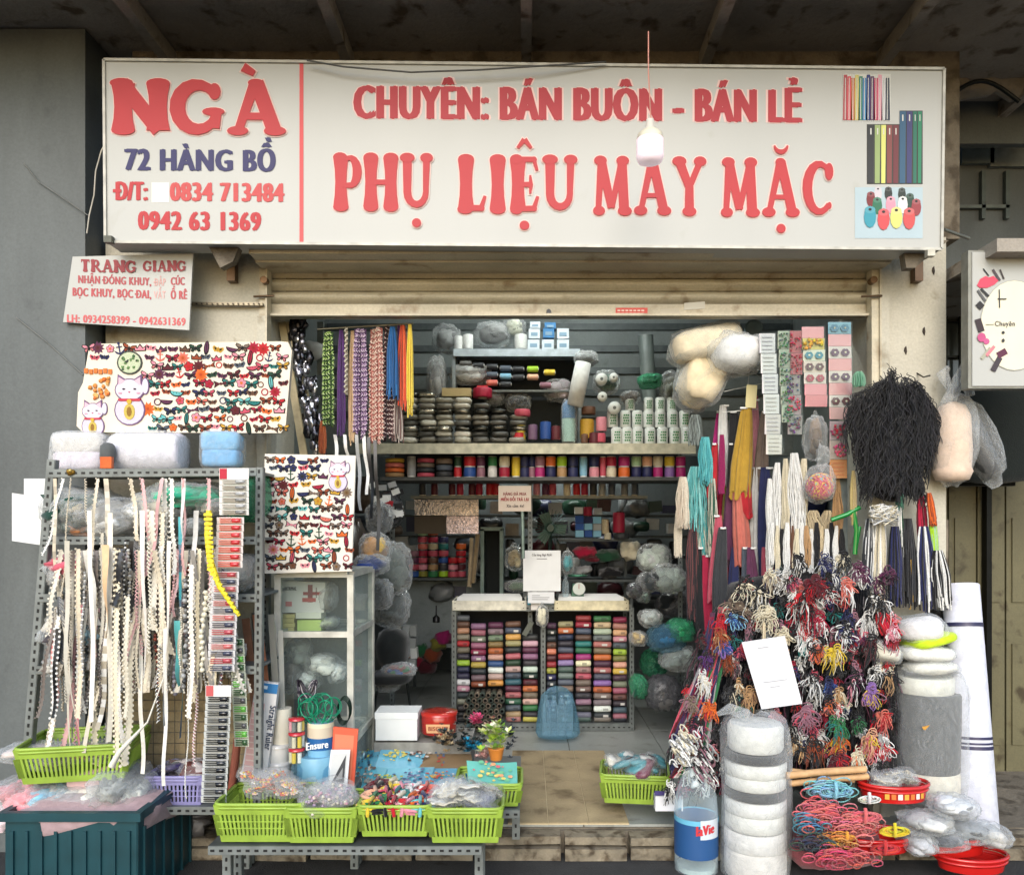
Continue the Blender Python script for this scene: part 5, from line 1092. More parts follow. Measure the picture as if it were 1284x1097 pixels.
o, r_, h_, c_ = can(398, 908, 962, 33, YG - .04, (150, 196, 216), 'blue and cream milk tin holding green wire hangers', 'milk_tin', bands=((0, .38, (120, 180, 214)), (.38, .66, (20, 96, 160)), (.66, .9, (214, 200, 176)), (.9, 1.0, (230, 220, 190)), (.04, .1, (222, 200, 140))))
b = MB(); bt = MB(); sans(bt, 'Ensure', 384, 412, 940, 9, YG - .04, (236, 240, 240), .12, -.12, .004); bt.build('lettering', 'print', o)
o, r_, h_, c_ = can(391, 952, 990, 50, YG - .07, (130, 186, 214), 'pale blue bag-wrapped tub in front of the milk tin', 'plastic_tub', mat='plastic')
MB().blob(W(391, 972, YG - .05) + [0, r_, 0], (r_ * 1.1, r_ * 1.08, h_ * .6), 'white', 20, 12, .6, .07, 4).build('film', 'bluebag', o)
# hangers
r = random.Random(3); hg = thing('wire_hanger_bunch', 'bunch of green plastic-coated wire hoops standing in the milk tin', 'hoops', W(398, 908, YG))
for k in range(16):
    cx, cy = 386 + r.uniform(-4, 32), 886 + r.uniform(-6, 6); rx, ry = r.uniform(7, 11), r.uniform(10, 14); a0 = r.uniform(-.5, .5)
    P = [W(cx + rx * math.cos(t) * math.cos(a0) - ry * math.sin(t) * math.sin(a0), cy + rx * math.cos(t) * math.sin(a0) + ry * math.sin(t) * math.cos(a0), YG + .0 + .04 * math.sin(t + k)) for t in np.linspace(-PI / 2, 1.5 * PI, 15)]
    P = [W(398 + (cx - 398) * .4, 912, YG)] + P[7:] + P[:8] + [W(400 + (cx - 398) * .4, 912, YG)]
    MB().tube(P, .0026, (20, 150, 110), 5, False).build('hoop', 'plastic', hg)
mb = MB(); r = random.Random(4)
for k in range(26):
    a0 = r.uniform(0, 6); mb.tube([W(385 + 12 * math.cos(a0 + t) * r.uniform(.8, 1.1), 866 + 14 * math.sin(a0 * 2 + t * 1.3), YG + .06 + .02 * math.sin(t)) for t in np.linspace(0, 4, 9)], .0026, r.choice([(60, 50, 66), (90, 84, 100), (40, 36, 44), (190, 186, 190)]), 4, False)
solo('tangled_net', mb, 'plastic', 'tangle of dark purple and white cord above the green hoops', 'cord')
mb = MB()
for k in range(6): mb.tube([W(430 + 8 * math.cos(t) + k * .6, 893 + 16 * math.sin(t) - k, YG + .1 + k * .006) for t in np.linspace(0, 2 * PI, 16)], .002, (40, 60, 50), 4, False)
solo('wire_coil', mb, 'metal', 'thin dark wire coil beside the cabinet corner post', 'wire coil')
ob = standing('orange_board', [(418, 911), (449, 914), (444, 985), (414, 985)], YG + .0, .012, (224, 96, 66), 'paper', 'bright orange cardboard folder standing behind the white framed card', 'folder')
b = MB().quad([W(x, y, YG - .002) for x, y in ((420, 920), (444, 922), (440, 980), (417, 978))], (236, 130, 96)); b.build('cover', 'paper', ob)
wf = standing('framed_card', [(415, 940), (439, 940), (435, 987), (409, 987)], YG - .04, .008, (236, 236, 236), 'paper', 'white framed card with a black triangular picture', 'card')
b = MB().quad([W(x, y, YG - .042) for x, y in ((417, 945), (436, 944), (432, 982), (412, 983))], (212, 214, 214)); b.add([W(x, y, YG - .0435) for x, y in ((434, 946), (431, 981), (415, 982))], [(0, 1, 2)], lin((66, 66, 70))); b.add([W(x, y, YG - .0445) for x, y in ((430, 962), (429, 976), (420, 978))], [(0, 1, 2)], lin((150, 150, 150))); b.build('picture', 'print', wf)

# ================================================================ GLASS CABINET
YF, YBk = -.2, .3
gc = thing('glass_cabinet', 'white aluminium framed glass cabinet on the doorstep', 'cabinet', W(400, 1033, YF))
xl_, xr_ = W(349, 0, YF)[0], W(440, 0, YF)[0]; zt_, zb_ = W(0, 720, YF)[2], .0
AL = (206, 206, 196)
for x in (xl_, xr_):
    for y in (YF, YBk): MB().box((x, y, (zt_ + zb_) / 2), (.03, .03, zt_ - zb_), AL).build('post', 'steel_paint', gc)
for z in (zt_, W(0, 795, YF)[2], W(0, 880, YF)[2] - .2, .03):
    for y in (YF, YBk): MB().box(((xl_ + xr_) / 2, y, z), (xr_ - xl_ - .03, .026, .028), AL).build('rail', 'steel_paint', gc)
    for x in (xl_, xr_): MB().box((x, (YF + YBk) / 2, z), (.026, YBk - YF - .03, .028), AL).build('rail', 'steel_paint', gc)
    MB().box(((xl_ + xr_) / 2, (YF + YBk) / 2, z - .006), (xr_ - xl_ - .03, YBk - YF - .03, .008), (150, 160, 156)).build('shelf', 'gloss', gc)
MB().box((xr_ + .004, (YF + YBk) / 2, (zt_ + zb_) / 2), (.003, YBk - YF - .03, zt_ - zb_ - .03), 'white').build('pane', 'glass', gc)
MB().box(((xl_ + xr_) / 2, YF - .004, (zt_ + W(0, 880, YF)[2]) / 2), (xr_ - xl_ - .03, .003, zt_ - W(0, 880, YF)[2] - .03), 'white').build('pane', 'glass', gc)
MB().box(((xl_ + xr_) / 2, YBk + .016, (zt_ + zb_) / 2), (xr_ - xl_, .004, zt_ - zb_), (84, 92, 92)).build('back_panel', 'interior_wall', gc)
zs1 = W(0, 795, YF)[2] + .002
sb = thing('sewing_foot_box', 'white box printed with dark red sewing attachments in the cabinet', 'box', W(378, 770, YF + .12))
P = [W(x, y, YF + .12) for x, y in ((352, 728), (408, 730), (406, 768), (354, 768))]; n_ = np.array([0, .08, 0])
MB().add(P + [q + n_ for q in P], [(0, 3, 2, 1), (4, 5, 6, 7), (0, 1, 5, 4), (1, 2, 6, 5), (2, 3, 7, 6), (3, 0, 4, 7)], lin((216, 216, 212))).build('box', 'paper', sb)
b = MB(); Yq = YF + .118
for x0, y0, x1, y1, w, c in ((380, 744, 403, 744, 4, (150, 50, 50)), (386, 736, 392, 752, 6, (120, 40, 44)), (379, 752, 396, 752, 5, (170, 70, 66)), (396, 738, 397, 748, 3, (90, 40, 44)), (358, 757, 366, 757, 6, (200, 120, 120))): b.quad([W(x0, y0 - w / 2, Yq), W(x1, y0 - w / 2, Yq), W(x1, y1 + w / 2, Yq), W(x0, y1 + w / 2, Yq)], c); Yq -= .0006
sans(b, 'NORMAL', 357, 372, 740, 4.5, Yq, (60, 60, 60), .12); b.build('print', 'print', sb)
for k, (x0, x1, y0, y1, c, lab_) in enumerate(((353, 368, 770, 792, (196, 186, 120), 'stack of small yellow booklets under the attachment box'), (370, 402, 768, 776, (220, 222, 206), 'flat pale carton directly under the attachment box'), (372, 402, 777, 792, (190, 214, 120), 'pale green carton on the cabinet shelf'))):
    mb = MB(); a, b_ = W(x0, y0, YF + .1), W(x1, y1, YF + .1)
    for q in range(4 if k == 0 else 1):
        hh = (a[2] - b_[2]) / (4 if k == 0 else 1); mb.box(((a[0] + b_[0]) / 2 + .003 * (q % 2), YF + .16, b_[2] + hh * (q + .5)), (b_[0] - a[0], .1, hh * .92), c)
    solo('booklet_stack' if k == 0 else 'carton', mb, 'paper', lab_, 'carton')
for k, (x, y, rx, rz, c, fl_, lab_) in enumerate(((405, 832, .085, .055, (244, 242, 236), 'clear', 'upper white wadding bag in the cabinet'), (425, 850 - 8, .05, .05, (246, 244, 240), 'clear', 'white wadding bag leaning on the cabinet corner'), (388, 852, .06, .05, (236, 236, 230), 'clear', 'lower white wadding bag in the cabinet'), (365, 845, .06, .09, (120, 110, 104), 'clear', 'clear bag of brown oddments in the cabinet'), (375, 815, .06, .06, (150, 156, 150), 'clear', 'crumpled empty clear bag in the cabinet'), (412, 780, .05, .03, (180, 186, 160), 'clear', 'small clear bag beside the pale green carton'), (412, 748, .04, .07, (130, 130, 124), 'milky', 'dull clear bag behind the attachment box'))):
    bag(x, y, YF + .2, rx, .1, rz, [(0, 0, 0, .9, c), (.3, -.3, .3, .5, c)], fl_, lab_, 80 + k, tie=False)

# ================================================================ BLUE SHEETS, BOX, TIN, FLOWERS
zsl = .296
ws = thing('white_box', 'plain white cardboard box with a closed lid on the low table', 'box', W(497, 928, .10))
MB().box(W(497, 914, .10) + [0, .08, 0], (m(52, .1), .16, m(28, .1)), (226, 228, 226)).build('box', 'paper', ws); MB().box(W(497, 898, .10) + [0, .08, .004], (m(54, .1), .166, m(8, .1)), (234, 236, 234)).build('lid', 'paper', ws)
MB().box((W(530, 0, .1)[0], .25, .265), (.50, .30, .15), (150, 148, 140)).build('step_board', 'wood', loc=(W(530, 0, .1)[0], .25, .19)); tag(bpy.data.objects['step_board'], 'grey board under the white box and red tin', 'board')
tn, r_, h_, c_ = can(548, 897, 923, 46, .12, (176, 44, 36), 'round red biscuit tin with a beige label', 'biscuit_tin', lid=(190, 50, 40))
b = MB(); sans(b, 'BISCUIT', 537, 562, 916, 5, .118, (150, 60, 30), .15, 0, .0)
b2_ = MB()
b2_.add([W(x, y, .1185) for x, y in ((534, 908), (564, 908), (563, 919), (535, 919))], [(0, 1, 2, 3)], lin((222, 170, 120))); b2_.build('label_panel', 'print', tn); b.v = [v - np.array([0, .001, 0]) for v in b.v]; b.build('lettering', 'print', tn)
r = random.Random(12)
# sheets of stickers, each a thin card with raised prints
def sheet(pts, col, label, marks, seed):
    """pts: 4 (px,py,Y) corners"""
    P = [W(*p) for p in pts]; n = np.cross(P[1] - P[0], P[3] - P[0]); n = n / np.linalg.norm(n); n = n if n[2] > 0 else -n; o = thing('sticker_sheet', label, 'sticker sheet', sum(P) / 4, 'blue sticker sheets on the low table')
    b = MB(); K = 7; V = []
    for i in range(K):
        for j in range(K):
            u, v = i / (K - 1), j / (K - 1); q = P[0] * (1 - u) * (1 - v) + P[1] * u * (1 - v) + P[2] * u * v + P[3] * (1 - u) * v; V.append(q + n * .006 * math.sin(u * 4 + seed) * math.sin(v * 3 + seed * 2))
    b.add(V, [(i * K + j, (i + 1) * K + j, (i + 1) * K + j + 1, i * K + j + 1) for i in range(K - 1) for j in range(K - 1)], lin(col), True); b.build('card', 'gloss', o)
    rr = random.Random(seed); b = MB()
    def at(u, v): return P[0] * (1 - u) * (1 - v) + P[1] * u * (1 - v) + P[2] * u * v + P[3] * (1 - u) * v + n * .0085
    k = 0
    for (u0, v0, s, cols) in marks:
        for q in range(40):
            k += 1; uu, vv = u0 + rr.gauss(0, s * .6), v0 + rr.gauss(0, s * .7); uu = min(.97, max(.03, uu)); vv = min(.97, max(.03, vv)); sz = s * rr.uniform(.06, .22)
            b.add([at(uu + sz * math.cos(t) * .8, vv + sz * math.sin(t)) + n * k * .00005 for t in np.linspace(0, 2 * PI, 7)[:-1]], [tuple(range(6))], lin(rr.choice(cols)))
    b.build('print', 'print', o); return o
SK = (96, 186, 216)
for k, (pts, lab_, mk, cl) in enumerate((
 (((450, 942, .1), (478, 937, .15), (470, 962, -.1), (441, 968, -.12)), 'blue sticker sheet with black figures at the outer edge of the table', [(.5, .5, .35, [(30, 50, 70), (200, 200, 60), (40, 90, 120)])], (90, 180, 208)),
 (((481, 930, .2), (556, 936, .2), (550, 966, -.08), (470, 962, -.1)), 'wide pale blue sheet with yellow and brown figures beside the white box', [(.25, .5, .2, [(236, 214, 80), (240, 226, 120)]), (.65, .45, .2, [(130, 90, 70), (230, 220, 210), (60, 60, 60)])], (120, 200, 226)),
 (((548, 934, .2), (590, 950, .14), (575, 966, -.05), (540, 964, -.08)), 'blue sheet with red figures beneath the artificial flowers', [(.4, .5, .3, [(200, 80, 70), (90, 120, 160)])], (88, 170, 206)),
 (((442, 964, -.1), (486, 962, -.1), (475, 992, -.34), (432, 998, -.36)), 'blue sheet with grey sketch print before the framed card', [(.5, .4, .35, [(160, 160, 150), (220, 216, 200), (120, 110, 100)])], (100, 190, 210)),
 (((474, 962, -.09), (545, 962, -.09), (535, 992, -.34), (460, 994, -.34)), 'turquoise sheet with yellow green animals in the middle of the table', [(.25, .5, .2, [(170, 190, 60), (60, 110, 70), (220, 210, 90)]), (.68, .5, .22, [(110, 120, 160), (180, 186, 200), (70, 90, 130)])], (110, 200, 222)),
 (((520, 962, -.085), (590, 964, -.08), (590, 990, -.33), (528, 990, -.34)), 'blue sheet with red cars before the flowers', [(.35, .5, .2, [(210, 90, 70), (230, 190, 90)]), (.75, .5, .16, [(120, 150, 190), (230, 230, 230)])], (104, 190, 220)),
 (((585, 954, -.25), (648, 955, -.25), (649, 984, -.43), (588, 986, -.43)), 'green tinted sheet with pink flower print over the lime basket', [(.5, .55, .35, [(230, 110, 120), (240, 170, 120), (120, 200, 150), (240, 220, 120)])], (120, 206, 190)))):
    sheet(pts, cl, lab_, mk, 100 + k)
wm = MB(); A4 = [(W(*p) - np.array([0, 0, .012])) for p in ((452, 938, .14), (590, 938, .14), (600, 990, -.33), (436, 994, -.34))]; B4 = [np.array([q[0], q[1], .19]) for q in A4]
wm.add(A4 + B4, [(0, 1, 2, 3), (0, 1, 5, 4), (1, 2, 6, 5), (2, 3, 7, 6), (3, 0, 4, 7)], lin((150, 124, 90)))
solo('sloping_carton', wm, 'paper', 'brown carton propping up the blue sticker sheets', 'carton')
# flower pots / artificial flower heap
def flower_head(b, c, s, cols, n=9, rs=None):
    for q in range(n):
        a = q * 2 * PI / n; e = rs.uniform(.1, .9); d = np.array([math.cos(a) * math.cos(e), math.sin(a) * math.cos(e), math.sin(e)])
        w = np.cross(d, (0, 0, 1.)); w /= np.linalg.norm(w) + 1e-6
        b.add([c, c + d * s * .6 + w * s * .28, c + d * s, c + d * s * .6 - w * s * .28], [(0, 1, 2, 3)], lin(rs.choice(cols)))
rs = random.Random(77)
for k, (x, y, n, sx, sy, cols, lab_) in enumerate(((575, 925, 60, 28, 18, [(24, 40, 44), (40, 60, 60), (60, 54, 44)], 'dark green artificial foliage bunch by the red tin'), (592, 935, 26, 12, 10, [(20, 130, 170), (30, 150, 190)], 'turquoise artificial flowers at the heart of the bunch'), (597, 902, 22, 9, 7, [(210, 60, 110), (230, 100, 140)], 'magenta artificial flowers on top of the bunch'), (560, 928, 26, 14, 12, [(206, 186, 150), (190, 160, 120)], 'dried beige flowers beside the red tin'), (617, 912, 22, 10, 10, [(206, 170, 140), (230, 190, 170), (120, 60, 60)], 'peach and brown artificial flowers behind the pot'), (606, 945, 20, 10, 8, [(236, 170, 160), (240, 200, 190)], 'pale pink artificial flowers low by the pot'))):
    b = MB()
    for q in range(n): flower_head(b, W(x + rs.gauss(0, sx * .45), y + rs.gauss(0, sy * .45), -.02 + rs.uniform(-.06, .06)), rs.uniform(.016, .03), cols, 8, rs)
    solo('artificial_flowers', b, 'satin', lab_, 'artificial flowers')
fp = thing('flower_pot', 'small orange pot of lime green artificial leaves beside the mat', 'flower pot', W(622, 952, -.1))
MB().lathe(W(622, 952, -.1), [(.028, 0), (.04, .055), (.043, .06), (.038, .06)], (226, 140, 60), 18).build('pot', 'plastic', fp)
b = MB()
for q in range(34): flower_head(b, W(623 + rs.gauss(0, 8), 924 + rs.gauss(0, 10), -.1 + rs.uniform(-.05, .05)), rs.uniform(.03, .045), [(176, 206, 70), (140, 190, 80), (210, 220, 140), (236, 236, 200)], 7, rs)
b.build('leaves', 'satin', fp)
b = MB()
for q in range(20): flower_head(b, W(641 + rs.gauss(0, 4), 925 + rs.gauss(0, 10), -.06 + rs.uniform(-.05, .05)), .022, [(40, 46, 60), (60, 70, 80)], 7, rs)
solo('artificial_flowers', b, 'satin', 'navy artificial leaves next to the orange pot', 'artificial flowers')
# small white-purple box by the basket F
mb = MB(); mb.box(W(838, 1005, -.22), (.13, .05, .07), (232, 232, 236)); mb.box(W(838, 994, -.246), (.13, .006, .02), (70, 60, 120))
solo('tissue_box', mb, 'paper', 'white and purple carton tucked beside the lime basket near the water bottle', 'box')
# ================================================================ COUNTER WITH THREAD ROLLS
YK = 1.65
ck = thing('thread_counter', 'grey slotted steel counter rack of stacked thread rolls', 'rack', W(680, 917, YK))
zc, zf = W(0, 762, YK)[2], W(0, 917, YK)[2]
kx0, kx1, km = W(569, 0, YK)[0], W(792, 0, YK)[0], W(681, 0, YK)[0]
G = (112, 118, 116)
for x in (kx0, km, kx1):
    for y in (YK, YK + .38): slotted(ck, (x, y, 0), (x, y, zc), .03, G)
slotted(ck, (kx0, YK - .003, zc), (kx1, YK - .003, zc), .045, G, 'top_rail'); slotted(ck, (kx0, YK - .003, .03), (kx1, YK - .003, .03), .045, G, 'bottom_rail')
MB().box(((kx0 + kx1) / 2, YK + .2, .05), (kx1 - kx0, .38, .012), G).build('shelf', 'steel_paint', ck)
MB().box(((kx0 + kx1) / 2, YK + .2, zc + .01), (kx1 - kx0, .40, .012), G).build('top', 'steel_paint', ck)
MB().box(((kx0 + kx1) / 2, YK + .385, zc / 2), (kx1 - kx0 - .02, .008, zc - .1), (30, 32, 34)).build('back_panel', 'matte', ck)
RC = dict(
 A=['slate','brown','tan','grey','red','taupe','charcoal','lime','navy','navy','white','pink','charcoal','grey','charcoal','black','charcoal'],
 B=[None,'mauve','rose','grey','mauve','crimson','mauve','yellow','charcoal','taupe','rust','grey'],
 C=[None,'plum','mauve','grey','olive','orange','peach','blue','white','pink','yellow','grey'],
 D=[None,'brown','slate','yellow','tan','charcoal','rose','dkgreen','peach','slate','teal','plum','rose','green','slate','tan','salmon'],
 E=[None,None,None,'charcoal','pink','plum','mauve','charcoal','white','dkgreen','maroon','orange','taupe','peach','green','charcoal','yellow'],
 F=[None,'plum','charcoal','charcoal','brown','salmon','maroon','red','lime','navy','charcoal','slate','charcoal','grey','navy','slate','charcoal'],
 G=[None,'tan','orange','navy','charcoal','slate','red','violet','slate','grey','slate','taupe','slate','grey','charcoal','slate','grey'],
 H=['red','crimson','slate','brown','teal','green','magenta','white','mauve','rose','taupe','taupe','charcoal','mauve','charcoal','grey','slate'],
 I=['green','beige','mint','grey','salmon','taupe','orange','plum','rose','slate','violet','orange','taupe','grey','white','charcoal','taupe'],
 J=['crimson','salmon','peach','pink','slate','lime','olive','peach','yellow','plum','grey','rose','brown','charcoal','slate','rose','charcoal'])
XC = dict(A=(572.5,589.5),B=(590,610),C=(611.5,631.5),D=(633,654),E=(655,675),F=(685,698),G=(699,719.5),H=(721,742),I=(743.5,767),J=(768,786.5))
bayn = {**{k: ('white-topped far' , ORD[i + 1]) for i, k in enumerate('ABCDE')}, **{k: ('scale-topped', ORD[i + 1]) for i, k in enumerate('FGHIJ')}}
r = random.Random(21)
for k, lst in RC.items():
    x0, x1 = XC[k]; n = 17; y = 771.5; step_ = (908.5 - 771.5) / n; jit = r.uniform(-1.5, 1.5)
    for i in range(n):
        yc = y + step_ * (i + .5)
        cn = lst[i] if i < len(lst) else None
        if cn is None: continue
        if k in 'BC' and i >= 11: continue
        wv = m(x1 - x0, YK) * r.uniform(.9, .97); rr = m(step_ * .49, YK)
        c = W((x0 + x1) / 2, yc + jit, YK + .045) + [0, 0, 0]
        c[2] = max(c[2], .056 + rr)
        cl = tuple(min(255, max(0, int(v * r.uniform(.86, 1.08)))) for v in [sum(PAL[cn]) / 3 * .3 + x * .68 for x in PAL[cn]])
        b = MB(); tl = r.uniform(-.05, .05)
        b.lathe(c, [(rr * .55, -wv / 2), (rr * .96, -wv * .46), (rr, -wv * .3), (rr, wv * .3), (rr * .96, wv * .46), (rr * .55, wv / 2)], cl, 10, 'x', rot=rotY(tl))
        o = solo('thread_roll', b, 'thread', '%s thread roll, %s of the counter column %s from the %s' % (nice(cn), ORD[i + 1] + ' down', ORD['ABCDE'.find(k) + 1] if k in 'ABCDE' else ORD[5 - 'FGHIJ'.find(k)], 'cabinet end' if k in 'ABCDE' else 'hanging cords end'), 'thread roll', 'thread rolls stacked in the counter')
        if r.random() < .45: MB().box(c + [wv * r.uniform(-.2, .2), -rr * .93, 0], (wv * .3, .006, rr * .7), (206, 202, 194) if r.random() < .35 else tuple(int(v * .7) for v in cl)).build('label', 'print', o)
# bundle of tubes seen end on
tb = 0
for row in range(7):
    for q in range(7):
        x = 585 + q * 6.9 + (row % 2) * 3.4; y = 869 + row * 6.6
        if x > 632 or (row == 0 and q in (0,)) : continue
        tb += 1; c = W(x, y, YK - .10); cl = [(90, 80, 66), (60, 66, 54), (104, 92, 78), (50, 60, 52)][tb % 4]
        mb = MB().lathe(c, [(.011, -.07), (.019, -.07), (.019, .07), (.011, .07)], cl, 10, 'y', cap=False); mb.lathe(c, [(.011, -.069), (.011, .05), (.0005, .05)], (20, 20, 20), 10, 'y', cap=False)
        solo('paper_tube', mb, 'paper', 'dark hollow tube, %s row of the stack before the counter, %s along' % (ORD[row + 1], ORD[q + 1]), 'paper tube', 'hollow tubes stacked before the counter')
# trays on the counter top
for k, (x0, x1, c) in enumerate(((568, 659, (226, 222, 204)), (696, 788, (224, 214, 178)))):
    o = thing('counter_tray', 'cream wooden tray with white card racks, %s' % ('on the counter half nearer the cabinet' if k == 0 else 'on the counter half beside the green scale'), 'tray', W((x0 + x1) / 2, 764, YK))
    a, b_ = W(x0, 753, YK - .02), W(x1, 765, YK - .02)
    MB().box(((a[0] + b_[0]) / 2, YK - .02, (a[2] + b_[2]) / 2), (b_[0] - a[0], .012, a[2] - b_[2]), c).build('front_board', 'wood', o)
    for s in (a[0], b_[0]): MB().box((s, YK + .17, (a[2] + b_[2]) / 2), (.012, .36, a[2] - b_[2]), c).build('side_board', 'wood', o)
    for q in range(7):
        MB().box(((a[0] + b_[0]) / 2, YK + .02 + q * .05, a[2] - .01), (b_[0] - a[0] - .05 - q * .006, .006, .07), (222, 224, 222), rot=rotX(-.6)).build('card', 'paper', o)
    for sx in (a[0] + .015, b_[0] - .015):
        for q in (.25, .75): MB().box((sx, YK - .0275, a[2] * (1 - q) + b_[2] * q), (.006, .004, .006), (90, 80, 66)).build('screw', 'metal', o)
solo('small_box', MB().box(W(666, 752, YK + .02), (.05, .05, .07), (60, 150, 180)), 'paper', 'small turquoise and white box below the payment notice', 'box')
solo('small_box', MB().box(W(672, 760, YK - .02), (.07, .03, .05), (226, 220, 214)), 'paper', 'small white box between the two cream trays', 'box')
qn = flat('payment_notice', 656, 690, 703, 741, YK - .08, (234, 236, 236), 'paper', 'white payment notice sheet standing over the counter', 'notice', .003)
b = MB(); sans(b, 'Cửa hàng Ngà Mười', 667, 692, 697, 3.0, YK - .08, (60, 60, 64), .06, 0, .003)
b.quad([W(673, 700, YK - .083), W(686, 700, YK - .083), W(686, 701, YK - .083), W(673, 701, YK - .083)], (150, 150, 150)); b.build('lettering', 'print', qn)
q2 = flat('notice_card', 662, 742, 695, 756, YK - .075, (228, 230, 232), 'paper', 'small white card fixed under the payment notice', 'notice', .003)
b = MB()
for q, (y, w_) in enumerate(((746, 10), (748.5, 22), (751, 20))): b.quad([W(667, y, YK - .078), W(667 + w_, y, YK - .078), W(667 + w_, y + .8, YK - .078), W(667, y + .8, YK - .078)], (150, 152, 156))
b.build('print', 'print', q2)
bag(680, 772, YK - .10, .045, .04, .075, [(0, 0, -.3, .7, (206, 200, 176))], 'clear', 'clear bag hanging from the middle of the counter', 5)
solo('leaning_roll', MB().bar(W(657, 796, YK), W(667, 779, YK), .035, .035, (96, 100, 90)), 'paper', 'greenish roll leaning at the counter centre post', 'roll')
# blue bag of bottles
bb = thing('bottle_bag', 'translucent blue plastic bag of empty bottles before the counter', 'bag', W(699, 923, YK - .32))
for q in range(4):
    c = W(685 + q * 9.5, 921, YK - .28 + .05 * (q % 2)); MB().lathe(c, [(.026, 0), (.028, .02), (.028, .16), (.024, .2), (.011, .235), (.011, .25), (.013, .25), (.013, .265), (.001, .265)], (210, 224, 232), 14).build('bottle', 'bottle', bb)
mb = MB(); c = W(699, 923, YK - .27); prof = [(.001, .0), (.13, .0), (.148, .03), (.142, .1), (.125, .2), (.10, .28), (.055, .325), (.02, .34)]; K = len(prof); n = 36; V = []
for i, (rr, z) in enumerate(prof):
    for j in range(n):
        a = j * 2 * PI / n; f = 1 + .05 * math.sin(a * 9 + i) * (z / .2 + .3) + .03 * math.sin(a * 4 + i * 1.3); V.append((c[0] + rr * f * math.cos(a), c[1] + rr * .6 * f * math.sin(a), c[2] + z))
mb.add(V, [(i * n + j, i * n + (j + 1) % n, (i + 1) * n + (j + 1) % n, (i + 1) * n + j) for i in range(K - 1) for j in range(n)], (.5, .7, .9), True); mb.build('film', 'bluebag', bb)

# ================================================================ LONG SHELVES OVER THE COUNTER
YS1 = 1.2
s1 = thing('long_shelf', 'long cream edged shelf of thread cones across the shop', 'shelf', W(664, 567, YS1))
za = W(0, 556, YS1)[2]; zb2 = W(0, 569, YS1)[2]; x0, x1 = W(450, 0, YS1)[0], W(872, 0, YS1)[0]
MB().box(((x0 + x1) / 2, YS1, (za + zb2) / 2), (x1 - x0, .02, za - zb2), (206, 202, 178)).build('front_board', 'wood', s1)
MB().box(((x0 + x1) / 2, YS1 + .26, za - .012), (x1 - x0, .5, .016), (180, 178, 160)).build('top', 'wood', s1)
YS2 = 1.35
s2 = thing('lower_shelf', 'dark edged shelf of coloured spools below the cream shelf', 'shelf', W(670, 600, YS2))
z2 = W(0, 598, YS2)[2]; x0b, x1b = W(478, 0, YS2)[0], W(868, 0, YS2)[0]
MB().box(((x0b + x1b) / 2, YS2 + .2, z2 - .012), (x1b - x0b, .42, .024), (70, 72, 70)).build('top', 'wood', s2)
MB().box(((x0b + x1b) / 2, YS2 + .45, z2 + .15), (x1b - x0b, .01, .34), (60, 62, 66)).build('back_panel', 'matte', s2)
for x in (x0b, W(665, 0, YS2)[0], x1b): slotted(s2, (x, YS2 + .42, 0), (x, YS2 + .42, za), .03, G)
YS3 = 1.75
s3 = thing('lowest_shelf', 'thin grey shelf holding a few spools above the payment notice', 'shelf', W(670, 628, YS3))
z3 = W(0, 621, YS3)[2]; x0c, x1c = W(515, 0, YS3)[0], W(812, 0, YS3)[0]
MB().box(((x0c + x1c) / 2, YS3 + .12, z3 - .012), (x1c - x0c, .26, .02), (126, 122, 104)).build('top', 'wood', s3)
# spools on the lower shelf (pixels from the photo)
SP = [(495, 24, 'stack', ['tan', 'orange', 'salmon', 'gold']), (516, 12, 'one', ['silver']), (534, 22, 'stack', ['rose', 'charcoal', 'taupe', 'rose']), (557, 21, 'stack', ['charcoal', 'slate', 'taupe']),
 (574, 10, 'two', ['red', 'dkgreen']), (589, 16, 'two', ['blue', 'red']), (603, 11, 'two', ['mauve', 'plum']), (617.5, 12, 'two', ['white', 'green']), (632.5, 14, 'two', ['crimson', 'cream']), (647, 11, 'one', ['yellow']),
 (658, 12, 'two', ['navy', 'navy']), (667, 8, 'two', ['mauve', 'navy']), (677, 13, 'two', ['magenta', 'mauve']), (690.5, 13, 'two', ['navy', 'orange']), (704.5, 13, 'two', ['tan', 'lime']), (718.5, 13, 'two', ['navy', 'navy']), (731.5, 10, 'one', ['skyblue']),
 (745, 13, 'two', ['pink', 'navy']), (756, 8, 'one', ['rose']), (766.5, 13, 'two', ['cream', 'crimson']), (782.5, 15, 'two', ['orange', 'magenta']), (798, 13, 'two', ['navy', 'mint']), (811.5, 13, 'two', ['navy', 'peach']), (825, 13, 'two', ['magenta', 'cream']), (839.5, 13, 'two', ['violet', 'yellow']), (853.5, 13, 'two', ['magenta', 'magenta'])]
for k, (x, w_, kd, cs) in enumerate(SP):
    r0 = m(w_ / 2, YS2 + .03); base = W(x, 597, YS2 + .06)
    base[2] = z2
    if kd == 'stack':
        for q, c in enumerate(cs):
            hh = .13 / len(cs); spool(base + [0, 0, hh * (q + .5)], r0, hh * .9, C_(c), '%s ribbon reel, %s from the shelf in the %s reel stack of the spool shelf' % (nice(c), ORD[q + 1], ORD[k + 1]), core='charcoal', name='ribbon_reel', group='reels on the spool shelf', n=16, cat='reel')
    else:
        for q, c in enumerate(cs):
            hh = .145 if kd == 'one' else .072
            spool(base + [0, 0, hh * (q + .5)], r0 * .97, hh * .96, C_(c), '%s thread spool, %s of the %s stack on the spool shelf' % (nice(c), 'the single one' if kd == 'one' else ('bottom' if q == 0 else 'top'), ORD[k + 1]), core='white' if c not in ('navy',) else 'black', group='spools on the spool shelf', flange=.9)
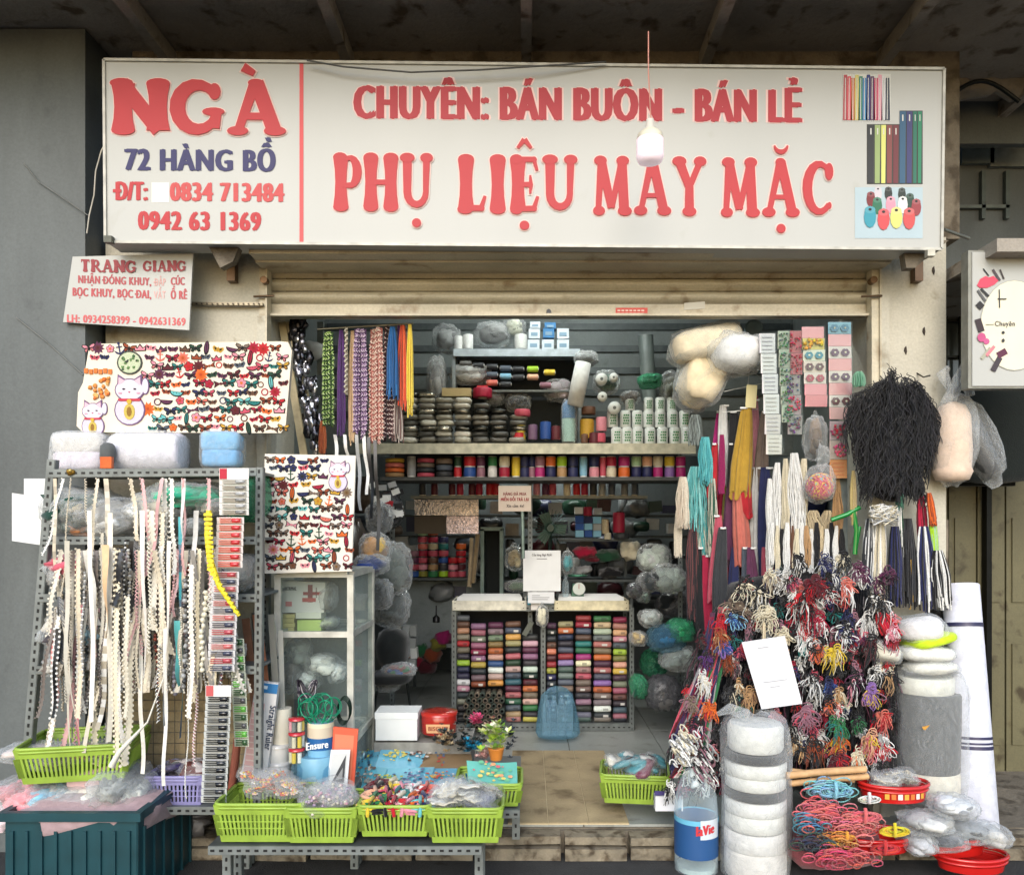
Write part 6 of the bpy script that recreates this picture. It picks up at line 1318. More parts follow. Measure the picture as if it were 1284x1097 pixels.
for k, (x, c) in enumerate(((567, 'maroon'), (577, 'crimson'), (592, 'maroon'), (601, 'crimson'), (614, 'red'), (622, 'red'), (673, 'pink'), (684, 'plum'), (693, 'rose'), (711, 'cream'), (723, 'red'), (733, 'crimson'), (744, 'charcoal'), (755, 'silver'), (767, 'slate'), (783, 'grey'), (796, 'slate'), (530, 'charcoal'), (545, 'maroon'))):
    b0 = W(x, 620, YS3 + .05); b0[2] = z3; spool(b0 + [0, 0, .045], .026, .088, C_(c), '%s spool, %s along the thin grey shelf' % (nice(c), ORD[k + 1]), group='spools on the thin grey shelf', flange=.9)
# notice on the shelf
nt = flat('exchange_notice', 625, 609, 666, 641, YS2 - .02, (206, 190, 174), 'paper', 'beige paper notice with red and black writing hung under the spool shelf', 'notice', .003)
b = MB(); sans(b, 'HÀNG ĐÃ MUA', 631, 660, 621, 3.6, YS2 - .02, (130, 50, 50), .12, 0, .003); sans(b, 'MIỄN ĐỔI TRẢ LẠI', 628, 663, 628, 3.8, YS2 - .02, (150, 40, 46), .14, 0, .003); sans(b, 'Xin cảm ơn!', 635, 657, 636, 3.6, YS2 - .02, (80, 70, 70), .1, 0, .003); b.build('lettering', 'print', nt)
# packets stacked on the cream shelf
r = random.Random(33); np_ = 0
cx = [514, 536, 558, 580, 603, 626, 650]; tops = [492, 490, 493, 498, 505, 510, 520]
for k, x in enumerate(cx):
    y = 552; row = 0
    while y > tops[k] + 3:
        row += 1; c = r.choice([(196, 192, 176), (214, 210, 192), (130, 126, 114), (160, 156, 142), (226, 222, 208), (96, 96, 90)] if k < 4 else [(90, 88, 82), (120, 116, 106), (70, 70, 66), (150, 146, 134)])
        p = W(x + r.uniform(-1.5, 1.5), y, YS1 + .07 + r.uniform(-.01, .02)); b = MB().blob(p, (.056, .06, .0185), c, 14, 8, .55, .06, row + k * 20, freq=5)
        solo('clear_packet', b, 'foil' if row % 3 == 0 else 'satin', '%s film packet in the %s stack along the cream shelf, %s from the bottom' % ('dark' if sum(c) < 270 else 'pale grey', ORD[k + 1], ORD[row]), 'packet', 'film packets stacked on the cream shelf'); y -= 7.0
for k, (x, y, w_, h_, c, lab_) in enumerate(((653, 541, 12, 30, (214, 190, 60), 'yellow'), (651, 548, 15, 14, 'red', 'red'), (668, 542, 12, 26, (120, 90, 120), 'mauve'), (684, 540, 14, 30, 'blue', 'blue'), (697, 543, 12, 24, 'maroon', 'maroon'), (655, 518, 20, 12, 'rose', 'rose'))):
    p = W(x, y, YS1 + .05); spool(p, m(w_ / 2, YS1), m(h_, YS1) * .8, C_(c), '%s cone behind the film packets on the cream shelf' % lab_, name='thread_cone', core='black')
mn = thing('wrapped_cone_pair', 'mint green cone with a blue cone on top in clear film', 'thread cone', W(713, 554, YS1 + .08))
MB().lathe(W(713, 554, YS1 + .08), [(.045, 0), (.045, .15), (.04, .155)], (170, 206, 196), 16).build('cone', 'thread', mn); MB().lathe(W(713, 525, YS1 + .08), [(.045, .0), (.045, .09), (.02, .12)], (90, 140, 190), 16).build('cone', 'thread', mn); MB().blob(W(713, 530, YS1 + .08), (.055, .055, .15), 'white', 16, 10, .6, .05, 3).build('film', 'clear', mn)
for k, (x, y, w_, h_, c) in enumerate(((736, 538, 18, 30, 'gold'), (733, 550, 9, 14, 'brown'), (745, 550, 13, 18, 'maroon'), (754, 532, 14, 22, 'pink'), (753, 549, 13, 14, 'rose'), (738, 515, 18, 12, 'brown'))):
    p = W(x, y, YS1 + .06 + .04 * (y < 540)); spool(p, m(w_ / 2, YS1), m(h_, YS1) * .9, C_(c), '%s cone between the mint cone and the white cones, %s one' % (nice(c), ORD[k + 1]), name='thread_cone', core='black')
# white cones with green lettering
WC = [(773, 1, 0), (786, 1, 0), (799.5, 1, 0), (815, 1, 0), (830.5, 1, 0), (846, 1, 0), (860, 1, 0), (768, 0, 1), (784, 0, 1), (799, 0, 1), (813, 0, 1), (827.5, 0, 1), (843, 0, 1), (858, 0, 1), (790, 0, 2), (813, 0, 2), (827.5, 0, 2), (842, 0, 2)]
for k, (x, fr, lv) in enumerate(WC):
    zz = za + [.0, .118, .235][lv]; p = W(x, 550, YS1 + .07 + lv * .05); p[2] = zz; hh, rr = (.112, .036) if lv < 2 else (.09, .032); lvn = ['bottom', 'middle', 'top'][lv]
    o = solo('white_cone', MB().lathe(p, [(rr, 0), (rr, hh * .9), (rr * .8, hh), (rr * .35, hh)], (226, 230, 226), 18), 'thread', 'white thread cone with green printing, %s row of the white cones, %s along' % (lvn, ORD[(k + 1) if lv == 0 else (k - 6 if lv == 1 else k - 13)]), 'thread cone', 'white cones on the cream shelf')
    b = MB()
    for q in range(5): b.lathe(p + [0, 0, hh * (.2 + q * .11)], [(rr + .001, 0), (rr + .001, hh * .07)], (226, 232, 226) if q % 2 else (80, 150, 90), 18, cap=False)
    b = MB(); a0 = -PI / 2
    for q in range(4):
        for s in (-1, 0, 1):
            a = a0 + s * .38 + (q % 2) * .1; c = p + np.array([rr * 1.01 * math.cos(a), rr * 1.01 * math.sin(a), hh * (.22 + q * .16)]); b.box(c, (rr * .28, .002, hh * .1), (60, 140, 84), rot=rotZ(a + PI / 2))
    b.build('printing', 'print', o)
# upper small shelf unit
YU = 1.45
us = thing('small_shelf_unit', 'small white shelf unit of wrapped spools above the cream shelf', 'shelf unit', W(648, 552, YU))
zz1 = W(0, 441, YU)[2]; xa, xb = W(569, 0, YU)[0], W(727, 0, YU)[0]
MB().box(((xa + xb) / 2, YU + .12, zz1), (xb - xa, .26, .02), (196, 206, 210)).build('top', 'steel_paint', us)
MB().box(((xa + xb) / 2, YU - .012, zz1 - .01), (xb - xa, .012, .05), (190, 200, 206)).build('edge', 'steel_paint', us)
for x in (xa, xb): MB().box((x, YU + .1, (zz1 + za) / 2), (.02, .2, zz1 - za), (150, 158, 160)).build('side', 'steel_paint', us)
MB().box(((xa + xb) / 2, YU + .1, W(0, 490, YU)[2]), (xb - xa, .2, .014), (110, 116, 116)).build('shelf', 'steel_paint', us)
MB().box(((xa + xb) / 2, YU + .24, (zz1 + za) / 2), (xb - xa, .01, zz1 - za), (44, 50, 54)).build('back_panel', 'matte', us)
for k, (x, y, w_, h_, c, lab_) in enumerate(((575, 430, 11, 18, 'white', 'first white'), (587, 429, 13, 20, 'white', 'second white'), (653, 429, 16, 20, (220, 220, 214), 'squat white'))):
    spool(W(x, y, YU + .05), m(w_ / 2, YU), m(h_, YU), C_(c), '%s cone on top of the small shelf unit' % lab_, name='thread_cone', core='white')
for k, (x, y, w_, h_) in enumerate(((669, 432, 15, 13), (687, 432, 15, 13), (706, 432, 15, 13), (670, 418, 14, 12), (688, 417, 14, 12), (706, 418, 15, 13), (671, 407, 13, 8), (690, 408, 14, 8))):
    a = W(x, y, YU + .04); o = solo('thread_box', MB().box(a + [0, .05, 0], (m(w_, YU), .09, m(h_, YU)), (206, 214, 220) if k != 4 and k != 7 else (60, 120, 170)), 'paper', '%s thread box in the pile on the small shelf unit, %s row, %s along' % ('white' if k not in (4, 7) else 'blue', ['bottom', 'middle', 'top'][min(2, k // 3)], ORD[k % 3 + 1]), 'box', 'thread boxes on the small shelf unit')
    MB().box(a + [0, .003, -.005], (m(w_ * .6, YU), .003, m(h_ * .35, YU)), (120, 150, 170)).build('label', 'print', o)
for k, (x, y, rx, rz, c, f_, lab_) in enumerate(((560, 425, .10, .10, (150, 152, 150), 'clear', 'clear crumpled bag at the outer end of the small shelf unit'), (618, 420, .13, .09, (140, 140, 138), 'clear', 'big crumpled clear bag on the small shelf unit'), (645, 412, .08, .07, (190, 190, 170), 'clear', 'yellowish clear bag above the squat white cone'), (548, 480, .07, .18, (130, 130, 128), 'milky', 'tall cloudy bag beside the small shelf unit'), (590, 470, .14, .07, (206, 208, 206), 'milky', 'white bowl shaped bundle in film inside the shelf unit'), (620, 500, .07, .05, (110, 104, 100), 'clear', 'dull bag in the lower part of the shelf unit'), (650, 505, .09, .07, (50, 52, 56), 'clear', 'black bag in the lower part of the shelf unit'), (700, 490, .10, .08, (190, 180, 186), 'clear', 'clear bag of pale spools in the shelf unit'), (760, 480, .09, .08, (70, 100, 84), 'clear', 'dark green bag beside the tall white roll'), (790, 500, .07, .05, (90, 86, 84), 'clear', 'clear grey bag behind the white cones'), (815, 478, .08, .05, (30, 90, 66), 'greenbag', 'green netting bag above the white cones'), (840, 485, .07, .1, (100, 104, 90), 'clear', 'clear bag with yellow trim above the white cones'), (735, 450, .08, .05, (130, 134, 134), 'milky', 'cloudy film crumpled over the tall white roll'))):
    bag(x, y, YU + .1 if k < 8 else YU - .05, rx, .09, rz, [(0, 0, 0, .85, c), (.4, -.2, .2, .4, tuple(int(v * .7) for v in c))], f_, lab_, 120 + k, tie=False)
for k, (x, y, c) in enumerate(((617, 460, 'charcoal'), (634, 462, 'slate'), (650, 463, 'charcoal'), (617, 470, 'slate'), (634, 472, 'skyblue'), (650, 473, 'charcoal'), (668, 463, 'lime'), (668, 473, 'peach'), (689, 467, 'yellow'), (617, 480, 'salmon'), (634, 482, 'charcoal'), (605, 487, 'red'), (600, 458, 'charcoal'), (584, 455, 'grey'), (684, 483, 'mauve'))):
    spool(W(x, y, YU + .03), .021, m(15, YU), C_(c), '%s wrapped spool lying in the small shelf unit, item %s' % (nice(c), ORD[k + 1]), 'x', core='white', name='wrapped_spool', group='wrapped spools in the small shelf unit')
spool(W(605, 493, YU - .02), m(12, YU), m(13, YU), C_('crimson'), 'red spool box beside the cream carton below the bowl bundle', name='ribbon_reel')
solo('carton', MB().box(W(573, 493, YU - .02), (m(36, YU), .1, m(10, YU)), (190, 168, 120)), 'paper', 'flat tan carton on the film packets under the shelf unit', 'carton')
c = W(726, 482, YS1 + .05); solo('tall_white_roll', MB().lathe(c, [(.02, -.148), (.052, -.145), (.054, 0), (.052, .145), (.02, .148)], (226, 226, 222), 20, rot=rotY(.2)), 'fabric', 'tall white roll leaning against the small shelf unit', 'roll')
for k, (x, y, s) in enumerate(((754, 476, 7.5), (769, 474, 5.5), (755, 498, 6), (770, 512, 8))):
    p = W(x, y, YS1 + .06); mb = MB().lathe(p, [(m(s, YS1) * .25, -.03), (m(s, YS1), -.03), (m(s, YS1), .03), (m(s, YS1) * .25, .03)], (224, 228, 224), 18, 'y'); mb.lathe(p - [0, .0305, 0], [(m(s, YS1) * .28, 0), (m(s, YS1) * .28, .004)], (90, 96, 96), 10, 'y')
    solo('white_reel', mb, 'plastic', '%s white reel seen end on in the green bag beside the tall white roll' % ('largest', 'smaller', 'low', 'bottom')[k], 'reel')
solo('grey_pipe', MB().lathe(W(812, 462, YU + .4), [(.055, -.24), (.055, .24)], (130, 140, 136), 16, rot=rotY(-.06)), 'plastic', 'grey fabric tube leaning against the upper wall panel', 'tube')

# ================================================================ BACK OF THE SHOP
YBK = 2.9
def bshelf(x0, x1, y, Y, dep, label, col=(70, 76, 76)):
    a, b_ = W(x0, y, Y), W(x1, y, Y); o = thing('wall_shelf', label, 'shelf', (a + b_) / 2)
    MB().box(((a[0] + b_[0]) / 2, Y + dep / 2, a[2]), (b_[0] - a[0], dep, .02), col).build('board', 'wood', o)
    for x in (a[0] + .01, b_[0] - .01): MB().box((x, Y + dep - .02, a[2] / 2), (.025, .025, a[2]), (84, 90, 90)).build('post', 'steel_paint', o)
    return a[2] + .01
zq = bshelf(512, 598, 726, YBK, .35, 'back shelf of bright ribbon reels')
for k, (x, cs) in enumerate(((519, ['blue', 'rose', 'plum', 'mauve']), (530, ['olive', 'pink', 'rose', 'crimson', 'salmon', 'rose', 'mint']), (543, ['green', 'tan', 'brown', 'rose', 'beige', 'crimson', 'rust']), (556, ['lime', 'charcoal', 'blue', 'rose', 'teal', 'navy']), (568, ['rose', 'pink', 'red']), (578, ['rose', 'maroon', 'red', 'red', 'orange']))):
    for q, c in enumerate(cs):
        p = W(x, 726, YBK + .08 + .03 * (k % 2)); p[2] = zq + .06 * (q + .5)
        spool(p, .044, .052, C_(c), '%s reel, %s up in the %s pile of the back shelf' % (nice(c), ORD[q + 1], ORD[k + 1]), name='ribbon_reel', core='white', group='ribbon reels on the back shelf', cat='reel')
fc = thing('foil_carton_display', 'glossy silver sheets around a brown carton above the ribbon reels', 'display', W(560, 670, YBK))
a, b_ = W(520, 624, YBK), W(600, 646, YBK); MB().box(((a[0] + b_[0]) / 2, YBK, (a[2] + b_[2]) / 2), (b_[0] - a[0], .02, a[2] - b_[2]), (210, 206, 214)).build('foil_sheet', 'foil', fc)
a, b_ = W(560, 647, YBK), W(600, 669, YBK); MB().box(((a[0] + b_[0]) / 2, YBK, (a[2] + b_[2]) / 2), (b_[0] - a[0], .02, a[2] - b_[2]), (190, 180, 196)).build('foil_sheet', 'foil', fc)
a, b_ = W(520, 647, YBK), W(559, 669, YBK); MB().box(((a[0] + b_[0]) / 2, YBK, (a[2] + b_[2]) / 2), (b_[0] - a[0], .03, a[2] - b_[2]), (120, 108, 96)).build('carton', 'paper', fc)
cb = thing('metal_locker', 'pale green metal locker with an open upper half', 'locker', W(617, 745, YBK - .1))
a, b_ = W(605, 663, YBK - .1), W(629, 800, YBK - .1)
for x in (a[0], b_[0]): MB().box((x, YBK, a[2] / 2), (.03, .3, a[2]), (120, 140, 134)).build('side', 'steel_paint', cb)
MB().box(((a[0] + b_[0]) / 2, YBK, a[2]), (b_[0] - a[0] + .03, .3, .03), (130, 150, 144)).build('top', 'steel_paint', cb); MB().box(((a[0] + b_[0]) / 2, YBK - .1, .35), (b_[0] - a[0], .03, .72), (126, 148, 142)).build('door', 'steel_paint', cb)
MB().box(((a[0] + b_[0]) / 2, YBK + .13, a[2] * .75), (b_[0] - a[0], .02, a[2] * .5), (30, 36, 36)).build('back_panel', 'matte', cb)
# fan
fn = thing('wall_fan', 'dark green electric fan behind the payment notice', 'fan', W(690, 700, 2.6)); c = W(690, 662, 2.6)
mb = MB()
for q in range(30):
    a = q * 2 * PI / 30; mb.tube([c + [.03 * math.cos(a), -.05, .03 * math.sin(a)], c + [.1 * math.cos(a), -.06, .1 * math.sin(a)], c + [.155 * math.cos(a), -.02, .155 * math.sin(a)]], .0022, (50, 96, 84), 4, False)
mb.build('cage', 'metal', fn); MB().lathe(c, [(.03, -.06), (.035, -.03), (.05, .06)], (40, 84, 74), 14, 'y').build('hub', 'plastic', fn)
for q in range(3):
    a = q * 2.1; MB().prism([(0, -.03), (.12, -.06), (.14, .03), (.02, .03)], c, (math.cos(a), 0, math.sin(a)), (-math.sin(a), 0, math.cos(a)), .004, (60, 110, 96)).build('blade', 'plastic', fn)
MB().tube([c + [0, .05, 0], c + [0, .1, -.2], c + [0, .1, -.45]], .015, (40, 60, 56), 8).build('stand', 'plastic', fn)
zq = bshelf(700, 792, 677, 2.5, .35, 'dark back shelf of blue boxes and a red reel')
for k, (x, y, c) in enumerate(((727, 669, 'skyblue'), (738, 669, 'blue'), (749, 669, 'skyblue'), (727, 660, 'blue'), (738, 660, 'skyblue'), (749, 661, 'silver'), (727, 651, 'blue'), (738, 652, 'navy'), (749, 652, 'skyblue'), (726, 640, 'white'), (750, 641, 'silver'))):
    solo('thread_box', MB().box(W(x, y, 2.5) + [0, .05, 0], (m(10, 2.5), .09, m(8.5, 2.5)), C_(c)), 'paper', '%s little box in the pile on the dark back shelf, %s counted upward' % (nice(c), ORD[k + 1]), 'box', 'boxes on the dark back shelf')
for k, (x, y, w_, h_, c, lab_) in enumerate(((737, 641, 11, 12, 'crimson', 'small red'), (776, 655, 15, 28, 'crimson', 'tall red'), (779, 672, 20, 8, 'charcoal', 'flat black'), (759, 660, 9, 20, 'beige', 'slim beige'), (762, 672, 9, 9, 'cream', 'small cream'))):
    spool(W(x, y, 2.5), m(w_ / 2, 2.5), m(h_, 2.5), C_(c), '%s reel on the dark back shelf' % lab_, name='ribbon_reel', core='black', cat='reel')
bshelf(712, 800, 728, 2.45, .35, 'lower dark back shelf heaped with cloth')
r = random.Random(50)
HEAP = [(735, 692, .09, .05, 'crimson', 'dark red cloth heap on the lower back shelf'), (760, 696, .10, .06, 'dkgreen', 'dark green cloth heap on the lower back shelf'), (790, 690, .07, .08, 'cream', 'cream sack at the end of the lower back shelf'), (730, 715, .07, .04, 'silver', 'grey wrapped bundle under the red cloth heap'), (765, 718, .10, .04, 'black', 'black bundle on the lower back shelf'), (742, 700, .06, .03, 'maroon', 'maroon bundle beside the cream sack')]
for k, (x, y, rx, rz, c, lab_) in enumerate(HEAP): solo('cloth_heap', MB().blob(W(x, y, 2.5), (rx, .12, rz), C_(c), 16, 10, .9, .18, k + 9), 'fabric', lab_, 'cloth')
for k, (x, y, rx, rz, c, f_, lab_) in enumerate(((820, 700, .13, .11, (196, 206, 196), 'clear', 'pale white cloth bag high in the back corner'), (838, 725, .12, .1, (150, 164, 156), 'clear', 'pale bag under the high white cloth bag'), (812, 730, .08, .07, (60, 66, 68), 'clear', 'black bag in the back corner'), (845, 760, .13, .1, (36, 40, 44), 'blackbag', 'black bag on the back corner pile'), (835, 800, .13, .1, (40, 90, 120), 'bluebag', 'blue plastic bag in the corner pile'), (852, 790, .1, .08, (40, 130, 90), 'greenbag', 'green plastic bag in the corner pile'), (820, 830, .1, .1, (20, 90, 70), 'greenbag', 'dark green bag low in the corner pile'), (850, 825, .13, .09, (120, 130, 126), 'clear', 'clear grey bag in the corner pile'), (830, 868, .12, .12, (90, 88, 86), 'blackbag', 'grey black bag on the floor by the corner pile'), (855, 870, .13, .13, (70, 66, 66), 'clear', 'dark clear bag on the floor by the corner pile'), (800, 860, .06, .08, (24, 80, 60), 'greenbag', 'small green bag on the floor beside the counter'), (815, 775, .08, .06, (190, 200, 196), 'clear', 'white tissue bag beside the counter'), (806, 748, .05, .05, (120, 140, 130), 'clear', 'small clear bag above the counter corner'), (800, 800, .06, .05, (170, 150, 110), 'clear', 'tan bag just beside the counter corner'), (795, 740, .05, .05, (60, 64, 62), 'blackbag', 'black bag beside the counter corner top'), (870, 760, .12, .12, (30, 32, 36), 'blackbag', 'big black bag under the hanging ribbons'))):
    bag(x, y, 1.5 + .5 * (k % 3 == 0), rx, .12, rz, [(0, 0, 0, .9, c), (.3, -.3, .3, .45, tuple(min(255, int(v * 1.3)) for v in c))], f_, lab_, 150 + k, tie=False, cn=.16)
sc_ = thing('kitchen_scale', 'round green kitchen scale on the counter beside the payment notice', 'scale', W(724, 752, YK + .1))
MB().box(W(724, 742, YK + .16), (.10, .09, .12), (30, 104, 76), top=(.7, .8)).build('body', 'plastic', sc_); MB().lathe(W(726, 738, YK + .10), [(.045, -.006), (.045, .006)], (206, 214, 206), 20, 'y').build('dial', 'print', sc_); MB().lathe(W(724, 722, YK + .16), [(.07, 0), (.075, .008), (.06, .01)], (60, 130, 96), 20).build('pan', 'metal', sc_)
MB().box(W(726, 735, YK + .09), (.004, .002, .035), (180, 40, 40)).build('needle', 'print', sc_)
solo('clear_bottle', MB().lathe(W(709, 752, YK + .1), [(.02, 0), (.024, .02), (.024, .12), (.012, .15), (.012, .17), (.001, .17)], (200, 206, 206), 14), 'bottle', 'clear plastic bottle standing beside the green scale', 'bottle')
bag(712, 706, YK + .25, .05, .05, .09, [(0, 0, 0, .8, (90, 170, 176))], 'clear', 'turquoise tinted clear bag hanging behind the payment notice', 9)
bag(645, 700, 2.5, .08, .08, .10, [(0, 0, 0, .8, (170, 150, 110)), (.3, -.3, -.3, .5, (206, 190, 150))], 'clear', 'beige knotted bundle behind the payment notice', 19)
bag(650, 735, 2.3, .11, .08, .05, [(0, 0, 0, .9, (110, 130, 110))], 'clear', 'greenish cloth bundle behind the counter tray', 29)
# dangling things over the opening middle
st_ = MB(); st_.tube([W(655, 641, YS2), W(656, 700, YS2 + .05)], .012, (150, 170, 160), 4); solo('shelf_post', st_, 'steel_paint', 'pale steel post running down behind the payment notice', 'post')

r = random.Random(90)
for k in range(90):
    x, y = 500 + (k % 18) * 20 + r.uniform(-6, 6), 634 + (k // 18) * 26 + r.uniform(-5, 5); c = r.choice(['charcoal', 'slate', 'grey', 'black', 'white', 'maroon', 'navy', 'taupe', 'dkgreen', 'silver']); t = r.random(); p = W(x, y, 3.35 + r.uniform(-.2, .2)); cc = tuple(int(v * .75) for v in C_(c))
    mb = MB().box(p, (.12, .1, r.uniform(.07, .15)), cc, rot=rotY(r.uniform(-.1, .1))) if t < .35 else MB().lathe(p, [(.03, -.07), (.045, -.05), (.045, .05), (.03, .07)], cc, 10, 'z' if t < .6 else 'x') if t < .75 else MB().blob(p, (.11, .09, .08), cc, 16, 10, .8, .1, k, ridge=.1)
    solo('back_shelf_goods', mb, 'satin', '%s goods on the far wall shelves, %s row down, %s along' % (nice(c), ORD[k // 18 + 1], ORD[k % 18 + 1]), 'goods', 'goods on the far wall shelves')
for k in range(5):
    solo('far_wall_shelf', MB().box(W(670, 647 + k * 26, 3.5), (2.9, .3, .02), (60, 64, 62)), 'wood', 'dim shelf across the far wall, %s from the top' % ORD[k + 1], 'shelf')
# left interior clutter
CLL = [(470, 690, .6, .09, .10, [(0, 0, 0, .9, (200, 150, 90)), (.3, -.3, .3, .5, (240, 190, 60)), (-.3, -.3, -.2, .4, (60, 150, 120))], 'clear', 'multicoloured ball of scraps in a bag by the butterfly board'),
 (466, 708, .5, .10, .06, [(0, 0, 0, .9, (30, 60, 130)), (.3, -.3, .1, .3, (200, 210, 230))], 'clear', 'deep blue cloth bundle under the multicoloured ball'),
 (492, 712, 1.0, .13, .16, [(0, 0, 0, .9, (96, 104, 100)), (.2, -.3, .3, .5, (130, 140, 136))], 'clear', 'big clear bag of grey lace hanging inside the doorway'),
 (490, 760, 1.1, .12, .13, [(0, 0, 0, .9, (90, 96, 94)), (-.3, -.3, 0, .5, (60, 66, 64))], 'clear', 'second grey lace bag below the big one inside the doorway'),
 (475, 650, .9, .08, .10, [(0, 0, 0, .9, (60, 60, 60))], 'clear', 'dark bag hanging beside the hooks cards'),
 (486, 640, 1.3, .10, .12, [(0, 0, 0, .9, (50, 54, 54))], 'blackbag', 'black bag on the inner wall above the lace bags'),
 (478, 745, .7, .07, .09, [(0, 0, 0, .9, (70, 74, 72))], 'clear', 'grey bag hanging behind the glass cabinet edge'),
 (500, 840, .8, .1, .05, [(0, 0, 0, .9, (120, 70, 66)), (.3, -.3, .2, .5, (60, 110, 80)), (-.3, -.4, .1, .4, (60, 90, 140))], 'clear', 'colourful scrap bag on the black stool'),
 (485, 858, .8, .08, .04, [(0, 0, 0, .9, (90, 94, 92))], 'clear', 'grey scrap bag hanging low under the black stool')]
for k, (x, y, Y, rx, rz, ct, f_, lab_) in enumerate(CLL): bag(x, y, Y, rx, .1, rz, ct, f_, lab_, 200 + k, tie=False, cn=.16)
r = random.Random(8)
for k in range(16):
    x, y = 492 + (k % 4) * 9 + r.uniform(-2, 2), 790 + (k // 4) * 14 + r.uniform(-2, 2)
    solo('small_carton', MB().box(W(x, y, 1.55 + r.uniform(0, .05)), (.045, .08, .07), r.choice([(170, 172, 168), (190, 190, 184), (140, 142, 138)]), rot=rotY(r.uniform(-.1, .1))), 'paper', 'little pale carton in the pile by the inner wall, %s row down, %s along' % (ORD[k // 4 + 1], ORD[k % 4 + 1]), 'carton', 'pale cartons piled by the inner wall')
for k in range(30):
    x, y = 466 + r.uniform(0, 36), 606 + r.uniform(0, 50)
    c = r.choice(['white', 'charcoal', 'black', 'red', 'white', 'silver']); tag(MB().box(W(x, y, .95 + k * .012), (.05, .012, .035), C_(c), rot=rotY(r.uniform(-.4, .4))).build('label_card', 'paper', loc=W(x, y, .95 + k * .012)), '%s card tag in the cluster hung above the multicoloured ball' % nice(c), 'card', '%s card tags hung by the doorway' % nice(c))
sto = thing('stool', 'black padded stool half hidden behind the glass cabinet', 'stool', W(492, 900, .9))
MB().blob(W(492, 812, .9), (.10, .14, .12), (22, 26, 26), 18, 12, .7, .04, 2).build('backrest', 'fabric', sto); MB().blob(W(492, 848, .8), (.12, .16, .035), (26, 28, 28), 16, 8, .6, .03, 3).build('seat', 'fabric', sto)
for s in (-1, 1): MB().tube([W(492 + s * 18, 852, .8), W(492 + s * 24, 900, .85)], .008, (60, 64, 64), 6).build('leg', 'metal', sto)
for k, (x, y, c) in enumerate(((528, 815, 'green'), (540, 822, 'rust'), (520, 830, 'crimson'), (548, 808, 'olive'), (535, 836, 'maroon'), (556, 800, 'magenta'), (515, 822, 'orange'))):
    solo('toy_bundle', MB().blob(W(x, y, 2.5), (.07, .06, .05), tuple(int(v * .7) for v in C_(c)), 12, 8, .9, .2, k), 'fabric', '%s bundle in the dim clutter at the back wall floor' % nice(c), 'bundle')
solo('wall_panel_board', MB().box(W(560, 770, 3.2), (.75, .03, .6), (130, 136, 130)), 'interior_wall', 'pale board leaning in the dim back beneath the ribbon reels', 'board')
solo('desk_lamp', MB().lathe(W(547, 780, 2.6), [(.03, 0), (.03, .04), (.006, .06), (.006, .14)], (20, 22, 24), 12), 'plastic', 'small black lamp base against the pale board', 'lamp')
solo('fabric_roll', MB().lathe(W(596, 700, 2.5), [(.02, -.2), (.02, .2)], (150, 130, 100), 10, rot=rotY(.1)), 'fabric', 'slim beige roll standing beside the locker', 'roll'); solo('fabric_roll', MB().lathe(W(590, 705, 2.55), [(.018, -.2), (.018, .2)], (180, 160, 130), 10, rot=rotY(.05)), 'fabric', 'pale roll standing next to the slim beige one', 'roll')
# boxes and machines on inner side walls (dim)
for k in range(26):
    side = -1 if k % 2 else 1; Yw = .7 + (k // 2) * .22; zz = r.uniform(.2, 1.9); c = r.choice(['charcoal', 'slate', 'grey', 'navy', 'maroon', 'taupe', 'teal', 'black'])
    xw = -1.45 if side < 0 else 1.95
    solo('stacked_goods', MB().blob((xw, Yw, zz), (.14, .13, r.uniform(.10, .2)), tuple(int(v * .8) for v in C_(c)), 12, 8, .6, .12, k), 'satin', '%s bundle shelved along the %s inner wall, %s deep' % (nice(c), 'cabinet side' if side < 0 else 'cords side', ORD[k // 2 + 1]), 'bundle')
# ================================================================ HANGING BRAIDS BY THE DOOR
YH = .16
hr = thing('hanging_rod', 'thin rod carrying the hanks of braid inside the doorway', 'rod', W(455, 412, YH)); MB().tube([W(398, 413, YH), W(518, 406, YH)], .006, (150, 150, 140), 6).build('rod', 'metal', hr)
def braid_hank(cx, y0, y1, Y, wpx, cols, label, n=7, seed=0, mat='yarn', name='braid_hank', group=None):
    r = random.Random(seed); b = MB(); w = m(wpx, Y)
    n = n + 2 if n > 1 else n
    for i in range(n):
        u = (i + .5) / n - .5; wd = w / n * 1.15; L0 = W(cx, y0, Y)[2]; L1 = W(cx, y1 + r.uniform(-8, 3), Y)[2]; k = int((L0 - L1) / (wd * .68)); dy = r.uniform(-.03, .03)
        for q in range(k):
            t0 = q / k; s = .45 + .55 * min(1, t0 * 4) ** .6; x = W(cx, 0, Y)[0] + u * w * s + .002 * math.sin(q * .5 + i); z = L0 + (L1 - L0) * t0; sg = 1 if q % 2 else -1
            b.tube([(x - sg * wd * .4, Y + dy - .004, z), (x + sg * wd * .05, Y + dy - .010, z - wd * .38), (x + sg * wd * .4, Y + dy - .004, z - wd * .8)], wd * .24, cols[q % len(cols)], 4, False)
        b.box((W(cx, 0, Y)[0] + u * w * .8, Y + dy + .004, (L0 + L1) / 2), (wd * .8, .004, (L0 - L1)), cols[-1])
    return solo(name, b, mat, label, 'braid', group)
braid_hank(412, 418, 534, YH, 18, [(170, 206, 110), (206, 226, 160), (60, 90, 50)], 'lime green woven braid hank, first on the rod', 5, 1)
hank(428, 414, 548, YH, 10, [(84, 52, 110), (104, 66, 130)], 'deep purple cord hank hanging between the lime and beige braids', n=24, rr=.004)
braid_hank(434, 412, 500, YH - .04, 4, [(220, 214, 196), (160, 150, 130)], 'thin cream twisted braid in front of the purple hank', 1, 3)
hank(442, 415, 560, YH, 9, [(196, 160, 120), (214, 184, 146)], 'tan cord hank hanging beside the purple one', n=20, rr=.004)
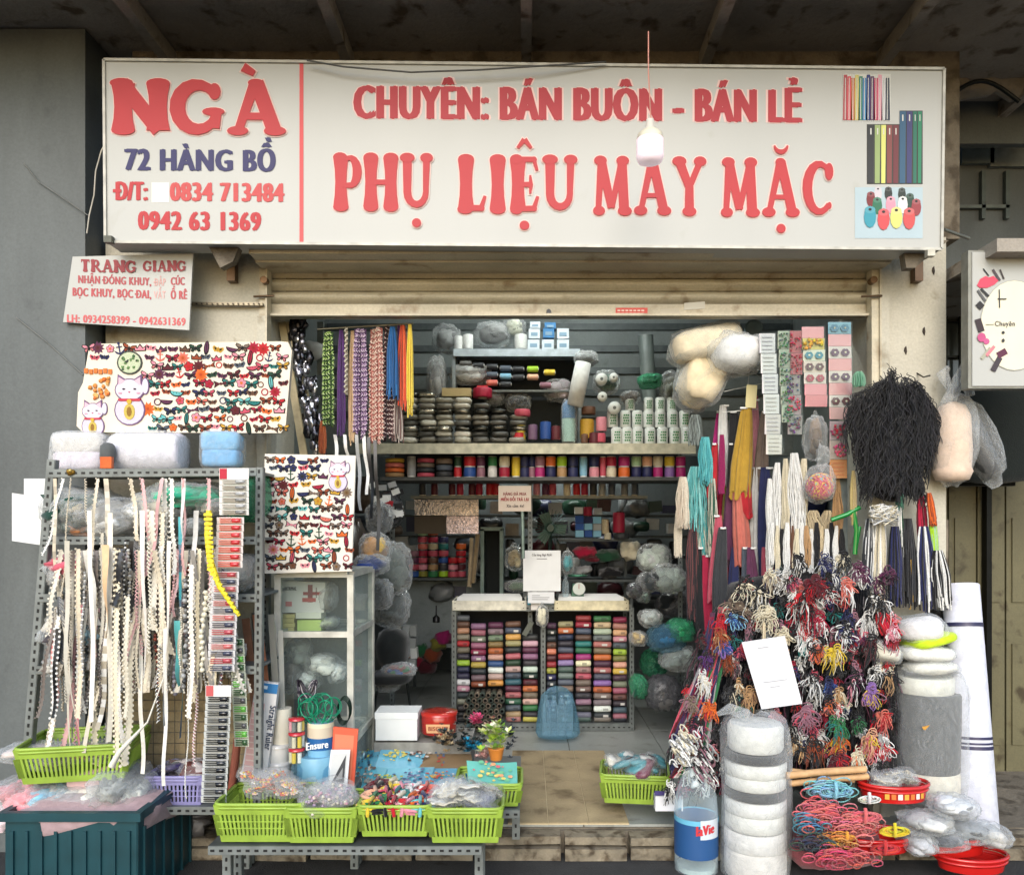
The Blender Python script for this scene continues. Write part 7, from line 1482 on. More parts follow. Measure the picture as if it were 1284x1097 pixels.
braid_hank(453, 414, 548, YH - .01, 18, [(190, 160, 196), (226, 206, 226), (110, 84, 120)], 'lilac woven braid hank in the middle of the rod', 5, 4)
braid_hank(472, 412, 554, YH - .02, 20, [(236, 196, 180), (246, 224, 206), (190, 120, 110)], 'pale pink woven braid hank, widest on the rod', 5, 5)
braid_hank(487, 410, 552, YH + .01, 15, [(96, 60, 62), (226, 206, 200), (70, 46, 50)], 'brown and white chain braid hank beside the pale pink one', 4, 6)
hank(492, 410, 502, YH - .04, 14, [(40, 100, 160), (60, 130, 190), (30, 80, 130)], 'bright blue cord hank hanging on the rod', n=34, rr=.004)
hank(505, 408, 516, YH - .02, 12, [(220, 80, 50), (236, 110, 70)], 'orange red cord hank near the rod end', n=28, rr=.004); hank(514, 407, 524, YH - .05, 9, [(232, 196, 50), (240, 214, 90)], 'yellow cord hank at the very end of the rod', n=22, rr=.004)
hank(499, 408, 440, YH, 7, [(90, 50, 110)], 'short purple cord hank between the blue and orange hanks', n=14)
hank(498, 500, 556, YH + .03, 16, [(120, 90, 84), (200, 190, 180), (80, 60, 60)], 'brown and grey cord ends beneath the blue hank', n=30)
hank(404, 528, 570, YH, 12, [(170, 84, 44), (196, 110, 60)], 'rust coloured cord tail below the lime braid', n=26)
for k, (x, y0, y1, c) in enumerate(((420, 545, 600, 'white'), (432, 545, 590, 'white'), (447, 545, 640, 'silver'), (462, 548, 650, 'black'), (470, 552, 690, 'black'), (456, 545, 620, 'white'))):
    hang_ribbon(x, y0, y1, YH - .02, 4, [C_(c)], '%s tape end hanging below the braid hanks, %s along' % (nice(c), ORD[k + 1]), 'flat', 8, 6, k, cat='tape')
# leaning planks and foil strip
for k, (xa, xb, w, c, mt_, lab_) in enumerate(((354, 372, 9, (206, 190, 150), 'wood', 'outer cream plank leaning between board and doorway'), (362, 396, 6, (214, 200, 164), 'wood', 'second cream plank leaning beside the foil strip'))):
    solo('leaning_plank', MB().bar(W(xb + 14, 600, .22), W(xa, 404, .22), m(w, .22), .02, c), mt_, lab_, 'plank')
b = MB(); r = random.Random(6)
for q in range(90):
    t = r.random(); x = 372 + 26 * t + r.uniform(-9, 9); y = 402 + 165 * t; b.blob(W(x, y, .18 + r.uniform(-.02, .02)), (.018, .010, .03), r.choice([(150, 148, 156), (90, 90, 98), (60, 60, 66), (190, 190, 194)]), 6, 5, .8, .3, q)
solo('foil_strip', b, 'foil', 'crumpled silver grey foil strip leaning beside the planks', 'foil strip')
solo('upper_window_bars', MB().bar(W(402, 470, 1.0), W(402, 404, 1.0), .04, .02, (150, 156, 150)).bar(W(345, 470, 1.0), W(345, 404, 1.0), .03, .02, (80, 84, 84)), 'steel_paint', 'pale steel post high inside the doorway', 'post')
solo('round_lampshade', MB().blob(W(392, 440, .9), (.07, .07, .06), (214, 216, 214), 14, 8, 1, .04, 3), 'fabric', 'white rounded bundle high behind the foil strip', 'bundle')

# ================================================================ RIGHT: BIG BAGS UP HIGH
mb = MB()
c = W(885, 432, .25); mb.blob(c, (.19, .15, .08), (248, 234, 204), 22, 12, .55, .035, 4, rot=rotY(-.22), freq=4)
o = solo('cream_wadding_bag', mb, 'fabric', 'large cream wadding bag hung at the top of the doorway', 'bag'); MB().blob(c, (.2, .16, .09), 'white', 22, 12, .6, .05, 5, rot=rotY(-.22)).build('film', 'clear', o)
c = W(878, 475, .28); o = solo('cream_wadding_bag', MB().blob(c, (.11, .14, .15), (240, 222, 186), 18, 12, .7, .08, 6, rot=rotY(.3)), 'fabric', 'tan wadding bag sagging under the large cream one', 'bag'); MB().blob(c, (.12, .15, .16), 'white', 18, 12, .7, .08, 7, rot=rotY(.3)).build('film', 'clear', o)
c = W(925, 445, .14); o = solo('white_wadding_bag', MB().blob(c, (.12, .14, .085), (240, 240, 238), 18, 12, .7, .06, 8, rot=rotY(.1)), 'fabric', 'bright white wadding bag beside the cream ones', 'bag'); MB().blob(c, (.15, .15, .11), 'white', 18, 12, .7, .1, 9).build('film', 'clear', o)
MB().lathe(W(945, 412, .40), [(.02, -.01), (.045, -.01), (.05, .005), (.02, .01)], (120, 140, 144), 20, 'y', rot=rotX(.5)).build('film_roll_end', 'plastic', loc=None); tag(bpy.data.objects['film_roll_end'], 'round grey roll end above the white wadding bag', 'roll')
# hanging tag and hanger
hg2 = thing('cloth_hanger', 'white wire hanger with a yellow card in front of the ribbons', 'hanger', W(940, 500, .2)); MB().tube([W(908, 491, .2), W(960, 480, .2), W(940, 462, .2), W(936, 500, .2)], .003, (220, 220, 214), 5).build('wire', 'metal', hg2); MB().box(W(942, 497, .18), (.055, .004, .12), (226, 214, 160), rot=rotY(.06)).build('card', 'paper', hg2); MB().tube([W(905, 517, .2), W(950, 513, .2)], .0025, (220, 220, 214), 5).build('lower_wire', 'metal', hg2)
# cloth ribbons: three tiers
TI = [ # cx, y0, y1, w, col
 (903, 520, 610, 13, 'magenta'), (912, 512, 600, 13, 'white'), (921, 520, 600, 16, 'black'), (934, 515, 615, 20, 'gold'), (947, 500, 640, 10, 'rose'), (951, 505, 590, 10, 'pink'), (960, 520, 615, 14, 'taupe'), (938, 560, 640, 14, 'red'),
 (905, 590, 665, 16, 'crimson'), (914, 590, 650, 12, 'olive'), (921, 600, 700, 14, 'plum'), (930, 610, 700, 16, 'salmon'), (938, 605, 700, 14, 'tan'), (946, 590, 680, 16, 'gold'), (955, 590, 720, 16, 'white'), (966, 590, 730, 18, 'navy'), (944, 620, 700, 10, 'black'), (926, 640, 720, 14, 'maroon'),
 (900, 650, 745, 14, 'rose'), (908, 665, 760, 14, 'charcoal'), (916, 680, 770, 16, 'crimson'), (926, 690, 770, 14, 'navy'), (936, 690, 770, 14, 'slate'), (946, 690, 765, 14, 'plum'), (955, 700, 770, 14, 'mauve'), (890, 700, 790, 16, 'crimson'), (903, 720, 800, 15, 'maroon'), (964, 690, 760, 14, 'rose'), (975, 690, 760, 12, 'plum'), (880, 690, 780, 12, 'black'), (918, 560, 640, 10, 'black'), (897, 560, 620, 10, 'red'), (893, 620, 700, 10, 'magenta')]
def cloth_hank(cx, y0, y1, Y, wpx, col, label, seed, group=None):
    b = MB(); n, K = 36, 12; top_ = W(cx, y0, Y); L = m(y1 - y0, Y); w = m(wpx, Y); r = random.Random(seed); ph = [r.uniform(0, 6) for _ in range(4)]; V = []
    for k in range(K):
        t = k / (K - 1); s = .5 + .5 * min(1, t * 1.6) ** .8
        for j in range(n):
            a = j * 2 * PI / n; f = .92 + .22 * math.sin(6 * a + ph[0] + t * .6) + .14 * math.sin(10 * a + ph[1] + t); V.append((top_[0] + w / 2 * s * f * math.cos(a) + .22 * w * math.sin(t * 2 + ph[2]), Y + w * .32 * s * f * math.sin(a), top_[2] - L * t * (1 + .06 * math.sin(4 * a + ph[3]) * t)))
    b.add(V, [(k * n + j, k * n + (j + 1) % n, (k + 1) * n + (j + 1) % n, (k + 1) * n + j) for k in range(K - 1) for j in range(n)], lin(C_(col)), True); b.add(V[-n:], [tuple(range(n))], lin(C_(col)))
    b.tube([top_ + [-.2 * w, -.01, -.004], top_ + [0, -w * .2, -.006], top_ + [.2 * w, -.01, -.004]], .006, 'white', 5)
    return solo('ribbon_hank', b, 'fabric', label, 'ribbon hank', group)
tn_ = {}
for k, (x, y0, y1, w_, c) in enumerate(TI):
    tier = 'top' if y0 < 562 else ('middle' if y0 < 645 else 'bottom'); tn_[tier] = tn_.get(tier, 0) + 1
    cloth_hank(x - 2, y0 - 4, y1 + 6, .35 - .05 * (k % 4) - (.08 if tier == 'bottom' else 0), w_ * 1.15, tuple(int(v * .8 + 14) for v in C_(c)), '%s cloth ribbon hank in the %s tier of the doorway hanks, %s listed there' % (nice(c), tier, ORD[tn_[tier]]) if 0 else '%s cloth hank, %s tier of the doorway ribbons, %s counting inward' % (nice(c), tier, ORD[tn_[tier]]), k, 'cloth ribbon hanks in the doorway')
# teal and cream tassels
for k, (x, y0, y1, w_, cs, lab_) in enumerate(((884, 548, 610, 18, [(110, 196, 196), (80, 170, 176)], 'turquoise cord tassel at the shelf end'), (872, 585, 668, 26, [(110, 190, 188), (90, 170, 170), (150, 210, 206)], 'fuller turquoise cord tassel under the first'), (882, 640, 700, 22, [(90, 176, 176), (200, 206, 190)], 'turquoise and cream tassel, lowest of the three'), (856, 598, 664, 16, [(226, 216, 196), (206, 190, 170)], 'cream cord tassel by the shelf end'), (868, 650, 780, 16, [(60, 50, 50), (120, 70, 70), (40, 40, 46)], 'dark cord tassel below the cream one'), (880, 690, 760, 14, [(206, 200, 186), (60, 120, 90)], 'green and cream cord tassel above the pile'), (893, 600, 700, 12, [(40, 90, 70), (200, 196, 180)], 'thin green corded tassel'), (872, 520, 560, 18, [(90, 96, 92), (140, 150, 146)], 'grey tinsel tuft above the turquoise tassel'), (850, 640, 700, 10, [(220, 210, 190)], 'thin pale cord tassel beside the turquoise ones'), (905, 545, 620, 8, [(150, 30, 90)], 'magenta cord tassel behind the cloth hanks'))):
    hank(x, y0, y1, .18 + .03 * (k % 3), w_, cs, lab_, n=70, rr=.0028, top=.5, seed=k, cat='tassel', name='cord_tassel', wave=1.)
# strips of carded goods
def card_col(x0, x1, y0, y1, n, Y, kinds, label, drift=0):
    o = thing('card_strip', label, 'card strip', W((x0 + x1) / 2 + drift, y1, Y)); h = (y1 - y0) / n; r = random.Random(int(x0))
    for k in range(n):
        kd = kinds[k % len(kinds)]; cx = (x0 + x1) / 2 + drift * k / n; cy = y0 + (k + .5) * h; hw, hh = m((x1 - x0) / 2, Y), m(h / 2, Y)
        b = MB().box(W(cx, cy, Y), (hw * 1.96, .006, hh * 1.94), kd[0], rot=rotX(r.uniform(-.05, .12)))
        c = W(cx, cy, Y - .006); cc = kd[1]
        if kd[2] == 'flowers':
            for s in (-.45, .45):
                for q in range(6): a = q * PI / 3; b.lathe(c + [hw * s + hw * .22 * math.cos(a), -.003 - q * .0004, hh * .34 * math.sin(a)], [(hw * .17, -.002), (hw * .17, .002)], cc, 8, 'y')
                b.lathe(c + [hw * s, -.007, 0], [(hw * .09, -.002), (hw * .09, .002)], 'cream', 8, 'y')
        elif kd[2] == 'fuzz':
            for q in range(26): b.blob(c + [r.uniform(-.85, .85) * hw, -.006, r.uniform(-.8, .8) * hh], (hw * .17, .008, hw * .17), tuple(min(255, max(0, v + r.randint(-30, 30))) for v in C_(cc)), 5, 4, noise=.2, seed=q)
        elif kd[2] == 'lines':
            for q in range(4): b.box(c + [0, -.001, hh * (-.6 + q * .4)], (hw * 1.3, .002, hh * .06), cc)
        b.build('card', 'gloss' if kd[2] != 'fuzz' else 'satin', o)
    MB().box(((W(x0, 0, Y)[0] + W(x1 + drift, 0, Y)[0]) / 2, Y - .016, (W(0, y0, Y)[2] + W(0, y1, Y)[2]) / 2), (m(x1 - x0, Y), .002, m(y1 - y0, Y)), 'white', rot=rotY(math.atan2(-drift, (y1 - y0)) * -1 * -1)).build('film', 'glass', o)
PK_, WC_ = (240, 176, 176), (232, 214, 206)
card_col(1005, 1033, 410, 510, 7, -.02, [((240, 160, 166), PK_, ''), ((230, 210, 120), 'gold', 'fuzz'), ((226, 224, 206), (40, 130, 150), 'flowers'), (WC_, 'maroon', 'flowers'), (WC_, 'crimson', 'flowers'), ((240, 150, 160), PK_, ''), ((240, 150, 160), PK_, '')], 'strip of pink and white cards with yellow and teal flowers', 5)
card_col(1038, 1067, 404, 526, 8, -.03, [((120, 170, 190), (60, 120, 150), 'flowers'), ((240, 170, 172), PK_, ''), (WC_, 'plum', 'flowers'), ((240, 165, 168), PK_, ''), (WC_, 'plum', 'flowers'), ((240, 170, 172), PK_, ''), (WC_, 'maroon', 'flowers'), ((236, 180, 176), 'crimson', '')], 'strip of pink cards with purple flowers beside the black cord mass', 2)
card_col(975, 990, 415, 530, 5, 0, [((170, 180, 160), (70, 110, 80), 'fuzz'), ((176, 184, 166), (84, 120, 90), 'fuzz')], 'strip of film packets with green tinsel', 6)
card_col(990, 1005, 415, 470, 2, -.01, [((190, 90, 100), 'crimson', 'fuzz')], 'two film packets of red beads hung near the strip top', 2)
card_col(952, 972, 418, 570, 6, -.01, [((222, 214, 216), (170, 160, 176), 'lines'), ((226, 218, 216), (180, 170, 170), 'lines')], 'strip of white printed cards hung before the ribbons', 10)
card_col(985, 1003, 470, 545, 3, .0, [((160, 150, 150), (100, 80, 110), 'fuzz'), ((176, 150, 156), (190, 60, 90), 'fuzz')], 'strip of film packets with purple and red bows', 4)
card_col(1040, 1062, 528, 600, 3, -.04, [((190, 160, 164), 'crimson', 'fuzz'), ((206, 180, 170), 'rose', 'fuzz'), ((236, 150, 80), 'orange', 'lines')], 'short strip ending in an orange card above the yarn ball', 0)
bag(1022, 550, .02, .06, .05, .11, [(0, 0, .4, .6, (130, 110, 90)), (0, 0, -.3, .6, (110, 96, 80))], 'clear', 'brown film bag hanging above the yarn ball', 11)
yb = thing('yarn_ball_bag', 'clear bag holding a ball of crimson, yellow and turquoise yarn', 'bag', W(1028, 640, -.06)); b = MB(); r = random.Random(2); c = W(1028, 610, -.06)
for q in range(70):
    t = np.linspace(0, 2 * PI, 12); a, e = r.uniform(0, PI), r.uniform(-.9, .9); cl = 'rose' if e < -.35 else r.choice(['yellow', 'turquoise', 'salmon', 'crimson']); ax = np.array([math.cos(a) * math.cos(e), math.sin(a) * math.cos(e), math.sin(e)]); u = np.cross(ax, (0, 0, 1.)); u /= np.linalg.norm(u); v = np.cross(ax, u)
    cc = r.uniform(-.5, .5); rad = .066 * math.sqrt(1 - cc * cc); b.tube([c + ax * .066 * cc + rad * (math.cos(x) * u + math.sin(x) * v) for x in t], .004, cl, 4, False)
b.blob(c, (.06,) * 3, 'crimson', 12, 8, noise=0); b.build('yarn', 'yarn', yb); MB().blob(c + [0, 0, .01], (.078, .07, .095), 'white', 18, 12, .9, .06, 5).blob(c + [.01, 0, .14], (.03, .03, .06), 'white', 10, 8, .9, .2, 6).build('film', 'clear', yb)
# white lace hanks
for k, (x, y0, y1, w_, c, kd) in enumerate(((975, 580, 700, 14, 'white', 'w'), (985, 575, 690, 10, 'cream', 'w'), (996, 568, 700, 18, 'white', 'w'), (1008, 575, 660, 14, 'cream', 'w'), (965, 600, 720, 9, 'white', 'w'), (1020, 640, 680, 20, 'beige', 'w'), (1038, 640, 690, 18, 'beige', 'w'), (1050, 600, 690, 12, 'tan', 'w'))):
    hank(x, y0, y1, .0 - .01 * (k % 3), w_, [C_(c), tuple(int(v * .9) for v in C_(c))], '%s lace and string hank under the card strips, %s along' % (nice(c), ORD[k + 1]), n=44, rr=.003, seed=k, name='lace_hank', top=.4, wave=2.2, drift=(k % 3 - 1) * 5)
for k in range(15):
    x = 968 + k * 6.2; c = ['white', 'cream', 'black', 'white', 'brown', 'cream', 'white', 'tan', 'white', 'black', 'beige', 'white', 'black', 'white', 'black'][k]
    hank(x, 655 + (k % 3) * 4, 712 + (k * 7) % 12, -.03 - .01 * (k % 2), 7.5, [C_(c)], '%s cord hank in the short row under the lace, %s along' % (nice(c), ORD[k + 1]), n=18, rr=.003, seed=50 + k, name='cord_hank', top=.4, wave=2, drift=(k * 7 % 5) - 2)
# green clip hanger and steel post
solo('display_post', MB().bar(W(1058, 1000, .02), W(1056, 560, .02), .04, .03, (120, 130, 128)), 'steel_paint', 'grey steel post standing behind the knotted cords', 'post')
g = MB().tube([W(1042, 652, -.1), W(1062, 645, -.1), W(1078, 636, -.1)], .012, (20, 140, 60), 7).tube([W(1070, 640, -.1), W(1074, 665, -.1), W(1072, 695, -.1)], .012, (20, 140, 60), 7).tube([W(1078, 660, -.1), W(1072, 695, -.1)], .009, (24, 150, 70), 6)
solo('green_hook', g, 'gloss', 'bright green plastic hook beneath the black cord mass', 'hook')
# black cord mass
r = random.Random(1); mass = thing('black_cord_mass', 'huge shaggy mass of black cords hanging on the pilaster', 'cord mass', W(1120, 640, -.15)); b = MB(); Yb = -.16
for q in range(2700):
    if q % 18 == 0: a0, e0, ph0, am0, dx0 = r.uniform(-1, 1), r.random() ** .8, r.uniform(0, 6), r.uniform(1.5, 4.5), r.uniform(-9, 9)
    a = max(-1, min(1, a0 + r.gauss(0, .07))); e = max(0, e0 + r.gauss(0, .03)); cx = 1119 + (43 + 4 * math.sin(e * 7)) * a * (.72 + .28 * math.sin(PI * min(1, e + .2))); ytop = 462 + 5 * math.sin(a * 7) + 24 * a * a + e * 110 + (r.uniform(-3, 6)); ln = r.uniform(25, 70); yend = min(ytop + ln, 612 + r.uniform(0, 26)); K = 15; dpt = .13 * math.sqrt(max(0, 1 - a * a)); Yc = Yb - dpt * r.uniform(.5, 1.05) - .02 * math.sin(e * 20 + a * 9) + .04; ph = ph0 + r.gauss(0, .5); am = am0
    out = .10 + .25 * (e < .25)
    P = [W(cx + dx0 * t + (cx - 1120) * out * math.sin(PI * t * .6) + am * math.sin(ph + t * 12) * (1 - .3 * t), ytop - (7 * math.sin(PI * t) if e < .2 else 0) + (yend - ytop) * t, Yc - .02 * math.sin(PI * t) + .008 * math.sin(ph + t * 7)) for t in np.linspace(0, 1, K)]
    b.tube(P, r.uniform(.0014, .0026), r.choice([(14, 14, 17), (22, 22, 26), (12, 12, 14), (40, 38, 44)]), 3, False)
b.build('cords', 'yarn', mass); c = W(1120, 552, Yb + .02); MB().blob(c, (.15, .07, .29), (14, 14, 16), 18, 14, .8, .05, 3).build('core', 'yarn', mass)
hank(1077, 466, 486, -.14, 16, [(90, 150, 120), (120, 170, 140)], 'small sea green tuft beside the black cord mass top', n=40, seed=3, name='cord_tuft')
hank(1128, 612, 640, -.2, 10, [(60, 110, 90)], 'dull green tuft hanging under the black mass', n=24, seed=4, name='cord_tuft'); hank(1070, 590, 660, -.1, 8, [(206, 186, 140), (190, 170, 110)], 'straw coloured cord hank between post and black mass', n=26, seed=5, name='cord_hank')
# hanks under it
for k, (x, y0, y1, w_, cs, lab_) in enumerate(((1103, 645, 760, 20, ['white', 'cream'], 'white cord hank under the black mass'), (1090, 650, 740, 14, ['white', 'charcoal'], 'white and grey cord hank by the green hook'), (1122, 660, 762, 18, ['navy', 'black'], 'dark navy cord hank beside the white one'), (1138, 650, 765, 20, ['black', 'charcoal', 'black', 'gold'], 'black cord hank with gold glints'), (1158, 660, 768, 22, ['black', 'navy', 'white'], 'black and white flat cord hank'), (1176, 690, 765, 22, ['black', 'white'], 'striped black and white cord hank at the edge'), (1154, 618, 700, 12, ['maroon', 'crimson'], 'dark red cord hank under the black mass edge'), (1168, 630, 720, 9, ['lime', 'mint'], 'lime green cord hank by the pilaster edge'), (1165, 618, 660, 8, ['orange', 'rust'], 'small orange cord hank beside the lime one'), (1128, 634, 700, 8, ['dkgreen', 'white'], 'thin green beaded string under the black mass'))):
    hank(x, y0, y1, -.16 - .02 * (k % 3), w_, [C_(c) for c in cs], lab_, n=56, rr=.0042, seed=20 + k, top=.45, drift=(x - 1120) * .12, wave=.5, name='cord_hank')
bow = MB(); r = random.Random(3)
for q in range(46): a = r.uniform(0, 6.28); bow.tube([W(1108 + r.uniform(-14, 14) + 6 * math.cos(t + a), 645 + r.uniform(-1, 1) + 5 * math.sin(t + a) + r.uniform(-8, 8), -.24 + .01 * math.sin(t * 2)) for t in np.linspace(0, 4.5, 8)], .0035, r.choice(['white', 'cream', 'silver']), 4, False)
solo('cord_knots', bow, 'yarn', 'bunch of white knotted cord ends where the white hank is tied', 'cord')
# bag hanging at the pilaster
hb_ = thing('hanging_bag', 'knotted film bag with a pale peach wadding roll hanging from a nail', 'bag', W(1195, 606, -.12)); c = W(1194, 553, -.1)
b = MB(); b.lathe(c, [(.02, -.20), (.075, -.19), (.092, -.15), (.085, -.13), (.09, -.05), (.085, .05), (.082, .12), (.06, .17), (.02, .19)], (232, 206, 184), 20); b.build('wadding_roll', 'fabric', hb_)
MB().blob(c + [.01, 0, .0], (.105, .09, .215), 'white', 20, 14, .8, .05, 8).build('film', 'clear', hb_)
f = MB().tube([c + [-.03, 0, .18], c + [-.01, 0, .25], c + [-.05, 0, .33], c + [-.02, 0, .36]], [.03, .018, .03, .012], 'cream', 7); f.tube([c + [-.01, 0, .2], c + [.03, 0, .3], c + [.05, 0, .36], c + [.07, 0, .30], c + [.09, 0, .22]], [.03, .03, .028, .03, .02], 'cream', 7); f.build('handles', 'milky', hb_)
solo('black_goods_bag', MB().blob(W(1226, 560, -.05), (.062, .07, .17), (60, 62, 64), 16, 12, .8, .07, 5, rot=rotY(-.4)), 'satin', 'dark cloth in a clear bag hanging behind the peach wadding roll', 'bag')
MB().blob(W(1228, 556, -.05), (.08, .08, .22), 'white', 18, 12, .8, .06, 6, rot=rotY(-.4)).build('film', 'clear', bpy.data.objects['black_goods_bag'])
solo('wall_nail', MB().tube([W(1150, 468, .0), W(1158, 473, -.06), W(1166, 471, -.12)], .004, (40, 36, 34), 5), 'metal', 'black nail hook on the narrow pilaster holding the bag', 'nail')
for k, (x, y) in enumerate(((1158, 416), (1150, 500), (1170, 340), (1135, 440), (1160, 640))): solo('wall_hole', MB().prism([(-.006, 0), (.004, -.02), (.008, .0), (.004, .024), (-.004, .016)], W(x, y, -.002), (1, 0, 0), (0, 0, 1), .004, (60, 50, 42)), 'matte', 'dark chipped mark on the narrow pilaster, %s of a few' % ORD[k + 1], 'chip', 'chips on the narrow pilaster')
solo('stone_post', MB().box(W(1176, 720, .02), (.09, .03, .55), (150, 144, 128)), 'concrete', 'grey post edge below the peach wadding bag', 'post')

# ================================================================ KNOTTED CORD PILE
SKC = {}
def skein(px, py, Y, s, cols, label, seed, group=None, mat='yarn'):
    r = random.Random(seed); b = MB(); c = W(px, py, Y); w = m(s, Y)
    kn = [c + np.array([r.uniform(-.3, .3) * w, r.uniform(-.02, .01), r.uniform(-.3, .3) * w]) for _ in range(3)]
    for i in range(40):
        cc = kn[i % 3]; a = r.gauss(-PI / 2, 1.0) if i % 4 else r.uniform(0, 2 * PI); L = w * r.uniform(.3, .75); wd = L * r.uniform(.2, .5); ca, sa = math.cos(a), math.sin(a) * .9 - .25; dy = r.uniform(-.02, .0)
        P = []
        if i % 5 < 2 or seed % 2:
            for t in np.linspace(0, 2 * PI, 9): u = (1 - math.cos(t)) / 2 * L; v = math.sin(t) * wd / 2; P.append(cc + np.array([u * ca - v * sa, dy - .03 * math.sin(t / 2), u * sa + v * ca - .15 * u]))
        else:
            q1, L2 = r.uniform(-.5, .5), w * r.uniform(.5, 1.5)
            for t in np.linspace(0, 1, 7): P.append(cc + np.array([q1 * w * t ** .6 + .004 * math.sin(t * 9 + i), dy - .03 * math.sin(PI * t * .8), w * .16 * math.sin(PI * min(1, t * 1.6)) - L2 * t ** 1.3]))
        b.tube(P, m(.55, Y) * r.uniform(.8, 1.3), r.choice(cols), 3, False)
    b.blob(c + [0, -.02, 0], (w * .26, w * .2, w * .24), cols[0], 9, 7, noise=.15, seed=seed)
    for i in range(6): ph = r.uniform(0, 6); b.tube([kn[i % 3] + np.array([w * .24 * math.cos(t + ph), -.02 - w * .2 * abs(math.sin(t * .5)), w * .2 * math.sin(t + ph) + .004 * i]) for t in np.linspace(0, 5, 8)], m(.8, Y), cols[-1], 4, False)
    return solo('cord_skein', b, mat, label, 'cord skein', group)
pile = thing('cord_stand', 'dark shaggy stand of black cords under the coloured skeins', 'cord stand', W(985, 1000, -.2)); b = MB(); r = random.Random(14)
def pile_x(y):   # outline of the heap
    t = min(1, max(0, (y - 715) / 270)); return (900 - 68 * t ** .8 + (35 * (1 - min(1, t * 3.5)) ), 1112 + 10 * min(1, t * 3))
c = W(1000, 860, .08); b.blob(W(1002, 850, .12), (.47, .26, .56), (20, 20, 24), 26, 20, .75, .04, 9); b.build('core', 'yarn', pile)
b = MB()
for q in range(900):
    y = r.uniform(730, 930); xa, xb = pile_x(y); x = r.uniform(xa, xb); ln = r.uniform(30, 90); ph = r.uniform(0, 6); Yc = -.20 - .06 * r.random(); dr = (x - 1000) * .10
    b.tube([W(x + dr * t + 2.5 * math.sin(ph + t * 6), y + ln * t, Yc + .01 * math.sin(ph + 5 * t)) for t in np.linspace(0, 1, 7)], r.uniform(.0022, .004), r.choice([(22, 22, 26), (34, 34, 40), (30, 26, 32), (50, 46, 52), (110, 60, 80), (170, 160, 160), (90, 40, 60)] if q % 3 == 0 else [(22, 22, 26), (30, 30, 36)]), 3, False)
b.build('loose_cords', 'yarn', pile)
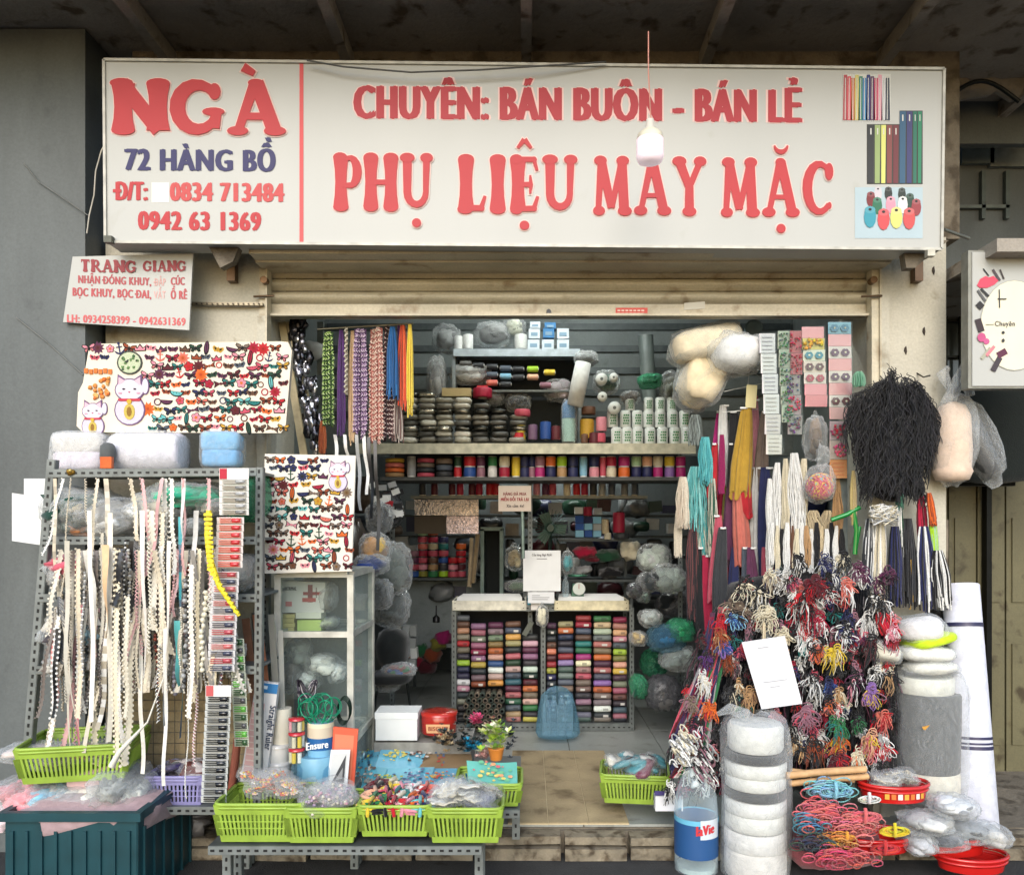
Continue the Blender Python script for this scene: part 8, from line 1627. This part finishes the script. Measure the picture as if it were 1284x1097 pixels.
KN_ = [(925, 760, 30, ['taupe', 'black', 'cream'], 'large beige and black zigzag'), (948, 745, 26, ['cream', 'white'], 'cream knotted'), (962, 765, 26, ['cream', 'black'], 'cream and black speckled'), (905, 775, 20, ['red', 'crimson'], 'bright red'), (920, 778, 18, ['blue', 'skyblue'], 'bright blue'), (900, 795, 18, ['rust', 'tan'], 'rust and tan'), (985, 722, 22, ['white', 'black'], 'white and black'), (1000, 750, 28, ['red', 'black', 'white'], 'red, black and white'), (1012, 730, 24, ['maroon', 'red'], 'dark red'), (1020, 775, 28, ['crimson', 'white'], 'crimson and white spotted'), (1038, 745, 26, ['white', 'navy', 'red'], 'red, white and navy twisted'), (1060, 735, 22, ['salmon', 'red', 'white'], 'salmon red'), (1075, 715, 22, ['plum', 'white'], 'plum and white striped'), (1095, 750, 24, ['white', 'black'], 'white and black rope'), (1105, 722, 20, ['plum', 'black'], 'dark plum'), (1085, 775, 24, ['white', 'silver'], 'white silvery'), (1055, 790, 22, ['navy', 'white'], 'navy and white'), (1000, 700, 18, ['black', 'white'], 'black and white top'), (1030, 705, 20, ['navy', 'silver'], 'navy and silver'), (1050, 700, 18, ['cream', 'black'], 'cream and black top'),
 (978, 795, 18, ['cream', 'beige'], 'pale beige'), (1000, 800, 20, ['white', 'teal'], 'white and teal'), (1020, 810, 22, ['salmon', 'orange'], 'coral orange'), (1040, 815, 18, ['yellow', 'cream'], 'pale yellow'), (1065, 810, 20, ['rose', 'white'], 'rose and white'), (1085, 805, 22, ['maroon', 'black'], 'maroon and black'), (905, 812, 16, ['blue', 'violet'], 'violet blue'), (912, 825, 16, ['rust', 'brown'], 'brown'), (885, 822, 16, ['purple', 'plum'], 'purple'), (880, 850, 16, ['white', 'cream'], 'small white'), (888, 880, 20, ['orange', 'red'], 'orange red'), (872, 910, 20, ['plum', 'rose', 'white'], 'plum and pink'), (862, 880, 16, ['taupe', 'mauve'], 'mauve'), (915, 870, 20, ['charcoal', 'cream'], 'charcoal and cream'), (930, 885, 16, ['green', 'teal'], 'green'), (940, 870, 18, ['tan', 'brown'], 'tan and brown'), (905, 905, 20, ['black', 'silver'], 'black and silver'), (1015, 850, 24, ['white', 'silver'], 'snowy white'), (1010, 890, 26, ['mauve', 'rose', 'charcoal'], 'mauve pink braided'), (1040, 860, 20, ['navy', 'blue'], 'navy blue'), (1035, 880, 18, ['salmon', 'orange'], 'small coral'), (1045, 905, 20, ['green', 'teal'], 'leaf green'), (1050, 925, 22, ['orange', 'yellow', 'salmon'], 'orange and yellow'), (1070, 850, 20, ['pink', 'white', 'plum'], 'pink and plum'), (1090, 860, 22, ['violet', 'mauve', 'yellow'], 'violet and yellow'), (1100, 895, 20, ['salmon', 'red'], 'coral red'), (1075, 900, 16, ['green', 'dkgreen'], 'dark green'), (1085, 925, 22, ['peach', 'yellow', 'rose'], 'peach and yellow'), (1105, 930, 18, ['red', 'white'], 'red and white'), (1020, 935, 26, ['rust', 'brown', 'rust'], 'shaggy rust brown'), (1045, 950, 20, ['maroon', 'red'], 'dark red low'), (850, 930, 20, ['rose', 'plum', 'white'], 'pink and white'), (862, 965, 22, ['white', 'cream'], 'fluffy white'), (880, 968, 20, ['white', 'silver', 'plum'], 'white and lilac'), (895, 950, 20, ['black', 'charcoal'], 'small black'), (1110, 800, 16, ['red', 'crimson'], 'red twisted'), (1115, 790, 14, ['pink', 'white'], 'pink and white edge'), (990, 910, 18, ['black', 'white'], 'black and white low'), (1000, 940, 18, ['charcoal', 'tan'], 'charcoal and tan'), (1070, 945, 18, ['cream', 'orange'], 'cream and orange'), (1095, 960, 16, ['silver', 'white'], 'silver white'), (1110, 850, 16, ['black', 'tan'], 'black and tan'), (930, 735, 18, ['black', 'cream'], 'black and cream top'), (960, 725, 18, ['cream', 'taupe'], 'cream and taupe'), (890, 760, 0, [], '')]
POSN = lambda x, y: '%s, %s' % ('near the heap top' if y < 770 else 'halfway down the heap' if y < 870 else 'low on the heap', 'towards the shop' if x < 930 else 'in its middle' if x < 1040 else 'towards the grey bolt')
for k, (x, y, s, cs, lab_) in enumerate(KN_):
    if not s: continue
    skein(x, y, -.27 - .03 * (k % 3), s * 1.0, [tuple(v * .97 for v in C_(c)) for c in cs + (['black'] if k % 3 == 1 else [cs[0]])], '%s cord skein %s' % (lab_, POSN(x, y)), k + 1, 'cord skeins on the cord heap')
r = random.Random(99); pc = [['black', 'white'], ['white', 'cream'], ['red', 'black'], ['black', 'charcoal'], ['black', 'navy'], ['charcoal', 'black'], ['black', 'black'], ['white', 'silver'], ['black', 'white'], ['plum', 'rose'], ['navy', 'white'], ['red', 'white'], ['cream', 'tan'], ['maroon', 'black'], ['charcoal', 'mauve'], ['salmon', 'pink'], ['black', 'crimson'], ['teal', 'black']]
for k in range(190):
    y = r.uniform(718, 985); xa, xb = pile_x(y); x = r.uniform(xa + 4, xb - 4); cs = pc[k % len(pc)]
    skein(x, y, -.235 - .04 * r.random(), r.uniform(10, 16), [C_(c) for c in cs], 'small %s and %s cord skein %s' % (nice(cs[0]), nice(cs[1]), POSN(x, y)), 300 + k, 'small %s and %s skeins in the cord heap' % (nice(cs[0]), nice(cs[1])))
# long cords on the side facing the shop
for k in range(26):
    x0 = 890 + r.uniform(0, 20); y0 = 760 + r.uniform(0, 60); x1 = 838 + r.uniform(0, 36); y1 = y0 + r.uniform(120, 200); c = r.choice(['white', 'rose', 'plum', 'maroon', 'silver', 'navy', 'cream', 'green', 'crimson'])
    b = MB()
    for q in range(4): b.tube([W(x0 + (x1 - x0) * t ** 1.2 + q * 1.5 + 2 * math.sin(t * 7 + k), min(975, y0 + (y1 - y0) * t), -.30 + .01 * math.sin(t * 5 + q)) for t in np.linspace(0, 1, 9)], .003, C_(c), 4, False)
    solo('cord_bundle', b, 'yarn', 'long %s cords trailing down the shop side of the cord heap' % nice(c), 'cord', '%s cords trailing on the heap' % nice(c))
# price/payment card on pile
pc_ = thing('payment_card', 'white tilted payment card leaning on the knotted cord heap', 'card', W(970, 888, -.4))
P = [W(*p, -.40) for p in ((930, 805), (984, 797), (1006, 882), (955, 889))]; n = np.array([0, .004, 0])
MB().add(P + [q + n for q in P], [(0, 3, 2, 1), (4, 5, 6, 7), (0, 1, 5, 4), (1, 2, 6, 5), (2, 3, 7, 6), (3, 0, 4, 7)], lin((236, 236, 240))).build('card', 'gloss', pc_)
b = MB(); 
for (x, y, w_) in ((957, 855, 30), (966, 861, 12), (950, 812, 14)): b.quad([W(x, y, -.402), W(x + w_, y - w_ * .13, -.402), W(x + w_, y - w_ * .13 + 1, -.402), W(x, y + 1, -.402)], (170, 172, 178))
b.build('print', 'print', pc_)
hank(958, 780, 812, -.38, 5, ['beige', 'cream'], 'short cream string holding the payment card', n=8, name='string')

# ================================================================ FOREGROUND RIGHT
def water_bottle():
    Y = -.42; o = thing('water_bottle', 'five litre clear water bottle with a blue label and white tissue in its neck', 'bottle', W(873, 1100, Y + .09)); c = W(873, 1098, Y + .09); S = m(27, Y + .09)
    zb = c[2]; H = lambda y: W(0, y, Y + .09)[2] - zb
    pr = [(S * .9, 0), (S, .01), (S, H(1062)), (S * .96, H(1055)), (S, H(1040)), (S * 1.0, H(1015)), (S * .93, H(995)), (S * .75, H(978)), (S * .5, H(965)), (S * .34, H(958)), (S * .34, H(950))]
    MB().lathe(c, pr, 'white', 28, cap=False).build('body', 'bottle', o)
    MB().lathe(c, [(S * 1.01, H(1068)), (S * 1.012, H(1022))], (34, 84, 140), 28, cap=False).build('label', 'print', o); MB().lathe(c, [(S * 1.013, H(1026)), (S * 1.013, H(1020))], (110, 190, 220), 28, cap=False).build('label_edge', 'print', o)
    MB().lathe(c, [(S * .9, .01), (S * .9, H(1082))], (200, 214, 206), 20).build('contents', 'plastic', o)
    b = MB(); bt = MB(); sans(bt, 'laVie', 872, 898, 1047, 12, Y, (210, 50, 60), .16, -.12, .0)
    V = np.vstack(bt.v); X = V[:, 0] - c[0]; rad = S * 1.03; V2 = V.copy(); a = X / rad; V2[:, 0] = c[0] + rad * np.sin(a); V2[:, 1] = c[1] - rad * np.cos(a) - .0012 - (V[:, 1].max() - V[:, 1]) * -1 * 0 + (V[:, 1] - V[:, 1].min()); bt.v = [V2]; 
    pb = MB(); N = 10
    for q in range(N):
        a0, a1 = -.02 + q * .105, -.02 + (q + 1) * .105; r2 = S * 1.016; pb.add([(c[0] + r2 * math.sin(a0), c[1] - r2 * math.cos(a0), W(0, 1052, Y)[2]), (c[0] + r2 * math.sin(a1), c[1] - r2 * math.cos(a1), W(0, 1052, Y)[2]), (c[0] + r2 * math.sin(a1), c[1] - r2 * math.cos(a1), W(0, 1028, Y)[2]), (c[0] + r2 * math.sin(a0), c[1] - r2 * math.cos(a0), W(0, 1028, Y)[2])], [(0, 1, 2, 3)], lin((214, 224, 232)))
    pb.build('label_panel', 'print', o); bt.build('lettering', 'print', o)
    b = MB(); r = random.Random(3)
    for q in range(16): b.blob(c + np.array([r.uniform(-.03, .03), r.uniform(-.03, .03), H(965) - q * .006 + .02]), (.02, .02, .022), (240, 240, 236), 8, 6, .9, .3, q)
    b.build('tissue', 'fabric', o); MB().tube([c + np.array([S * .36 * math.cos(t), S * .36 * math.sin(t), H(952)]) for t in np.linspace(0, 2 * PI, 14)], .006, (230, 230, 230), 6).build('neck_ring', 'plastic', o)
water_bottle()
cr = MB(); r = random.Random(40)
for q in range(60): a = r.uniform(0, 6.28); x, y = 858 + r.gauss(0, 6), 935 + r.gauss(0, 12); cr.tube([W(x + 5 * math.cos(t + a), y + 5 * math.sin(t * 1.3 + a), -.42 + .02 * math.sin(t)) for t in np.linspace(0, 5, 8)], .0042, r.choice(['white', 'cream', 'white', 'silver']), 4, False)
solo('white_cord_bunch', cr, 'yarn', 'curly white cord bunch over the neck of the water bottle', 'cord')
cr = MB()
for q in range(60): a = r.uniform(0, 6.28); x, y = 882 + r.gauss(0, 7), 960 + r.gauss(0, 14); cr.tube([W(x + 5 * math.cos(t + a), y + 6 * math.sin(t * 1.3 + a), -.38 + .02 * math.sin(t)) for t in np.linspace(0, 5, 8)], .0036, r.choice(['white', 'silver', 'mauve', 'black']), 4, False)
solo('white_cord_bunch', cr, 'yarn', 'white and lilac cord bunch between the bottle and the elastic roll bag', 'cord')
# bag of elastic rolls
er = thing('elastic_roll_bag', 'tall clear bag of stacked white elastic rolls with grey bands', 'bag', W(948, 1097, -.45)); Y = -.38; c0 = W(947, 1096, Y); Rr = m(38, Y)
for k, (ya, yb, cl, f) in enumerate(((905, 938, (230, 230, 224), .9), (940, 950, (64, 66, 68), 1.0), (951, 968, (232, 232, 226), 1.0), (968, 984, (226, 226, 220), .98), (985, 996, (66, 68, 70), 1.0), (997, 1015, (232, 232, 228), 1.0), (1015, 1035, (228, 228, 222), .98), (1036, 1060, (232, 230, 226), 1.0), (1060, 1095, (226, 222, 216), 1.0))):
    za, zb_ = W(0, ya, Y)[2], W(0, yb, Y)[2]; c = np.array([c0[0], Y, zb_]); h = za - zb_
    MB().lathe(c, [(Rr * f * .93, 0), (Rr * f, h * .12), (Rr * f, h * .88), (Rr * f * .93, h)], cl, 26).build('roll', 'fabric', er)
b = MB(); n, prof = 40, [(1.08, 1100), (1.14, 1070), (1.12, 1000), (1.13, 940), (1.12, 915), (1.0, 900), (.7, 893), (.3, 890)]; V = []
for i, (f, y) in enumerate(prof):
    z = W(0, y, Y)[2]
    for j in range(n): a = j * 2 * PI / n; g = 1 + .03 * math.sin(7 * a + i * 1.7) + .025 * math.sin(3 * a + i); V.append((c0[0] + Rr * f * g * math.cos(a), Y + Rr * f * g * math.sin(a), z + .008 * math.sin(4 * a)))
b.add(V, [(i * n + j, i * n + (j + 1) % n, (i + 1) * n + (j + 1) % n, (i + 1) * n + j) for i in range(len(prof) - 1) for j in range(n)], (.5,) * 3, True); b.tube([W(935, 896, Y), W(915, 888, Y - .03), W(900, 895, Y - .05)], [.03, .025, .01], 'white', 8); b.build('film', 'clear', er)
# grey bolt
gb = thing('grey_fabric_bolt', 'thick grey fabric bolt with white ends wrapped in film', 'fabric bolt', W(1162, 1000, -.25)); Y = -.18; c0 = W(1159, 0, Y); Rr = m(39, Y)
for (ya, yb, cl, f) in ((846, 866, (226, 226, 214), .92), (866, 962, (88, 90, 90), 1.0), (962, 992, (226, 220, 204), .98), (992, 1004, (110, 112, 112), .98)):
    za, zb_ = W(0, ya, Y)[2], W(0, yb, Y)[2]; MB().lathe((c0[0] + (yb - 900) * .0002, Y, zb_), [(Rr * f * .96, 0), (Rr * f, .01), (Rr * f, za - zb_ - .01), (Rr * f * .96, za - zb_)], cl, 28).build('fabric', 'fabric', gb)
MB().blob((c0[0], Y, W(0, 922, Y)[2]), (Rr * 1.1, Rr * 1.1, m(86, Y)), 'white', 30, 16, .35, .03, 4, freq=6).build('film', 'clear', gb)
b = MB().prism([(-.015, 0), (.02, .008), (.0, -.014), (-.008, -.012)], W(1160, 911, Y - Rr - .02), (1, 0, 0), (0, 0, 1), .002, (206, 150, 60)); b.build('sticker', 'print', gb)
for k, (x, y, rx, rz, c, lab_, fl_) in enumerate(((1152, 788, .105, .055, (240, 236, 236), 'white lace cushion bag on top of the grey bolt', 'clear'), (1162, 802, .115, .03, (200, 230, 40), 'neon yellow folded cloth under the white cushion bag', None), (1158, 818, .12, .035, (240, 238, 230), 'upper white folded lace on the grey bolt', 'clear'), (1165, 836, .115, .03, (236, 234, 222), 'lower white dotted lace bundle on the grey bolt', 'clear'), (1102, 815, .09, .045, (232, 226, 206), 'cream cushion bag poking out towards the cord heap', 'clear'))):
    o = solo('folded_cloth', MB().blob(W(x, y, -.2 - .01 * k), (rx, .11, rz), c, 20, 10, .8, .06, k + 5, rot=rotY([-.1, -.22, 0, 0, .25][k])), 'fabric', lab_, 'cloth')
    if fl_: MB().blob(W(x, y, -.2 - .01 * k), (rx * 1.08, .12, rz * 1.25), 'white', 36, 20, .8, .04, k + 15, rot=rotY([-.1, -.22, 0, 0, .25][k])).build('film', fl_, o)
hank(1105, 768, 800, -.33, 26, ['red', 'crimson', 'red'], 'bright red cord bundle beside the cushion bag', n=40, rr=.005, name='cord_bundle', drift=14)
# tall white roll
wr = thing('white_fabric_roll', 'tall white fabric roll with navy bands leaning at the pavement edge', 'fabric roll', W(1228, 1034, -.3)); A, B = W(1228, 1042, -.3), W(1204, 732, -.12); ax = (B - A); L_ = np.linalg.norm(ax); ax /= L_
u = np.cross(ax, (0, -1, 0)); u /= np.linalg.norm(u); v = np.cross(ax, u); Rm = np.array([u, v, ax]).T
MB().lathe(A, [(.076, 0), (.084, .01), (.084, L_ * .5), (.083, L_ - .005), (.078, L_)], (226, 228, 240), 26, rot=Rm).build('fabric', 'fabric', wr)
for t, hh in ((.82, .012), (.365, .008), (.345, .006), (.325, .010)): MB().lathe(A + ax * L_ * t, [(.0855, 0), (.0855, hh * 1.6)], (50, 48, 84), 26, rot=Rm, cap=False).build('band', 'satin', wr)
MB().lathe(A + ax * (L_ + .001), [(.06, 0), (.03, -.02)], (200, 200, 210), 20, rot=Rm, cap=False).build('end_fold', 'fabric', wr)
solo('black_sack', MB().blob(W(1180, 800, -.05), (.08, .08, .14), (24, 24, 28), 14, 10, .9, .1, 3), 'satin', 'black sack squeezed between the cushions and the white roll', 'sack')
# wooden sticks
for k, (x0, y0, x1, y1, w_) in enumerate(((986, 972, 1085, 964, 9), (990, 982, 1088, 973, 8), (992, 966, 1070, 978, 7))):
    solo('wooden_stick', MB().tube([W(x0, y0, -.46 + .02 * k), W((x0 + x1) / 2, (y0 + y1) / 2 - 1, -.45 + .02 * k), W(x1, y1, -.42 + .02 * k)], [m(w_ * .5, -.45)] * 3, (214, 170, 120), 10), 'wood', '%s smooth pale wooden stick lying before the cord heap' % ('upper', 'lower', 'crossing')[k], 'stick')
# red baskets
REDB = (206, 34, 30)
def round_basket(px, py, wpx, Y, h, label, white=True):
    c = W(px, py, Y); R_ = m(wpx / 2, Y); o = thing('red_basket', label, 'basket', (c[0], Y + R_ * .7, c[2])); cc = np.array([c[0], Y + R_ * .7, c[2]]); n = 34; sy = .62
    def ringp(rr, z): return [cc + np.array([rr * math.cos(t), rr * sy * math.sin(t), z]) for t in np.linspace(0, 2 * PI, n)]
    b = MB(); b.tube(ringp(R_, h), .009, REDB, 6).tube(ringp(R_ * .98, h - .02), .007, REDB, 5); b.build('rim', 'gloss', o)
    b = MB(); V = ringp(R_ * .9, 0) + ringp(R_ * .98, h - .01); b.add(V, [(i, i + 1, i + n + 1, i + n) for i in range(n - 1)], lin(REDB), True); b.add(ringp(R_ * .9, .004)[:-1], [tuple(range(n - 1))], lin(REDB)); b.build('wall', 'gloss', o)
    if white:
        b = MB()
        for i in range(22, 29):
            t0, t1 = i * 2 * PI / (n - 1), (i + .7) * 2 * PI / (n - 1); f = .965
            b.add([cc + np.array([R_ * f * 1.01 * math.cos(t), R_ * sy * f * 1.02 * math.sin(t) - .003, z]) for t, z in ((t0, h * .3), (t1, h * .3), (t1, h * .7), (t0, h * .7))], [(0, 1, 2, 3)], lin([(236, 232, 220), (230, 170, 60), (220, 120, 50)][i % 3]))
        b.build('picture', 'print', o)
    BASKETS[label] = (o, R_ * .8, R_ * sy * .8, h); return o
round_basket(1134, 1010, 88, -.50, .07, 'round red basket of clear packets under the grey bolt'); packets('round red basket of clear packets under the grey bolt', 14, 'lace', [(226, 214, 190), (190, 180, 160), (210, 206, 200)], 'clear packet of cream trims in the red basket under the bolt', seed=31, heap=.05, zoff=-.02, sc=.8)
round_basket(1110, 1075, 96, -.55, .06, 'red basket of cord hanks at the pavement front, partly hidden', False); round_basket(1205, 1078, 100, -.55, .07, 'red basket of film bags at the pavement front by the white roll', False)
round_basket(1235, 1100, 90, -.60, .06, 'lowest red basket at the corner by the white roll', False)
for k, (x, y, rx, c, lab_) in enumerate(((1195, 1010, .10, (236, 238, 240), 'white film packet with blue print by the white roll'), (1160, 1030, .11, (190, 190, 186), 'crumpled clear bag behind the front red baskets'), (1215, 1040, .11, (120, 124, 126), 'clear bag of dark goods in the front red basket'), (1180, 1050, .10, (60, 64, 72), 'clear bag of black goods in the front red basket'), (1240, 1045, .08, (200, 196, 190), 'clear bag by the foot of the white roll'), (1150, 1055, .07, (210, 210, 214), 'silvery packet between the front red baskets'))):
    bag(x, y, -.5, rx, .1, .045, [(0, 0, 0, .85, c), (.3, -.3, .2, .4, tuple(int(v * .6) for v in c))], 'clear', lab_, 400 + k, tie=False, p=.8)
# cord tangle
tg_ = thing('cord_tangle', 'tangled heap of pink, blue and orange cord on the pavement', 'cord heap', W(1045, 1090, -.5)); r = random.Random(61)
for nm, cl, cx, cy, sx, sy, nn in (('pink_cord', (226, 110, 116), 1030, 1020, 26, 18, 90), ('pink_cord', (232, 130, 130), 1075, 1035, 26, 14, 70), ('blue_cord', (140, 196, 214), 1035, 990, 24, 8, 60), ('blue_cord', (80, 140, 170), 1015, 1030, 16, 14, 30), ('orange_cord', (226, 150, 70), 1050, 1055, 20, 8, 36), ('dark_cord', (60, 66, 76), 1020, 1060, 24, 10, 40), ('pink_cord', (214, 90, 104), 1055, 1075, 40, 12, 70)):
    b = MB()
    for q in range(nn):
        x, y = cx + r.gauss(0, sx * .5), cy + r.gauss(0, sy * .5); a = r.uniform(0, 6.28); R1 = r.uniform(4, 13); Yq = -.50 - (y - 1000) * .0012 + r.uniform(-.03, .03)
        b.tube([W(x + R1 * math.cos(t + a), y + R1 * .55 * math.sin(t * r.uniform(.95, 1.05) + a), Yq + .025 * math.sin(t + a)) for t in np.linspace(0, 6, 12)], .0032, tuple(max(0, min(255, v + r.randint(-16, 16))) for v in cl), 4, False)
    b.build(nm, 'yarn', tg_)
MB().blob(W(1045, 1060, -.36), (.2, .08, .09), (150, 84, 90), 18, 12, .8, .1, 4).build('core', 'yarn', tg_)
for k, (x, y, w_, c, lab_) in enumerate(((1048, 990, 46, (140, 200, 220), 'long pale blue cord hank lying on top of the tangle'), (1085, 1022, 44, (226, 110, 110), 'coral cord hank lying on the tangle'), (1122, 1040, 40, (226, 206, 50), 'bright yellow cord hank in the front red basket'), (1062, 1048, 24, (230, 160, 60), 'orange cord hank at the pavement front'), (1110, 1062, 40, (206, 60, 60), 'red cord hank in the front red basket'), (1090, 1000, 30, (230, 226, 226), 'white cord hank beside the round red basket'))):
    b = MB(); Y = -.56 if y > 1000 else -.5
    for q in range(16):
        f = .3 + .7 * q / 16; ph = r.uniform(0, 6); b.tube([W(x + w_ / 2 * f * math.cos(t) , y + w_ * .16 * f * math.sin(t) + q * .15, Y + .02 * math.sin(t + ph)) for t in np.linspace(0, 2 * PI, 14)], .0035, tuple(max(0, min(255, v + r.randint(-14, 14))) for v in c), 4, False)
    b.tube([W(x, y - w_ * .2, Y - .03), W(x + 1, y, Y - .05), W(x, y + w_ * .2, Y - .03)], .008, c, 6); solo('cord_hank', b, 'yarn', lab_, 'cord hank')
